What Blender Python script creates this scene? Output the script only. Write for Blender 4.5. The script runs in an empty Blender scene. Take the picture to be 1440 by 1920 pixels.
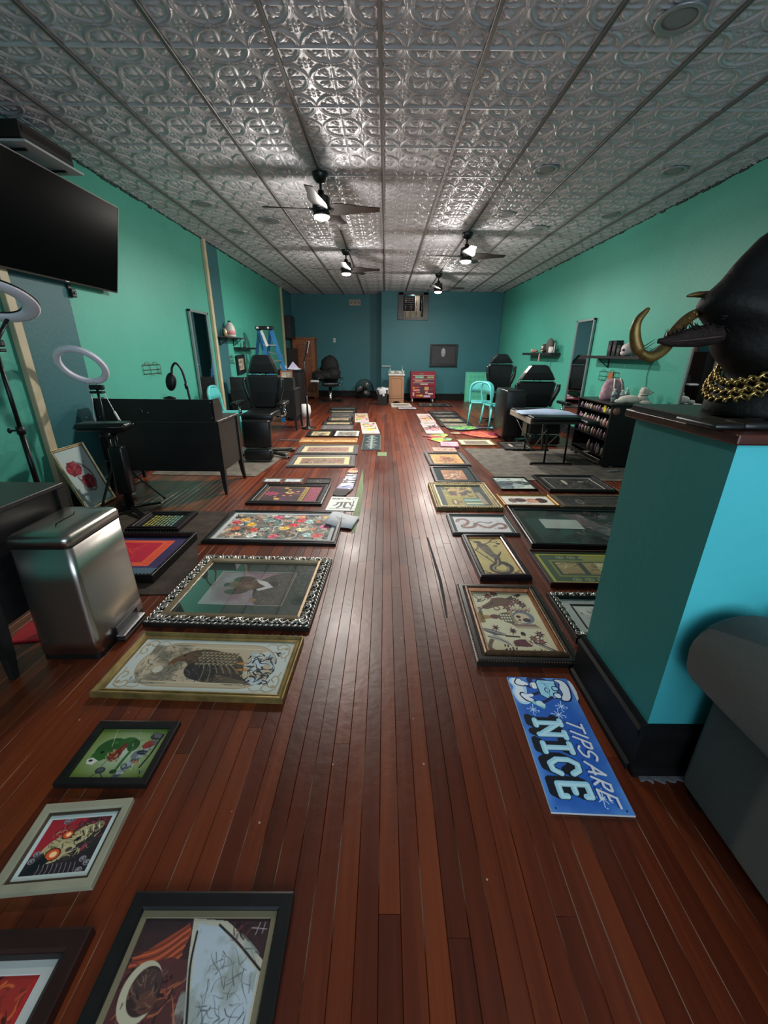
import bpy, bmesh, math, random
import numpy as np
from mathutils import Vector, Matrix
PI = math.pi
R = math.radians
random.seed(7)
S = bpy.context.scene
COL = S.collection

# ------------------------------------------------------------------ camera
cam_d = bpy.data.cameras.new('camera')
cam_d.sensor_fit = 'HORIZONTAL'
cam_d.sensor_width = 36.0
cam_d.lens = 36.0 * 768.0 / 1440.0
cam_d.clip_start = 0.02
cam = bpy.data.objects.new('camera', cam_d)
COL.objects.link(cam)
cam.location = (0, 0, 1.36)
_roll = R(0.5)
_m = Matrix.Rotation(R(90 - 21.25), 3, 'X') @ Matrix.Rotation(_roll, 3, 'Z')
cam.rotation_euler = _m.to_euler()
S.camera = cam

# ------------------------------------------------------------------ light
S.view_settings.view_transform = 'Standard'
S.view_settings.look = 'None'
S.view_settings.gamma = 1.0
S.view_settings.use_curve_mapping = False
S.view_settings.exposure = 0.0
world = bpy.data.worlds.new('sky')
S.world = world
world.use_nodes = True
wb = world.node_tree.nodes['Background']
wb.inputs[0].default_value = (0.55, 0.75, 1.0, 1)
wb.inputs[1].default_value = 1.0

def lamp(name, kind, loc, energy, color, size=0.1, rot=(0, 0, 0), size_y=None):
    d = bpy.data.lights.new(name, kind)
    d.energy = energy
    d.color = color
    if kind == 'AREA':
        d.size = size
        if size_y:
            d.shape = 'RECTANGLE'
            d.size_y = size_y
    else:
        d.shadow_soft_size = size
    o = bpy.data.objects.new(name, d)
    o.location = loc
    o.rotation_euler = rot
    COL.objects.link(o)
    return o

DAY = (0.78, 0.92, 1.0)
WARM = (1.0, 0.93, 0.86)
# daylight through the shop window behind the camera
lamp('window_daylight', 'AREA', (1.0, -1.85, 1.65), 78, DAY, 3.2, (R(90), 0, 0), 1.9)
FAN_POWER = 38

# ------------------------------------------------------------------ materials
def srgb(c):
    return tuple((x / 255.0 / 12.92) if x / 255.0 <= 0.04045 else ((x / 255.0 + 0.055) / 1.055) ** 2.4 for x in c)

MATS = {}
def mat(name, col, rough=0.5, metal=0.0, noise=0.0, nscale=8.0, bump=0.0, bscale=60.0, spec=0.5,
        coat=0.0, stretch=(1, 1, 1), col2=None, emit=None, estr=0.0, sheen=0.0):
    """procedural material: base colour broken up by noise, optional fine relief"""
    if name in MATS:
        return MATS[name]
    m = bpy.data.materials.new(name)
    m.use_nodes = True
    nt = m.node_tree
    b = nt.nodes['Principled BSDF']
    c = srgb(col)
    b.inputs['Roughness'].default_value = rough
    b.inputs['Metallic'].default_value = metal
    b.inputs['Specular IOR Level'].default_value = spec
    b.inputs['Coat Weight'].default_value = coat
    b.inputs['Sheen Weight'].default_value = sheen
    tc = nt.nodes.new('ShaderNodeTexCoord')
    mp = nt.nodes.new('ShaderNodeMapping')
    mp.inputs['Scale'].default_value = stretch
    nt.links.new(tc.outputs['Object'], mp.inputs['Vector'])
    nz = nt.nodes.new('ShaderNodeTexNoise')
    nz.inputs['Scale'].default_value = nscale
    nz.inputs['Detail'].default_value = 5
    nt.links.new(mp.outputs[0], nz.inputs['Vector'])
    mx = nt.nodes.new('ShaderNodeMix')
    mx.data_type = 'RGBA'
    c2 = srgb(col2) if col2 else tuple(x * (1 - noise) for x in c)
    mx.inputs['A'].default_value = (*c2, 1)
    mx.inputs['B'].default_value = (*(c if col2 else [min(1, x * (1 + noise * .6)) for x in c]), 1)
    ramp = nt.nodes.new('ShaderNodeMapRange')
    ramp.inputs[1].default_value = 0.32
    ramp.inputs[2].default_value = 0.68
    nt.links.new(nz.outputs['Fac'], ramp.inputs[0])
    nt.links.new(ramp.outputs[0], mx.inputs['Factor'])
    nt.links.new(mx.outputs['Result'], b.inputs['Base Color'])
    if bump:
        n2 = nt.nodes.new('ShaderNodeTexNoise')
        n2.inputs['Scale'].default_value = bscale
        n2.inputs['Detail'].default_value = 4
        nt.links.new(mp.outputs[0], n2.inputs['Vector'])
        bp = nt.nodes.new('ShaderNodeBump')
        bp.inputs['Strength'].default_value = bump
        bp.inputs['Distance'].default_value = 0.004
        nt.links.new(n2.outputs['Fac'], bp.inputs['Height'])
        nt.links.new(bp.outputs[0], b.inputs['Normal'])
    if emit:
        b.inputs['Emission Color'].default_value = (*srgb(emit), 1)
        b.inputs['Emission Strength'].default_value = estr
    MATS[name] = m
    return m

def glass_mat(name, tint=(255, 255, 255), amount=1.0, rough=0.02):
    if name in MATS:
        return MATS[name]
    m = bpy.data.materials.new(name)
    m.use_nodes = True
    nt = m.node_tree
    nt.nodes.remove(nt.nodes['Principled BSDF'])
    out = nt.nodes['Material Output']
    tr = nt.nodes.new('ShaderNodeBsdfTransparent')
    tr.inputs[0].default_value = (*srgb(tint), 1)
    gl = nt.nodes.new('ShaderNodeBsdfGlossy')
    gl.inputs['Roughness'].default_value = rough
    fr = nt.nodes.new('ShaderNodeFresnel')
    fr.inputs[0].default_value = 1.45
    mu = nt.nodes.new('ShaderNodeMath')
    mu.operation = 'MULTIPLY'
    mu.inputs[1].default_value = amount
    mx = nt.nodes.new('ShaderNodeMixShader')
    nt.links.new(fr.outputs[0], mu.inputs[0])
    nt.links.new(mu.outputs[0], mx.inputs[0])
    nt.links.new(tr.outputs[0], mx.inputs[1])
    nt.links.new(gl.outputs[0], mx.inputs[2])
    nt.links.new(mx.outputs[0], out.inputs[0])
    MATS[name] = m
    return m

def paint_mat():
    """print or painting: colours of the drawing live in the mesh's colour attribute, paper grain is procedural"""
    if 'print' in MATS:
        return MATS['print']
    m = bpy.data.materials.new('print')
    m.use_nodes = True
    nt = m.node_tree
    b = nt.nodes['Principled BSDF']
    b.inputs['Roughness'].default_value = 0.55
    b.inputs['Specular IOR Level'].default_value = 0.3
    a = nt.nodes.new('ShaderNodeAttribute')
    a.attribute_name = 'ink'
    nz = nt.nodes.new('ShaderNodeTexNoise')
    nz.inputs['Scale'].default_value = 180
    mr = nt.nodes.new('ShaderNodeMapRange')
    mr.inputs[3].default_value = 1.15
    mr.inputs[4].default_value = 1.38
    nt.links.new(nz.outputs['Fac'], mr.inputs[0])
    mx = nt.nodes.new('ShaderNodeVectorMath')
    mx.operation = 'SCALE'
    nt.links.new(a.outputs['Color'], mx.inputs[0])
    nt.links.new(mr.outputs[0], mx.inputs['Scale'])
    nt.links.new(mx.outputs[0], b.inputs['Base Color'])
    MATS['print'] = m
    return m

# ------------------------------------------------------------------ object helpers
def tag(o, label=None, cat=None, group=None, kind=None):
    if label: o['label'] = label
    if cat: o['category'] = cat
    if group: o['group'] = group
    if kind: o['kind'] = kind
    return o

def empty(name, loc, rz=0.0, label=None, cat=None, group=None, kind=None, rot=None):
    o = bpy.data.objects.new(name, None)
    o.empty_display_size = 0.05
    o.location = loc
    o.rotation_euler = rot if rot else (0, 0, rz)
    COL.objects.link(o)
    return tag(o, label, cat, group, kind)

def copy_tree(o, parent=None):
    c = o.copy()
    COL.objects.link(c)
    c.parent = parent
    for ch in o.children:
        copy_tree(ch, c)
    return c

class MB:
    def __init__(s):
        s.bm = bmesh.new()
    def box(s, x0, x1, y0, y1, z0, z1, m=0, bev=0.0, seg=1):
        b = bmesh.new() if bev else s.bm
        v = [b.verts.new(p) for p in ((x0, y0, z0), (x1, y0, z0), (x1, y1, z0), (x0, y1, z0),
                                      (x0, y0, z1), (x1, y0, z1), (x1, y1, z1), (x0, y1, z1))]
        for q in ((3, 2, 1, 0), (4, 5, 6, 7), (0, 1, 5, 4), (1, 2, 6, 5), (2, 3, 7, 6), (3, 0, 4, 7)):
            f = b.faces.new([v[i] for i in q])
            f.material_index = m
        if bev:
            bmesh.ops.bevel(b, geom=list(b.edges), offset=bev, segments=seg, profile=0.5, affect='EDGES', clamp_overlap=True)
            s.merge(b)
        return s
    def merge(s, b, M=None):
        if M is not None:
            bmesh.ops.transform(b, matrix=M, verts=b.verts)
        mp = {}
        for v in b.verts:
            mp[v] = s.bm.verts.new(v.co)
        for f in b.faces:
            try:
                g = s.bm.faces.new([mp[v] for v in f.verts])
                g.material_index = f.material_index
                g.smooth = f.smooth
            except ValueError:
                pass
        b.free()
    def obox(s, M, hx, hy, hz, m=0, bev=0.0, seg=1):
        """box of half sizes hx hy hz placed by matrix M"""
        t = MB()
        t.box(-hx, hx, -hy, hy, -hz, hz, m, bev, seg)
        s.merge(t.bm, M)
        return s
    def bar(s, a, b, w, h, m=0, bev=0.0, up=(0, 0, 1)):
        a = Vector(a); b = Vector(b)
        d = (b - a); L = d.length; d.normalize()
        u = Vector(up)
        if abs(d.dot(u)) > 0.98:
            u = Vector((0, 1, 0))
        x = d.cross(u).normalized(); z = x.cross(d)
        M = Matrix(((x.x, d.x, z.x, (a.x + b.x) / 2), (x.y, d.y, z.y, (a.y + b.y) / 2), (x.z, d.z, z.z, (a.z + b.z) / 2), (0, 0, 0, 1)))
        return s.obox(M, w / 2, L / 2, h / 2, m, bev)
    def loft(s, rings, m=0, close=True, cap=True, smooth=True):
        """rings: list of lists of points, all of one length"""
        n = len(rings[0])
        R_ = [[s.bm.verts.new(p) for p in r] for r in rings]
        for i in range(len(R_) - 1):
            for j in range(n if close else n - 1):
                k = (j + 1) % n
                f = s.bm.faces.new((R_[i][j], R_[i][k], R_[i + 1][k], R_[i + 1][j]))
                f.material_index = m; f.smooth = smooth
        if cap:
            for r, rev in ((R_[0], True), (R_[-1], False)):
                try:
                    f = s.bm.faces.new(list(reversed(r)) if rev else r)
                    f.material_index = m; f.smooth = smooth
                except ValueError:
                    pass
        return s
    def tube(s, pts, r, n=8, m=0, flat=1.0, closed=False, up=(0, 0, 1)):
        """round bar along points; r a number or one radius per point; flat squashes it"""
        P = [Vector(p) for p in pts]
        rr = r if isinstance(r, (list, tuple)) else [r] * len(P)
        prev = None; rings = []
        for i, p in enumerate(P):
            if closed:
                d = P[(i + 1) % len(P)] - P[i - 1]
            else:
                d = P[min(i + 1, len(P) - 1)] - P[max(i - 1, 0)]
            d.normalize()
            if prev is None:
                u = Vector(up)
                if abs(d.dot(u)) > 0.95:
                    u = Vector((1, 0, 0))
                x = d.cross(u).normalized()
            else:
                x = (prev - d * prev.dot(d)).normalized()
            prev = x
            y = d.cross(x)
            rings.append([p + (x * math.cos(2 * PI * k / n) + y * math.sin(2 * PI * k / n) * flat) * rr[i] for k in range(n)])
        if closed:
            rings.append(rings[0])
            n_ = n
            V = [[s.bm.verts.new(q) for q in rg] for rg in rings[:-1]]
            V.append(V[0])
            for i in range(len(V) - 1):
                for j in range(n_):
                    k = (j + 1) % n_
                    f = s.bm.faces.new((V[i][j], V[i][k], V[i + 1][k], V[i + 1][j]))
                    f.material_index = m; f.smooth = True
            return s
        return s.loft(rings, m)
    def cyl(s, a, b, r0, r1=None, n=16, m=0):
        r1 = r0 if r1 is None else r1
        return s.tube([a, b], [r0, r1], n, m)
    def lathe(s, prof, n=20, m=0, c=(0, 0, 0), sx=1.0, sy=1.0):
        rings = []
        for r, z in prof:
            r = max(r, 0.0004)
            rings.append([(c[0] + sx * r * math.cos(2 * PI * k / n), c[1] + sy * r * math.sin(2 * PI * k / n), c[2] + z) for k in range(n)])
        return s.loft(rings, m)
    def ell(s, c, rx, ry, rz, n=16, m=0, M=None):
        t = MB()
        k = 9
        t.lathe([(math.sin(PI * i / k), -math.cos(PI * i / k)) for i in range(k + 1)], n, m)
        mm = Matrix.Translation(c) @ (M if M is not None else Matrix.Identity(4)) @ Matrix.Diagonal((rx, ry, rz, 1))
        s.merge(t.bm, mm)
        return s
    def prism(s, poly, z0, z1, m=0, axis='z'):
        def P(x, y, z):
            return (x, y, z) if axis == 'z' else ((z, x, y) if axis == 'x' else (x, z, y))
        a = [s.bm.verts.new(P(x, y, z0)) for x, y in poly]
        b = [s.bm.verts.new(P(x, y, z1)) for x, y in poly]
        n = len(poly)
        fs = [s.bm.faces.new(list(reversed(a))), s.bm.faces.new(b)]
        for i in range(n):
            j = (i + 1) % n
            fs.append(s.bm.faces.new((a[i], a[j], b[j], b[i])))
        for f in fs:
            f.material_index = m
        return s
    def pad(s, x0, x1, y0, y1, z0, z1, r=0.03, m=0, puff=0.0):
        """upholstered block with soft edges"""
        t = MB()
        t.box(x0, x1, y0, y1, z0, z1, m, min(r, (x1 - x0) * .45, (y1 - y0) * .45, (z1 - z0) * .45), 3)
        for f in t.bm.faces: f.smooth = True
        s.merge(t.bm)
        return s
    def xf(s, M):
        bmesh.ops.transform(s.bm, matrix=M, verts=s.bm.verts)
        return s
    def build(s, name, mats, parent=None, loc=None, rot=None, fix=True):
        if fix:
            bmesh.ops.recalc_face_normals(s.bm, faces=list(s.bm.faces))
        me = bpy.data.meshes.new(name)
        s.bm.to_mesh(me)
        s.bm.free()
        if not isinstance(mats, (list, tuple)):
            mats = [mats]
        for m in mats:
            me.materials.append(m)
        o = bpy.data.objects.new(name, me)
        COL.objects.link(o)
        if parent: o.parent = parent
        if loc: o.location = loc
        if rot: o.rotation_euler = rot
        return o

def crom(pts, k=8, closed=False):
    """smooth curve through points"""
    P = [Vector(p) for p in pts]
    n = len(P); out = []
    rng = range(n) if closed else range(n - 1)
    for i in rng:
        p0 = P[(i - 1) % n] if (closed or i > 0) else P[0] * 2 - P[1]
        p1 = P[i]; p2 = P[(i + 1) % n]
        p3 = P[(i + 2) % n] if (closed or i + 2 < n) else p2 * 2 - p1
        for j in range(k):
            t = j / k
            out.append(0.5 * ((2 * p1) + (p2 - p0) * t + (2 * p0 - 5 * p1 + 4 * p2 - p3) * t * t + (3 * p1 - p0 - 3 * p2 + p3) * t ** 3))
    if not closed:
        out.append(P[-1])
    return out

def text_mesh(name, body, size, m, parent, loc, rot, depth=0.0006, spacing=1.0, shear=0.0):
    c = bpy.data.curves.new(name, 'FONT')
    c.body = body; c.size = size; c.extrude = depth; c.align_x = 'CENTER'; c.align_y = 'CENTER'
    c.space_character = spacing; c.shear = shear; c.resolution_u = 2
    o = bpy.data.objects.new(name, c)
    c.materials.append(m)
    COL.objects.link(o)
    bpy.context.view_layer.update()
    me = bpy.data.meshes.new_from_object(o)
    bpy.data.objects.remove(o)
    me.materials.clear(); me.materials.append(m)
    o = bpy.data.objects.new(name, me)
    COL.objects.link(o)
    o.parent = parent; o.location = loc; o.rotation_euler = rot
    return o

# common materials
M_BLK = mat('black_lacquer', (20, 21, 23), 0.38, noise=.3)
M_BLKWOOD = mat('black_stained_wood', (24, 23, 25), 0.42, noise=.35, nscale=5, stretch=(1, 1, 8))
M_VINYL = mat('black_vinyl', (17, 19, 21), 0.30, noise=.2, bump=.25, bscale=120)
M_BLKPL = mat('black_plastic', (14, 14, 16), 0.45)
M_BLKMET = mat('black_metal', (18, 18, 19), 0.35, metal=.3)
M_CHROME = mat('chrome', (190, 192, 196), 0.12, metal=1)
M_STEEL = mat('steel', (150, 152, 155), 0.3, metal=1)
M_WHITE = mat('white_plastic', (215, 215, 212), 0.45)
M_GOLD = mat('gold_leaf', (190, 162, 100), 0.36, metal=.9, noise=.35, nscale=30)
M_TEALP = mat('aqua_plastic', (88, 190, 190), 0.4)
# ------------------------------------------------------------------ room
XL, XR, YB, YBR, YF, ZC = -2.88, 3.36, 13.9, 13.1, -2.2, 3.0
MINT = (72, 160, 142); TEAL = (48, 98, 104); BACKC = (54, 112, 121); CYAN = (72, 184, 194)

def wall_mat(name, base, bands=(), axis='Y', rough=0.5):
    """rolled wall paint, with differently painted stretches along one axis"""
    m = bpy.data.materials.new(name)
    m.use_nodes = True
    nt = m.node_tree
    b = nt.nodes['Principled BSDF']
    b.inputs['Roughness'].default_value = rough
    b.inputs['Specular IOR Level'].default_value = 0.35
    g = nt.nodes.new('ShaderNodeNewGeometry')
    sp = nt.nodes.new('ShaderNodeSeparateXYZ')
    nt.links.new(g.outputs['Position'], sp.inputs[0])
    rgb = nt.nodes.new('ShaderNodeRGB')
    rgb.outputs[0].default_value = (*srgb(base), 1)
    cur = rgb.outputs[0]
    for (a, b_, c) in bands:
        g1 = nt.nodes.new('ShaderNodeMath'); g1.operation = 'GREATER_THAN'; g1.inputs[1].default_value = a
        g2 = nt.nodes.new('ShaderNodeMath'); g2.operation = 'LESS_THAN'; g2.inputs[1].default_value = b_
        nt.links.new(sp.outputs[axis], g1.inputs[0]); nt.links.new(sp.outputs[axis], g2.inputs[0])
        mu = nt.nodes.new('ShaderNodeMath'); mu.operation = 'MULTIPLY'
        nt.links.new(g1.outputs[0], mu.inputs[0]); nt.links.new(g2.outputs[0], mu.inputs[1])
        mx = nt.nodes.new('ShaderNodeMix'); mx.data_type = 'RGBA'
        nt.links.new(mu.outputs[0], mx.inputs['Factor'])
        nt.links.new(cur, mx.inputs['A'])
        mx.inputs['B'].default_value = (*srgb(c), 1)
        cur = mx.outputs['Result']
    nz = nt.nodes.new('ShaderNodeTexNoise'); nz.inputs['Scale'].default_value = 1.3; nz.inputs['Detail'].default_value = 8
    nt.links.new(g.outputs['Position'], nz.inputs['Vector'])
    mr = nt.nodes.new('ShaderNodeMapRange'); mr.inputs[3].default_value = 0.84; mr.inputs[4].default_value = 1.12
    nt.links.new(nz.outputs['Fac'], mr.inputs[0])
    sc = nt.nodes.new('ShaderNodeVectorMath'); sc.operation = 'SCALE'
    nt.links.new(cur, sc.inputs[0]); nt.links.new(mr.outputs[0], sc.inputs['Scale'])
    # little chips and scuffs in the paint
    vo = nt.nodes.new('ShaderNodeTexVoronoi'); vo.inputs['Scale'].default_value = 2.2
    nt.links.new(g.outputs['Position'], vo.inputs['Vector'])
    lt = nt.nodes.new('ShaderNodeMath'); lt.operation = 'LESS_THAN'; lt.inputs[1].default_value = 0.022
    nt.links.new(vo.outputs['Distance'], lt.inputs[0])
    mx = nt.nodes.new('ShaderNodeMix'); mx.data_type = 'RGBA'
    nt.links.new(lt.outputs[0], mx.inputs['Factor']); nt.links.new(sc.outputs[0], mx.inputs['A'])
    mx.inputs['B'].default_value = (*srgb((150, 190, 180)), 1)
    nt.links.new(mx.outputs['Result'], b.inputs['Base Color'])
    n2 = nt.nodes.new('ShaderNodeTexNoise'); n2.inputs['Scale'].default_value = 26; n2.inputs['Detail'].default_value = 6
    nt.links.new(g.outputs['Position'], n2.inputs['Vector'])
    bp = nt.nodes.new('ShaderNodeBump'); bp.inputs['Strength'].default_value = 0.35; bp.inputs['Distance'].default_value = 0.006
    nt.links.new(n2.outputs['Fac'], bp.inputs['Height']); nt.links.new(bp.outputs[0], b.inputs['Normal'])
    return m

W_L = wall_mat('left_wall_paint', MINT, [(3.50, 4.17, TEAL), (7.50, 8.08, TEAL), (12.55, 20, BACKC)])
W_R = wall_mat('right_wall_paint', MINT, [(13.05, 20, BACKC)])
W_B = wall_mat('back_wall_paint', BACKC)
W_F = mat('front_wall_paint', (90, 150, 140), .6, noise=.1)
tag(MB().box(XL - .15, XL, YF, YB, 0, ZC).build('wall_left', W_L), kind='structure')
tag(MB().box(XR, XR + .15, YF, YB, 0, ZC).build('wall_right', W_R), kind='structure')
wb_ = MB()
wb_.box(XL - .15, -0.12, YB, YB + .15, 0, ZC)
# nearer stretch of the back wall with the hole of the barred window
wx0, wx1, wz0, wz1 = 0.37, 1.20, 2.31, 2.93
wb_.box(-0.12, wx0, YBR, YBR + .95, 0, ZC)
wb_.box(wx1, XR + .15, YBR, YBR + .95, 0, ZC)
wb_.box(wx0, wx1, YBR, YBR + .95, 0, wz0)
wb_.box(wx0, wx1, YBR, YBR + .95, wz1, ZC)
wb_.box(wx0, wx1, YBR + .75, YBR + .95, wz0, wz1)
tag(wb_.build('wall_back', W_B), kind='structure')
# front wall behind the camera: wide shop window
wf = MB()
wf.box(XL - .15, -1.6 - .2, YF - .15, YF, 0, ZC); wf.box(2.9, XR + .15, YF - .15, YF, 0, ZC)
wf.box(-1.8, 2.9, YF - .15, YF, 0, .55); wf.box(-1.8, 2.9, YF - .15, YF, 2.75, ZC)
tag(wf.build('wall_front', W_F), kind='structure')
w2 = MB()
for x in (-1.8, -.25, 1.3, 2.84):
    w2.box(x, x + .06, YF - .12, YF - .04, .55, 2.75)
w2.box(-1.8, 2.9, YF - .12, YF - .04, .55, .61); w2.box(-1.8, 2.9, YF - .12, YF - .04, 2.69, 2.75)
win2 = tag(w2.build('window_2', M_BLKWOOD), kind='structure')
MB().box(-1.74, 2.84, YF - .085, YF - .08, .61, 2.69).build('pane', glass_mat('window_glass'), win2)

# barred window in the back wall
wn = empty('window_1', (0, YBR, 0), kind='structure')
lamp('recess_fill_light', 'POINT', (.78, YBR + .35, wz1 - .06), 2.2, WARM, .05)  # hidden lamp added inside the recess to brighten what lies behind the bars
f = MB()
f.box(wx0 - .02, wx0 + .13, -.05, .12, wz0 - .06, wz1 + .03, bev=.004); f.box(wx1 - .13, wx1 + .02, -.05, .12, wz0 - .06, wz1 + .03, bev=.004)
f.box(wx0, wx1, -.05, .12, wz1 - .03, wz1 + .03); f.box(wx0 + .11, wx1 - .11, -.045, .12, wz0 - .06, wz0 + .02)
f.build('window_frame', M_BLKWOOD, wn)
for i in range(4):
    x = wx0 + .20 + i * .155
    MB().cyl((x, .04, wz0 - .02), (x, .04, wz1), .008, n=8).build('bar', M_STEEL, wn)
MB().box(wx0 + .12, wx1 - .12, .70, .74, wz0, wz1).build('brick_backing', mat('dark_recess', (46, 38, 36), .9, noise=.3), wn)
for i in range(7):
    MB().box(wx0 + .15, wx1 - .36, .62, .70, wz0 + .25 + i * .05, wz0 + .265 + i * .05).build('louvre', mat('louvre_grey', (62, 58, 60), .6), wn)
MB().box(wx0 + .13, wx1 - .13, .30, .66, wz0 + .0, wz0 + .20, bev=.01).build('ledge', mat('pale_board', (190, 172, 152), .7, noise=.15), wn)
MB().box(wx1 - .33, wx1 - .19, .45, .55, wz0 + .15, wz1, bev=.004).build('post', mat('pale_board', (190, 172, 152), .7), wn)

# ---- floor: strip boards
def floor_mat():
    m = bpy.data.materials.new('varnished_floor_strip')
    m.use_nodes = True
    nt = m.node_tree
    L = nt.links
    b = nt.nodes['Principled BSDF']
    g = nt.nodes.new('ShaderNodeNewGeometry')
    at = nt.nodes.new('ShaderNodeAttribute'); at.attribute_name = 'ink'
    sep = nt.nodes.new('ShaderNodeSeparateColor'); L.new(at.outputs['Color'], sep.inputs[0])
    # shift the grain per board
    off = nt.nodes.new('ShaderNodeVectorMath'); off.operation = 'MULTIPLY_ADD'
    L.new(at.outputs['Color'], off.inputs[0]); off.inputs[1].default_value = (0, 40, 17)
    mp = nt.nodes.new('ShaderNodeVectorMath'); mp.operation = 'MULTIPLY'; mp.inputs[1].default_value = (42, 1.6, 10)
    L.new(g.outputs['Position'], mp.inputs[0]); L.new(mp.outputs[0], off.inputs[2])
    nz = nt.nodes.new('ShaderNodeTexNoise'); nz.inputs['Scale'].default_value = 1.0; nz.inputs['Detail'].default_value = 7; nz.inputs['Distortion'].default_value = .5
    L.new(off.outputs[0], nz.inputs['Vector'])
    ramp = nt.nodes.new('ShaderNodeValToRGB')
    e = ramp.color_ramp.elements
    e[0].position = 0.0; e[0].color = (*srgb((48, 20, 11)), 1)
    e[1].position = 1.0; e[1].color = (*srgb((156, 82, 34)), 1)
    x = ramp.color_ramp.elements.new(0.45); x.color = (*srgb((92, 38, 20)), 1)
    x = ramp.color_ramp.elements.new(0.75); x.color = (*srgb((122, 56, 26)), 1)
    ad = nt.nodes.new('ShaderNodeMath'); ad.operation = 'MULTIPLY_ADD'; ad.inputs[1].default_value = 0.55
    L.new(nz.outputs['Fac'], ad.inputs[0])
    t2 = nt.nodes.new('ShaderNodeMath'); t2.operation = 'MULTIPLY_ADD'; t2.inputs[1].default_value = 0.42; t2.inputs[2].default_value = -0.03
    L.new(sep.outputs[0], t2.inputs[0]); L.new(t2.outputs[0], ad.inputs[2]); L.new(ad.outputs[0], ramp.inputs[0])
    # worn grey patches and dark stains
    st = nt.nodes.new('ShaderNodeTexNoise'); st.inputs['Scale'].default_value = 2.4; st.inputs['Detail'].default_value = 6
    smp = nt.nodes.new('ShaderNodeVectorMath'); smp.operation = 'MULTIPLY'; smp.inputs[1].default_value = (1.5, .7, 1)
    L.new(g.outputs['Position'], smp.inputs[0]); L.new(smp.outputs[0], st.inputs['Vector'])
    sr = nt.nodes.new('ShaderNodeMapRange'); sr.inputs[1].default_value = 0.57; sr.inputs[2].default_value = 0.72; sr.inputs[4].default_value = 0.42
    L.new(st.outputs['Fac'], sr.inputs[0])
    mx = nt.nodes.new('ShaderNodeMix'); mx.data_type = 'RGBA'
    L.new(sr.outputs[0], mx.inputs['Factor']); L.new(ramp.outputs[0], mx.inputs['A']); mx.inputs['B'].default_value = (*srgb((58, 36, 28)), 1)
    # rubbed pale board edges
    ed = nt.nodes.new('ShaderNodeMath'); ed.operation = 'COMPARE'; ed.inputs[1].default_value = 1.0; ed.inputs[2].default_value = 0.035
    L.new(sep.outputs[1], ed.inputs[0])
    en = nt.nodes.new('ShaderNodeTexNoise'); en.inputs['Scale'].default_value = 3.0; en.inputs['Detail'].default_value = 5
    emp = nt.nodes.new('ShaderNodeVectorMath'); emp.operation = 'MULTIPLY'; emp.inputs[1].default_value = (6, .8, 1)
    L.new(g.outputs['Position'], emp.inputs[0]); L.new(emp.outputs[0], en.inputs['Vector'])
    er = nt.nodes.new('ShaderNodeMapRange'); er.inputs[1].default_value = 0.52; er.inputs[2].default_value = 0.62
    L.new(en.outputs['Fac'], er.inputs[0])
    em = nt.nodes.new('ShaderNodeMath'); em.operation = 'MULTIPLY'; L.new(ed.outputs[0], em.inputs[0]); L.new(er.outputs[0], em.inputs[1])
    mx2 = nt.nodes.new('ShaderNodeMix'); mx2.data_type = 'RGBA'
    L.new(em.outputs[0], mx2.inputs['Factor']); L.new(mx.outputs['Result'], mx2.inputs['A']); mx2.inputs['B'].default_value = (*srgb((158, 132, 112)), 1)
    # fine scratches and specks
    vo = nt.nodes.new('ShaderNodeTexVoronoi'); vo.inputs['Scale'].default_value = 9; vo.inputs['Randomness'].default_value = 1
    L.new(g.outputs['Position'], vo.inputs['Vector'])
    vl = nt.nodes.new('ShaderNodeMath'); vl.operation = 'LESS_THAN'; vl.inputs[1].default_value = 0.035
    L.new(vo.outputs['Distance'], vl.inputs[0])
    mx3 = nt.nodes.new('ShaderNodeMix'); mx3.data_type = 'RGBA'
    L.new(vl.outputs[0], mx3.inputs['Factor']); L.new(mx2.outputs['Result'], mx3.inputs['A']); mx3.inputs['B'].default_value = (*srgb((170, 140, 120)), 1)
    L.new(mx3.outputs['Result'], b.inputs['Base Color'])
    rr = nt.nodes.new('ShaderNodeMapRange'); rr.inputs[3].default_value = 0.20; rr.inputs[4].default_value = 0.50
    L.new(st.outputs['Fac'], rr.inputs[0]); L.new(rr.outputs[0], b.inputs['Roughness'])
    b.inputs['Specular IOR Level'].default_value = 0.38
    bn = nt.nodes.new('ShaderNodeTexNoise'); bn.inputs['Scale'].default_value = 22; bn.inputs['Detail'].default_value = 5
    L.new(g.outputs['Position'], bn.inputs['Vector'])
    bp = nt.nodes.new('ShaderNodeBump'); bp.inputs['Strength'].default_value = 0.18; bp.inputs['Distance'].default_value = 0.006
    L.new(bn.outputs['Fac'], bp.inputs['Height']); L.new(bp.outputs[0], b.inputs['Normal'])
    return m

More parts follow.
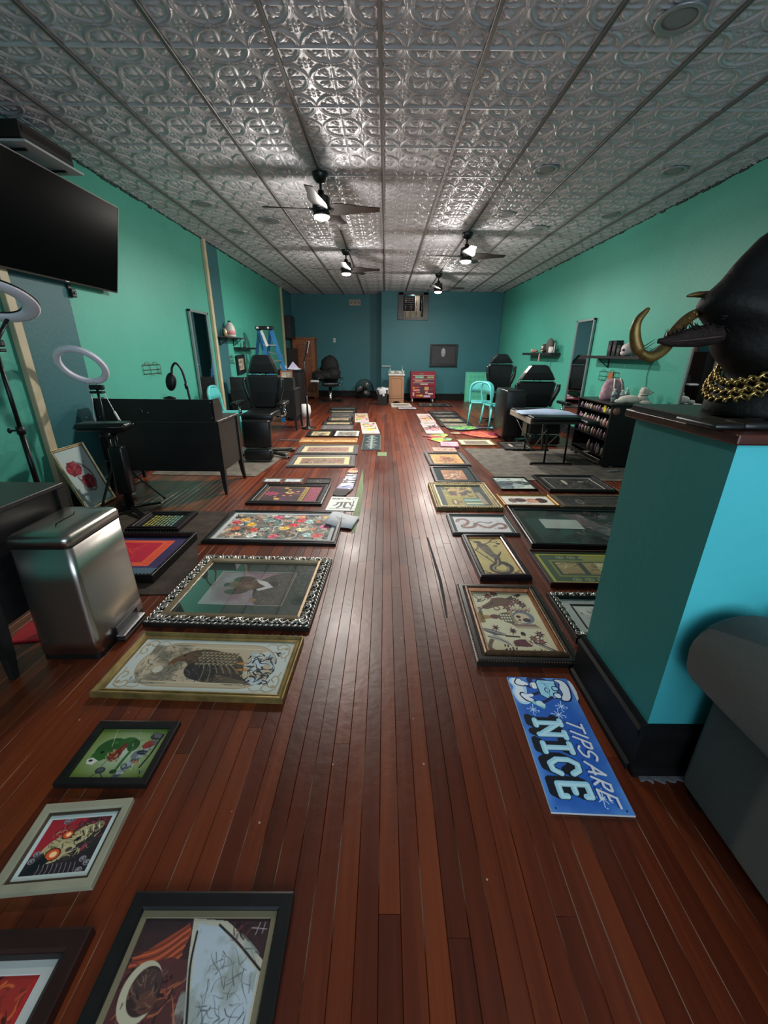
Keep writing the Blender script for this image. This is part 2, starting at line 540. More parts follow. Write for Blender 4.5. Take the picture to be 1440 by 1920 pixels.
M_FLOOR = floor_mat()
floor = tag(MB().box(XL - .15, XR + .15, YF - .15, YB + .15, -.12, -.013).build('floor', mat('subfloor', (22, 15, 12), .9)), kind='structure')
PW = 0.0575
rng = random.Random(3)
boards = []
x = XL
while x < XR - .01:
    y = YF - rng.random() * 2
    while y < YB:
        L_ = rng.choice((1.1, 1.6, 2.1, 2.6, 3.1)) * rng.uniform(.85, 1.1)
        y0, y1 = max(y, YF), min(y + L_, YB)
        if y1 > y0 + .02:
            boards.append((x, min(x + PW, XR), y0, y1, rng.random(), rng.random()))
        y += L_
    x += PW
def board_geo(bd):
    x0, x1, y0, y1, t, r_ = bd
    g = .0005; bv = .0014
    dz = -0.0012 * r_
    xs = [(x0 + g, -.014), (x0 + g, -bv + dz), (x0 + g + bv, dz), (x1 - g - bv, dz), (x1 - g, -bv + dz), (x1 - g, -.014)]
    us = [0, 1.0, .94, .94, 1.0, 0]
    V = [(a, y0 + .0006, z) for a, z in xs] + [(a, y1 - .0006, z) for a, z in xs]
    F = [(i, i + 1, i + 7, i + 6) for i in range(5)] + [(5, 4, 3, 2, 1, 0), (6, 7, 8, 9, 10, 11)]
    C = [(t, 1 - abs(2 * (a - x0) / PW - 1) * 0 if u == 0 else u, r_, 1) for (a, z), u in zip(xs, us)] * 2
    return V, F, C
def ink_mesh(name, V, F, C, m, parent):
    me = bpy.data.meshes.new(name)
    me.from_pydata(V, [], F)
    at = me.color_attributes.new('ink', 'FLOAT_COLOR', 'POINT')
    at.data.foreach_set('color', np.array(C, dtype=np.float32).ravel())
    me.materials.append(m)
    o = bpy.data.objects.new(name, me)
    COL.objects.link(o); o.parent = parent
    return o
def seen(bd):
    cx = (bd[0] + bd[1]) / 2; cy = max(bd[2], min(bd[3], .9)); cy = (max(bd[2], .35) + bd[3]) / 2
    if bd[3] < .4: return 99
    if abs(cx) > 1.02 * (cy * .93 + .5): return 60 + cy
    # boards under rugs or behind the low wall hardly show
    if cx > .95 and .4 < cy < 1.9: return 50
    return cy
boards.sort(key=seen)
for bd in boards[:296]:
    ink_mesh('plank', *board_geo(bd), M_FLOOR, floor)
V, F, C = [], [], []
for bd in boards[296:]:
    v, f_, c = board_geo(bd)
    n = len(V)
    V += v; F += [tuple(i + n for i in q) for q in f_]; C += c
tag(ink_mesh('plank_field', V, F, C, M_FLOOR, floor), kind='stuff')
# long dark splintered groove with pale filler in the aisle
gm = mat('groove_dust', (70, 66, 62), .8, noise=.5, nscale=40)
g_ = MB()
pts = [(.345, 2.95), (.352, 2.6), (.36, 2.3), (.357, 2.1), (.352, 1.9)]
pl = [(x - .004, y) for x, y in pts] + [(x + .013 * math.sin(PI * (i + .5) / 5) + .002, y) for i, (x, y) in reversed(list(enumerate(pts)))]
g_.prism(pl, -.003, .0006)
g_.build('splinter_groove', mat('groove_dark', (38, 34, 33), .8, noise=.4), floor)

# ---- ceiling: pressed tin tiles in a grid
def ceil_mat(name='pressed_tin', base=(196, 198, 204), rough=.46, metal=.28):
    m = mat(name, base, rough, metal=metal, noise=.12, nscale=3, bump=.12, bscale=90)
    return m
M_TIN = ceil_mat()
ceil = tag(MB().box(XL - .15, XR + .15, YF - .15, YB + .15, ZC + .012, ZC + .12).build('ceiling', mat('ceiling_void', (40, 41, 43), .9)), kind='structure')
TP = 0.61
def tile_mesh():
    n = 104
    a = np.linspace(-.5, .5, n + 1)
    X, Y = np.meshgrid(a, a)                       # tile units (1 = TP)
    # medallions sit on a lattice of half a tile
    px = (X * 2) - np.round(X * 2); py = (Y * 2) - np.round(Y * 2)
    r = np.hypot(px, py); th = np.arctan2(py, px)
    def ridge(d, w): return np.exp(-(d / w) ** 2)
    H = np.zeros_like(X)
    H += 1.0 * ridge(r - .478, .014) + .65 * ridge(r - .432, .011) + .20 * ridge(r - .455, .035)
    H -= .25 * (r < .40)
    # eight petals, the diagonal ones larger
    pet = np.zeros_like(X)
    for k in range(8):
        ang = k * PI / 4
        big = k % 2 == 1
        rr = .26 if big else .22
        cx, cy = math.cos(ang) * rr, math.sin(ang) * rr
        dx, dy = px - cx, py - cy
        u = dx * math.cos(ang) + dy * math.sin(ang); v = -dx * math.sin(ang) + dy * math.cos(ang)
        q = (u / (.125 if big else .15)) ** 2 + (v / (.052 if big else .030)) ** 2
        pet = np.maximum(pet, np.clip(1.15 - q, 0, 1) ** .6 * (1 if big else .8))
        if big:
            for s_ in (-1, 1):
                u2 = u - .02; v2 = v - s_ * .075
                q = (u2 / .07) ** 2 + (v2 / .03) ** 2
                pet = np.maximum(pet, np.clip(1.1 - q, 0, 1) ** .6 * .75)
    H += .95 * pet
    H += .9 * np.clip(1 - (r / .05) ** 2, 0, 1) ** .5
    H += .5 * ridge(r - .085, .012)
    # diamonds between medallions: small four leaf rosette
    qx = ((X * 2 + .5) - np.round(X * 2 + .5)); qy = ((Y * 2 + .5) - np.round(Y * 2 + .5))
    rq = np.hypot(qx, qy); tq = np.arctan2(qy, qx)
    H += .8 * np.clip(1 - (rq / .04) ** 2, 0, 1) ** .5 + .45 * ridge(rq - .062, .012)
    for k in range(8):
        ang = k * PI / 4 + PI / 8 * 0
        rr = .115 if k % 2 == 0 else .13
        dx, dy = qx - math.cos(ang) * rr, qy - math.sin(ang) * rr
        u = dx * math.cos(ang) + dy * math.sin(ang); v = -dx * math.sin(ang) + dy * math.cos(ang)
        H += .7 * np.clip(1 - (u / .045) ** 2 - (v / .022) ** 2, 0, 1) ** .5
    # seams across: bead at tile border, flatter bead half way
    H = np.where(np.abs(np.abs(Y) - .5) < .012, np.maximum(H, 1.0), H)
    H = np.where(np.abs(Y) < .006, np.maximum(H, .55), H)
    H = np.where(np.abs(X) < .008, H * .3 + .25, H)
    H = H * np.clip((.5 - np.abs(X)) / .03 - .35, 0, 1)
    Z = -H * 0.0110
    V = np.stack([X * TP, Y * TP, Z], -1).reshape(-1, 3)
    idx = np.arange((n + 1) * (n + 1)).reshape(n + 1, n + 1)
    F = np.stack([idx[:-1, :-1], idx[1:, :-1], idx[1:, 1:], idx[:-1, 1:]], -1).reshape(-1, 4)
    me = bpy.data.meshes.new('ceiling_tile')
    me.vertices.add(len(V)); me.vertices.foreach_set('co', V.ravel())
    me.loops.add(F.size); me.loops.foreach_set('vertex_index', F.ravel())
    me.polygons.add(len(F)); me.polygons.foreach_set('loop_start', np.arange(0, F.size, 4)); me.polygons.foreach_set('loop_total', np.full(len(F), 4))
    me.polygons.foreach_set('use_smooth', np.ones(len(F), dtype=bool))
    me.update(); me.validate()
    me.materials.append(M_TIN)
    return me
tm = tile_mesh()
X0 = -0.045
xs = [X0 + TP * (i + .5) for i in range(-5, 6)]
ys = [3.165 + TP * (j + .5) for j in range(-9, 18)]
def half_tile(me, x_cut0, x_cut1):
    """tile trimmed against a wall"""
    b = bmesh.new(); b.from_mesh(me)
    for c, nrm in ((x_cut0, 1), (x_cut1, -1)):
        if c is None: continue
        bmesh.ops.bisect_plane(b, geom=list(b.verts) + list(b.edges) + list(b.faces), plane_co=(c, 0, 0), plane_no=(-nrm, 0, 0), clear_outer=True)
    m2 = bpy.data.meshes.new('ceiling_tile'); b.to_mesh(m2); b.free(); m2.materials.append(M_TIN)
    return m2
left_me = half_tile(tm, XL - xs[0], None); right_me = half_tile(tm, None, XR - xs[-1])
CAN = [(1.513, 2.917), (1.514, 4.805), (2.727, 4.804), (1.504, 6.144), (2.811, 6.15), (-2.181, 5.847), (-2.178, 7.056)]
for i, x in enumerate(xs):
    for y in ys:
        if y < -1.9 or y - TP / 2 > YB: continue
        me = left_me if i == 0 else (right_me if i == len(xs) - 1 else tm)
        o = bpy.data.objects.new('ceiling_tile', me)
        COL.objects.link(o); o.parent = ceil; o.location = (x, y, ZC)
for i in range(-4, 6):
    x = X0 + TP * i
    MB().box(x - .0125, x + .0125, YF, YB, ZC - .0175, ZC + .002, bev=.002).build('grid_bar', mat('grid_bar_grey', (92, 92, 92), .45, metal=.3), ceil)
# crumbly dark edge where tiles meet the side walls
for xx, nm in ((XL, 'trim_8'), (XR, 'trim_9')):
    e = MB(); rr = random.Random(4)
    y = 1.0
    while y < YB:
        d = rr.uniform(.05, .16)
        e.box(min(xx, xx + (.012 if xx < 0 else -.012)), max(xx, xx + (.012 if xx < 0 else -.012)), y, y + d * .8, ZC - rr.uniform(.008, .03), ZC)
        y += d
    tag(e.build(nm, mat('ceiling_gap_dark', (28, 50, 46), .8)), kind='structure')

# tan timber corner strips, baseboards
M_TAN = mat('tan_trim', (188, 176, 146), .55, noise=.12, nscale=4)
for i, y in enumerate((3.42, 7.42, 12.5)):
    tag(MB().box(XL, XL + .045, y, y + .085, 0, ZC - .01, bev=.004).build('trim_%d' % (i + 2), M_TAN), kind='structure')
bb = mat('black_baseboard', (20, 20, 22), .6, noise=.3, nscale=12, bump=.1, bscale=30, spec=.2)
def base_board(name, poly_pts, z=.2):
    m_ = MB()
    (x0, y0), (x1, y1) = poly_pts
    d = Vector((x1 - x0, y1 - y0, 0)).normalized(); nrm = Vector((d.y, -d.x, 0))
    prof = [(0, 0), (.030, 0), (.030, .022), (.018, .030), (.018, z * .74), (.024, z * .77), (.024, z * .86), (.012, z * .90), (.010, z), (0, z)]
    rings = [[(x + nrm.x * a, y + nrm.y * a, zz) for a, zz in prof] for x, y in ((x0, y0), (x1, y1))]
    m_.loft(rings, smooth=False)
    return tag(m_.build(name, bb), kind='structure')
base_board('baseboard_back', ((XL, YB), (-.12, YB)), .2)
base_board('baseboard_rear', ((-.09, YBR), (XR, YBR)), .2)
base_board('baseboard_right', ((XR, YBR), (XR, 2.0)), .16)
base_board('baseboard_left', ((XL, 3.0), (XL, YB)), .12)

# ---- low partition wall at the right with its wooden cap
PX, PY0, PY1, PZ = .885, 1.02, 1.465, 1.155
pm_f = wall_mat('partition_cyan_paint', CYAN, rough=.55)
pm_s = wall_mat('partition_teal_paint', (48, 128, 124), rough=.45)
p = MB()
p.box(PX, XR, PY0, PY1, 0, PZ)
for f_ in p.bm.faces:
    n = f_.normal if f_.normal.length else None
p.bm.normal_update()
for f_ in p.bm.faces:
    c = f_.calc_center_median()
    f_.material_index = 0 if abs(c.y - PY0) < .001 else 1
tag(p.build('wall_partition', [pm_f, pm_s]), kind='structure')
base_board('baseboard_partition', ((PX, PY1 + .02), (PX, PY0 - .0)), .215)
tag(bpy.data.objects['baseboard_partition'], kind='structure')
base_board('baseboard_front', ((PX - .02, PY0), (XR, PY0)), .215)
cw = mat('cherry_cap_wood', (74, 30, 22), .3, noise=.35, nscale=6, stretch=(1, 6, 6))
tag(MB().box(PX - .028, XR, PY0 - .028, PY1 + .03, PZ, PZ + .028, bev=.005, seg=2).build('trim_1', cw), kind='structure')
# crumbled plaster at the foot of the partition corner
cr = MB()
poly = [(PX + .0, PY0 - .028)]
rr = random.Random(9)
for i in range(13):
    poly.append((PX + i * .013, PY0 - .035 - rr.uniform(.004, .022)))
poly.append((PX + .17, PY0 - .028))
cr.prism(poly, .0005, .006)
tag(cr.build('trim_5', mat('grey_filler', (120, 122, 126), .9, noise=.35, nscale=60)), kind='structure')
# ------------------------------------------------------------------ drawing on a fine coloured mesh
class Cv:
    """canvas: u runs 0..asp to the right, v runs 0..1 downwards"""
    def __init__(s, asp, res, bg):
        s.h = int(res); s.w = max(8, int(res * asp)); s.asp = asp
        s.a = np.empty((s.h, s.w, 3), np.float32); s.a[:] = np.array(bg, np.float32)
        s.U, s.V = np.meshgrid((np.arange(s.w) + .5) / s.w * asp, (np.arange(s.h) + .5) / s.h)
        s.px = 1.0 / s.h
    def put(s, al, col):
        al = np.clip(al, 0, 1)[..., None]
        s.a = s.a * (1 - al) + np.array(col, np.float32) * al
        return s
    def cov(s, d):
        return np.clip(.5 - d / s.px, 0, 1)
    def ell(s, cx, cy, rx, ry, col, ang=0, al=1.0, soft=0):
        c, n = math.cos(ang), math.sin(ang)
        x = (s.U - cx) * c + (s.V - cy) * n; y = -(s.U - cx) * n + (s.V - cy) * c
        q = np.sqrt((x / rx) ** 2 + (y / ry) ** 2)
        if soft: return s.put(np.clip((1 - q) / soft, 0, 1) * al, col)
        return s.put(s.cov((q - 1) * min(rx, ry)) * al, col)
    def rect(s, x0, y0, x1, y1, col, al=1.0):
        d = np.maximum(np.maximum(x0 - s.U, s.U - x1), np.maximum(y0 - s.V, s.V - y1))
        return s.put(s.cov(d) * al, col)
    def poly(s, pts, col, al=1.0, smooth=False):
        if smooth:
            pts = [(p.x, p.y) for p in crom([(a, b, 0) for a, b in pts], 6, True)]
        ins = np.zeros_like(s.U, dtype=bool)
        n = len(pts)
        for i in range(n):
            x1, y1 = pts[i]; x2, y2 = pts[(i + 1) % n]
            if y1 == y2: continue
            c = ((s.V < y1) != (s.V < y2)) & (s.U < (x2 - x1) * (s.V - y1) / (y2 - y1) + x1)
            ins ^= c
        return s.put(ins.astype(np.float32) * al, col)
    def line(s, pts, w, col, al=1.0, smooth=True, taper=False):
        if smooth and len(pts) > 2:
            pts = [(p.x, p.y) for p in crom([(a, b, 0) for a, b in pts], 5)]
        best = np.full_like(s.U, 9.0)
        n = len(pts) - 1
        for i in range(n):
            (x1, y1), (x2, y2) = pts[i], pts[i + 1]
            ww = w * (1 - .85 * i / max(1, n)) if taper else w
            i0 = max(0, int((min(y1, y2) - ww) * s.h) - 1); i1 = min(s.h, int((max(y1, y2) + ww) * s.h) + 2)
            j0 = max(0, int((min(x1, x2) - ww) * s.w / s.asp) - 1); j1 = min(s.w, int((max(x1, x2) + ww) * s.w / s.asp) + 2)
            if i0 >= i1 or j0 >= j1: continue
            u = s.U[i0:i1, j0:j1]; v = s.V[i0:i1, j0:j1]
            dx, dy = x2 - x1, y2 - y1; L = dx * dx + dy * dy + 1e-12
            t = np.clip(((u - x1) * dx + (v - y1) * dy) / L, 0, 1)
            d = np.hypot(u - x1 - t * dx, v - y1 - t * dy) - ww / 2
            best[i0:i1, j0:j1] = np.minimum(best[i0:i1, j0:j1], d)
        return s.put(s.cov(best) * al, col)
    def noise(s, sc, seed, oct=4, sx=1.0, sy=1.0):
        r = np.random.RandomState(seed); out = np.zeros_like(s.U); amp = 1; tot = 0
        for o in range(oct):
            k = sc * 2 ** o
            gx, gy = max(2, int(k * s.asp * sx) + 2), max(2, int(k * sy) + 2)
            g = r.rand(gy + 1, gx + 1)
            x = s.U / s.asp * (gx - 1); y = s.V * (gy - 1)
            xi = x.astype(int); yi = y.astype(int); fx = x - xi; fy = y - yi
            fx = fx * fx * (3 - 2 * fx); fy = fy * fy * (3 - 2 * fy)
            out += amp * ((g[yi, xi] * (1 - fx) + g[yi, xi + 1] * fx) * (1 - fy) + (g[yi + 1, xi] * (1 - fx) + g[yi + 1, xi + 1] * fx) * fy)
            tot += amp; amp *= .55
        return out / tot
    def cloud(s, sc, seed, col, lo=.45, hi=.6, al=1.0, box=None, **k):
        m = np.clip((s.noise(sc, seed, **k) - lo) / (hi - lo), 0, 1) * al
        if box is not None:
            m = m * ((s.U > box[0]) & (s.U < box[2]) & (s.V > box[1]) & (s.V < box[3]))
        return s.put(m, col)
    def strokes(s, n, box, size, cols, seed, w=.012, al=.9, wob=.5, ang=None):
        r = random.Random(seed)
        for i in range(n):
            x = r.uniform(box[0], box[2]); y = r.uniform(box[1], box[3]); a = r.uniform(0, 2 * PI) if ang is None else ang + r.uniform(-.4, .4)
            L = size * r.uniform(.5, 1.2)
            pts = [(x, y)]
            for k in range(3):
                a += r.uniform(-wob, wob) * 1.6
                x += math.cos(a) * L / 3; y += math.sin(a) * L / 3
                pts.append((min(max(x, box[0]), box[2]), min(max(y, box[1]), box[3])))
            s.line(pts, w * r.uniform(.6, 1.4), r.choice(cols), al, taper=True)
        return s
    def blots(s, n, box, size, cols, seed, al=.95):
        r = random.Random(seed)
        for i in range(n):
            s.ell(r.uniform(box[0], box[2]), r.uniform(box[1], box[3]), size * r.uniform(.4, 1.2), size * r.uniform(.3, .9), r.choice(cols), r.uniform(0, 3), al)
        return s
    def border(s, w, col):
        return s.put(((s.U < w) | (s.U > s.asp - w) | (s.V < w) | (s.V > 1 - w)).astype(np.float32), col)

def art_obj(name, cv, w, d, parent, loc=(0, 0, 0), rot=None):
    """sheet w wide (local x) and d deep (local y); top of drawing at +y"""
    a = cv.a / 255.0
    lin = np.where(a <= .04045, a / 12.92, ((np.clip(a, 0, 1) + .055) / 1.055) ** 2.4)
    h, w_ = cv.h, cv.w
    X, Y = np.meshgrid(np.linspace(-w / 2, w / 2, w_), np.linspace(d / 2, -d / 2, h))
    V = np.stack([X, Y, np.zeros_like(X)], -1).reshape(-1, 3)
    idx = np.arange(h * w_).reshape(h, w_)
    F = np.stack([idx[:-1, :-1], idx[1:, :-1], idx[1:, 1:], idx[:-1, 1:]], -1).reshape(-1, 4)
    me = bpy.data.meshes.new(name)
    me.vertices.add(len(V)); me.vertices.foreach_set('co', V.ravel())
    me.loops.add(F.size); me.loops.foreach_set('vertex_index', F.ravel())
    me.polygons.add(len(F)); me.polygons.foreach_set('loop_start', np.arange(0, F.size, 4)); me.polygons.foreach_set('loop_total', np.full(len(F), 4))
    me.update()
    at = me.color_attributes.new('ink', 'FLOAT_COLOR', 'POINT')
    c4 = np.ones((h * w_, 4), np.float32); c4[:, :3] = lin.reshape(-1, 3)
    at.data.foreach_set('color', c4.ravel())
    me.materials.append(paint_mat())
    o = bpy.data.objects.new(name, me)
    COL.objects.link(o); o.parent = parent; o.location = loc
    if rot: o.rotation_euler = rot
    return o

# ------------------------------------------------------------------ pictures
def A_generic(asp, res, bg, cols, seed, n=70, dark=(30, 28, 30), margin=.0, subject=None):
    c = Cv(asp, res, bg)
    c.cloud(3, seed, tuple(x * .82 for x in bg), al=.6)
    b = (margin * 1.0, margin, asp - margin, 1 - margin)
    if subject == 'oval':
        c.ell(asp / 2, .5, asp * .3, .34, dark, 0, .9)
    r = random.Random(seed)
    cx, cy = asp / 2, .5
    for i in range(n):
        a = r.uniform(0, 2 * PI); q = abs(r.gauss(0, .22))
        x = cx + math.cos(a) * q * (asp - 2 * margin) * .9; y = cy + math.sin(a) * q * (1 - 2 * margin) * .9
        c.ell(x, y, r.uniform(.02, .08), r.uniform(.015, .05), r.choice(cols), r.uniform(0, 3), .85)
    c.strokes(n, (asp * .12 + margin, .12 + margin, asp * .88 - margin, .88 - margin), .22, [dark] * 2 + list(cols), seed + 1, .016)
    if margin: c.border(margin * .6, bg)
    return c

def A_eagle(asp, res):
    c = Cv(asp, res, (206, 214, 208))
    tan = (176, 160, 128)
    # long rounded inner panel
    def panel(m, col):
        x0, x1, r = .17 + m, asp - .17 - m, .42 - m
        for cx in (x0 + r, x1 - r): c.ell(cx, .5, r, r, col)
        c.rect(x0 + r, .5 - r, x1 - r, .5 + r, col)
    panel(0, tan); panel(.018, (196, 182, 156))
    x0, x1 = .17, asp - .17
    c.cloud(4, 11, (122, 118, 104), .40, .62, .85, (x0 + .05, .12, x0 + .75, .88))
    c.strokes(90, (x0 + .06, .16, x0 + .8, .86), .15, [(84, 84, 76), (140, 132, 112), (100, 96, 84)], 5, .014)
    c.ell(.50, .62, .062, .062, (206, 206, 188))
    # body of the bird: head left, feathers, tail lower right
    c.poly([(.62, .44), (.74, .28), (.98, .20), (1.25, .24), (1.50, .30), (1.62, .44), (1.66, .62), (1.62, .80), (1.2, .82), (.98, .72), (.90, .58), (.80, .46)], (88, 76, 62), 1, True)
    c.ell(.80, .36, .13, .09, (104, 84, 66), -.3)
    c.poly([(.60, .42), (.66, .37), (.70, .44), (.66, .52), (.63, .50), (.60, .56), (.585, .50)], (120, 84, 56))
    c.ell(.74, .34, .016, .016, (30, 24, 22))
    c.ell(1.10, .60, .24, .19, (52, 52, 54), .15)
    for i in range(13):
        c.line([(1.0 + i * .035, .44), (1.08 + i * .045, .60), (1.10 + i * .055, .82)], .010, (150, 140, 116) if i % 2 else (34, 34, 38))
    for i in range(9):
        for j in range(5):
            x, y = .98 + i * .062 + (j % 2) * .03, .27 + j * .055
            c.ell(x, y, .028, .020, (176, 164, 130)); c.ell(x + .01, y + .004, .016, .010, (60, 56, 48))
    c.poly([(1.30, .66), (1.62, .66), (1.86, .84), (1.55, .86), (1.30, .82)], (66, 60, 54))
    for i in range(6): c.line([(1.34, .70 + i * .025), (1.8, .80 + i * .012)], .007, (140, 126, 100))
    for (x, y) in ((1.66, .46), (1.70, .58)):
        for a in (-.5, 0, .5): c.line([(x - .12, y), (x + .02, y + a * .05), (x + .09, y + a * .14)], .020, (196, 140, 70))
    c.strokes(70, (.86, .30, 1.55, .78), .10, [(120, 108, 84), (40, 38, 38), (150, 138, 108), (74, 66, 56)], 31, .010, .7, ang=.3)
    c.strokes(30, (.64, .28, .98, .48), .08, [(132, 104, 76), (70, 58, 50), (150, 124, 92)], 33, .010, .8, ang=2.9)
    # rocky snow branch to the right
    c.blots(26, (1.70, .24, 2.06, .80), .075, [(196, 212, 216), (178, 196, 202), (206, 214, 208)], 7)
    c.strokes(46, (1.66, .22, 2.08, .82), .14, [(40, 48, 58), (54, 62, 74), (30, 34, 44)], 9, .026, 1)
    # border lines and corner scrolls
    c.line([(.5, .165), (asp - .45, .165)], .014, (214, 206, 180)); c.line([(.4, .835), (asp - .5, .835)], .014, (214, 206, 180))
    for sx in (0, 1):
        for sy in (0, 1):
            def P(x, y): return (x if not sx else asp - x, y if not sy else 1 - y)
            c.line([P(.06, .10), P(.16, .05), P(.24, .10), P(.20, .17), P(.14, .13)], .020, tan)
            c.line([P(.06, .12), P(.05, .26), P(.11, .33), P(.15, .27), P(.11, .22)], .020, tan)
            c.line([P(.22, .08), P(.34, .06), P(.40, .10)], .015, tan); c.line([P(.07, .30), P(.06, .40)], .014, tan)
            c.ell(*P(.10, .14), .03, .03, tan)
    c.line([(.36, .02), (.33, .5), (.36, .9)], .006, (236, 238, 230), .7)
    return c

def A_dog(asp, res):
    # seen lying down: top of the portrait points left
    c = Cv(asp, res, (150, 140, 148))
    c.cloud(3, 4, (128, 98, 110), .40, .65, .8)
    c.rect(asp * .6, 0, asp, 1, (150, 108, 122), .35)
    c.poly([(asp, .02), (asp * .74, .06), (asp * .60, .22), (asp * .52, .34), (asp * .56, .62), (asp * .62, .84), (asp * .70, .98), (asp, 1)], (58, 52, 46), 1, True)
    c.strokes(60, (asp * .62, .1, asp * .97, .93), .12, [(92, 80, 56), (44, 40, 38), (116, 96, 64), (30, 28, 28)], 8, .016)
    c.ell(asp * .42, .42, .22, .17, (96, 66, 50), .05); c.ell(asp * .27, .40, .10, .10, (110, 78, 60)); c.ell(asp * .175, .42, .045, .06, (54, 38, 34))
    c.poly([(asp * .50, .22), (asp * .40, .14), (asp * .27, .17), (asp * .22, .27), (asp * .30, .32), (asp * .44, .30)], (66, 42, 34), 1, True)
    c.poly([(asp * .50, .58), (asp * .42, .68), (asp * .28, .70), (asp * .20, .62), (asp * .27, .55), (asp * .42, .52)], (66, 44, 36), 1, True)
    c.ell(asp * .36, .36, .022, .018, (20, 16, 16)); c.ell(asp * .36, .50, .022, .018, (20, 16, 16)); c.line([(asp * .21, .42), (asp * .30, .43)], .010, (50, 34, 30))
    c.ell(asp * .47, .46, .08, .05, (124, 92, 70))
    c.poly([(asp * .52, .24), (asp * .66, .30), (asp * .78, .46), (asp * .62, .58), (asp * .58, .54), (asp * .68, .45), (asp * .56, .34)], (210, 208, 206))
    c.ell(asp * .62, .84, .05, .035, (150, 112, 60))
    c.strokes(70, (asp * .22, .24, asp * .56, .64), .07, [(120, 86, 64), (72, 50, 40), (96, 66, 50)], 3, .010, .6)
    return c

def A_green(asp, res):
    c = Cv(asp, res, (112, 136, 60))
    c.ell(asp / 2, .5, asp * .62, .62, (190, 206, 186), 0, 1, .9)
    # round green fellow on the left leaning over machinery
    c.ell(asp * .30, .42, .25, .21, (46, 92, 44), -.3); c.ell(asp * .22, .56, .15, .11, (52, 104, 44))
    c.ell(asp * .50, .30, .17, .11, (54, 104, 50)); c.ell(asp * .60, .36, .10, .12, (46, 88, 44))
    c.ell(asp * .22, .50, .035, .03, (20, 34, 24)); c.ell(asp * .33, .30, .04, .03, (74, 124, 60))
    c.ell(asp * .42, .55, .10, .12, (128, 52, 40), .4); c.ell(asp * .47, .42, .05, .11, (120, 44, 36), .2)
    c.strokes(24, (asp * .30, .40, asp * .5, .68), .10, [(160, 92, 60), (86, 34, 30), (196, 170, 130)], 5, .018)
    c.line([(asp * .62, .40), (asp * .58, .62), (asp * .56, .84)], .05, (60, 108, 60)); c.ell(asp * .54, .86, .06, .04, (40, 70, 46))
    c.line([(asp * .36, .62), (asp * .34, .78)], .02, (120, 124, 120))
    c.ell(asp * .36, .84, .085, .06, (52, 60, 62)); c.ell(asp * .36, .83, .055, .035, (84, 92, 92))
    c.line([(asp * .28, .96), (asp * .36, .88), (asp * .46, .98)], .014, (60, 66, 66))
    c.poly([(asp * .08, .64), (asp * .14, .60), (asp * .24, .66), (asp * .20, .74), (asp * .11, .72)], (222, 222, 212)); c.ell(asp * .14, .66, .035, .022, (50, 30, 26))
    # silver engine block with wheels to the right
    for i in range(9):
        c.ell(asp * (.62 + i * .03), .92 - i * .075, .085, .055, (166, 174, 178) if i % 2 else (96, 104, 112), -.7)
    c.ell(asp * .86, .17, .12, .075, (60, 64, 72)); c.ell(asp * .86, .15, .085, .045, (104, 108, 114)); c.ell(asp * .70, .55, .06, .08, (120, 128, 134))
    c.ell(asp * .80, .34, .10, .075, (150, 62, 50), -.6); c.ell(asp * .78, .50, .10, .045, (40, 46, 58), .1); c.ell(asp * .76, .68, .05, .04, (186, 120, 78))
    c.ell(asp * .64, .76, .05, .05, (70, 78, 86)); c.ell(asp * .64, .76, .028, .03, (160, 168, 172))
    c.strokes(44, (asp * .58, .08, asp * .95, .95), .12, [(220, 224, 222), (48, 54, 62), (120, 128, 134), (20, 24, 30)], 12, .012)
    c.line([(asp * .93, .12), (asp * .91, .5), (asp * .86, .78)], .03, (30, 34, 36))
    c.line([(asp * .22, .02), (asp * .30, .38)], .009, (210, 232, 190), .9)
    return c

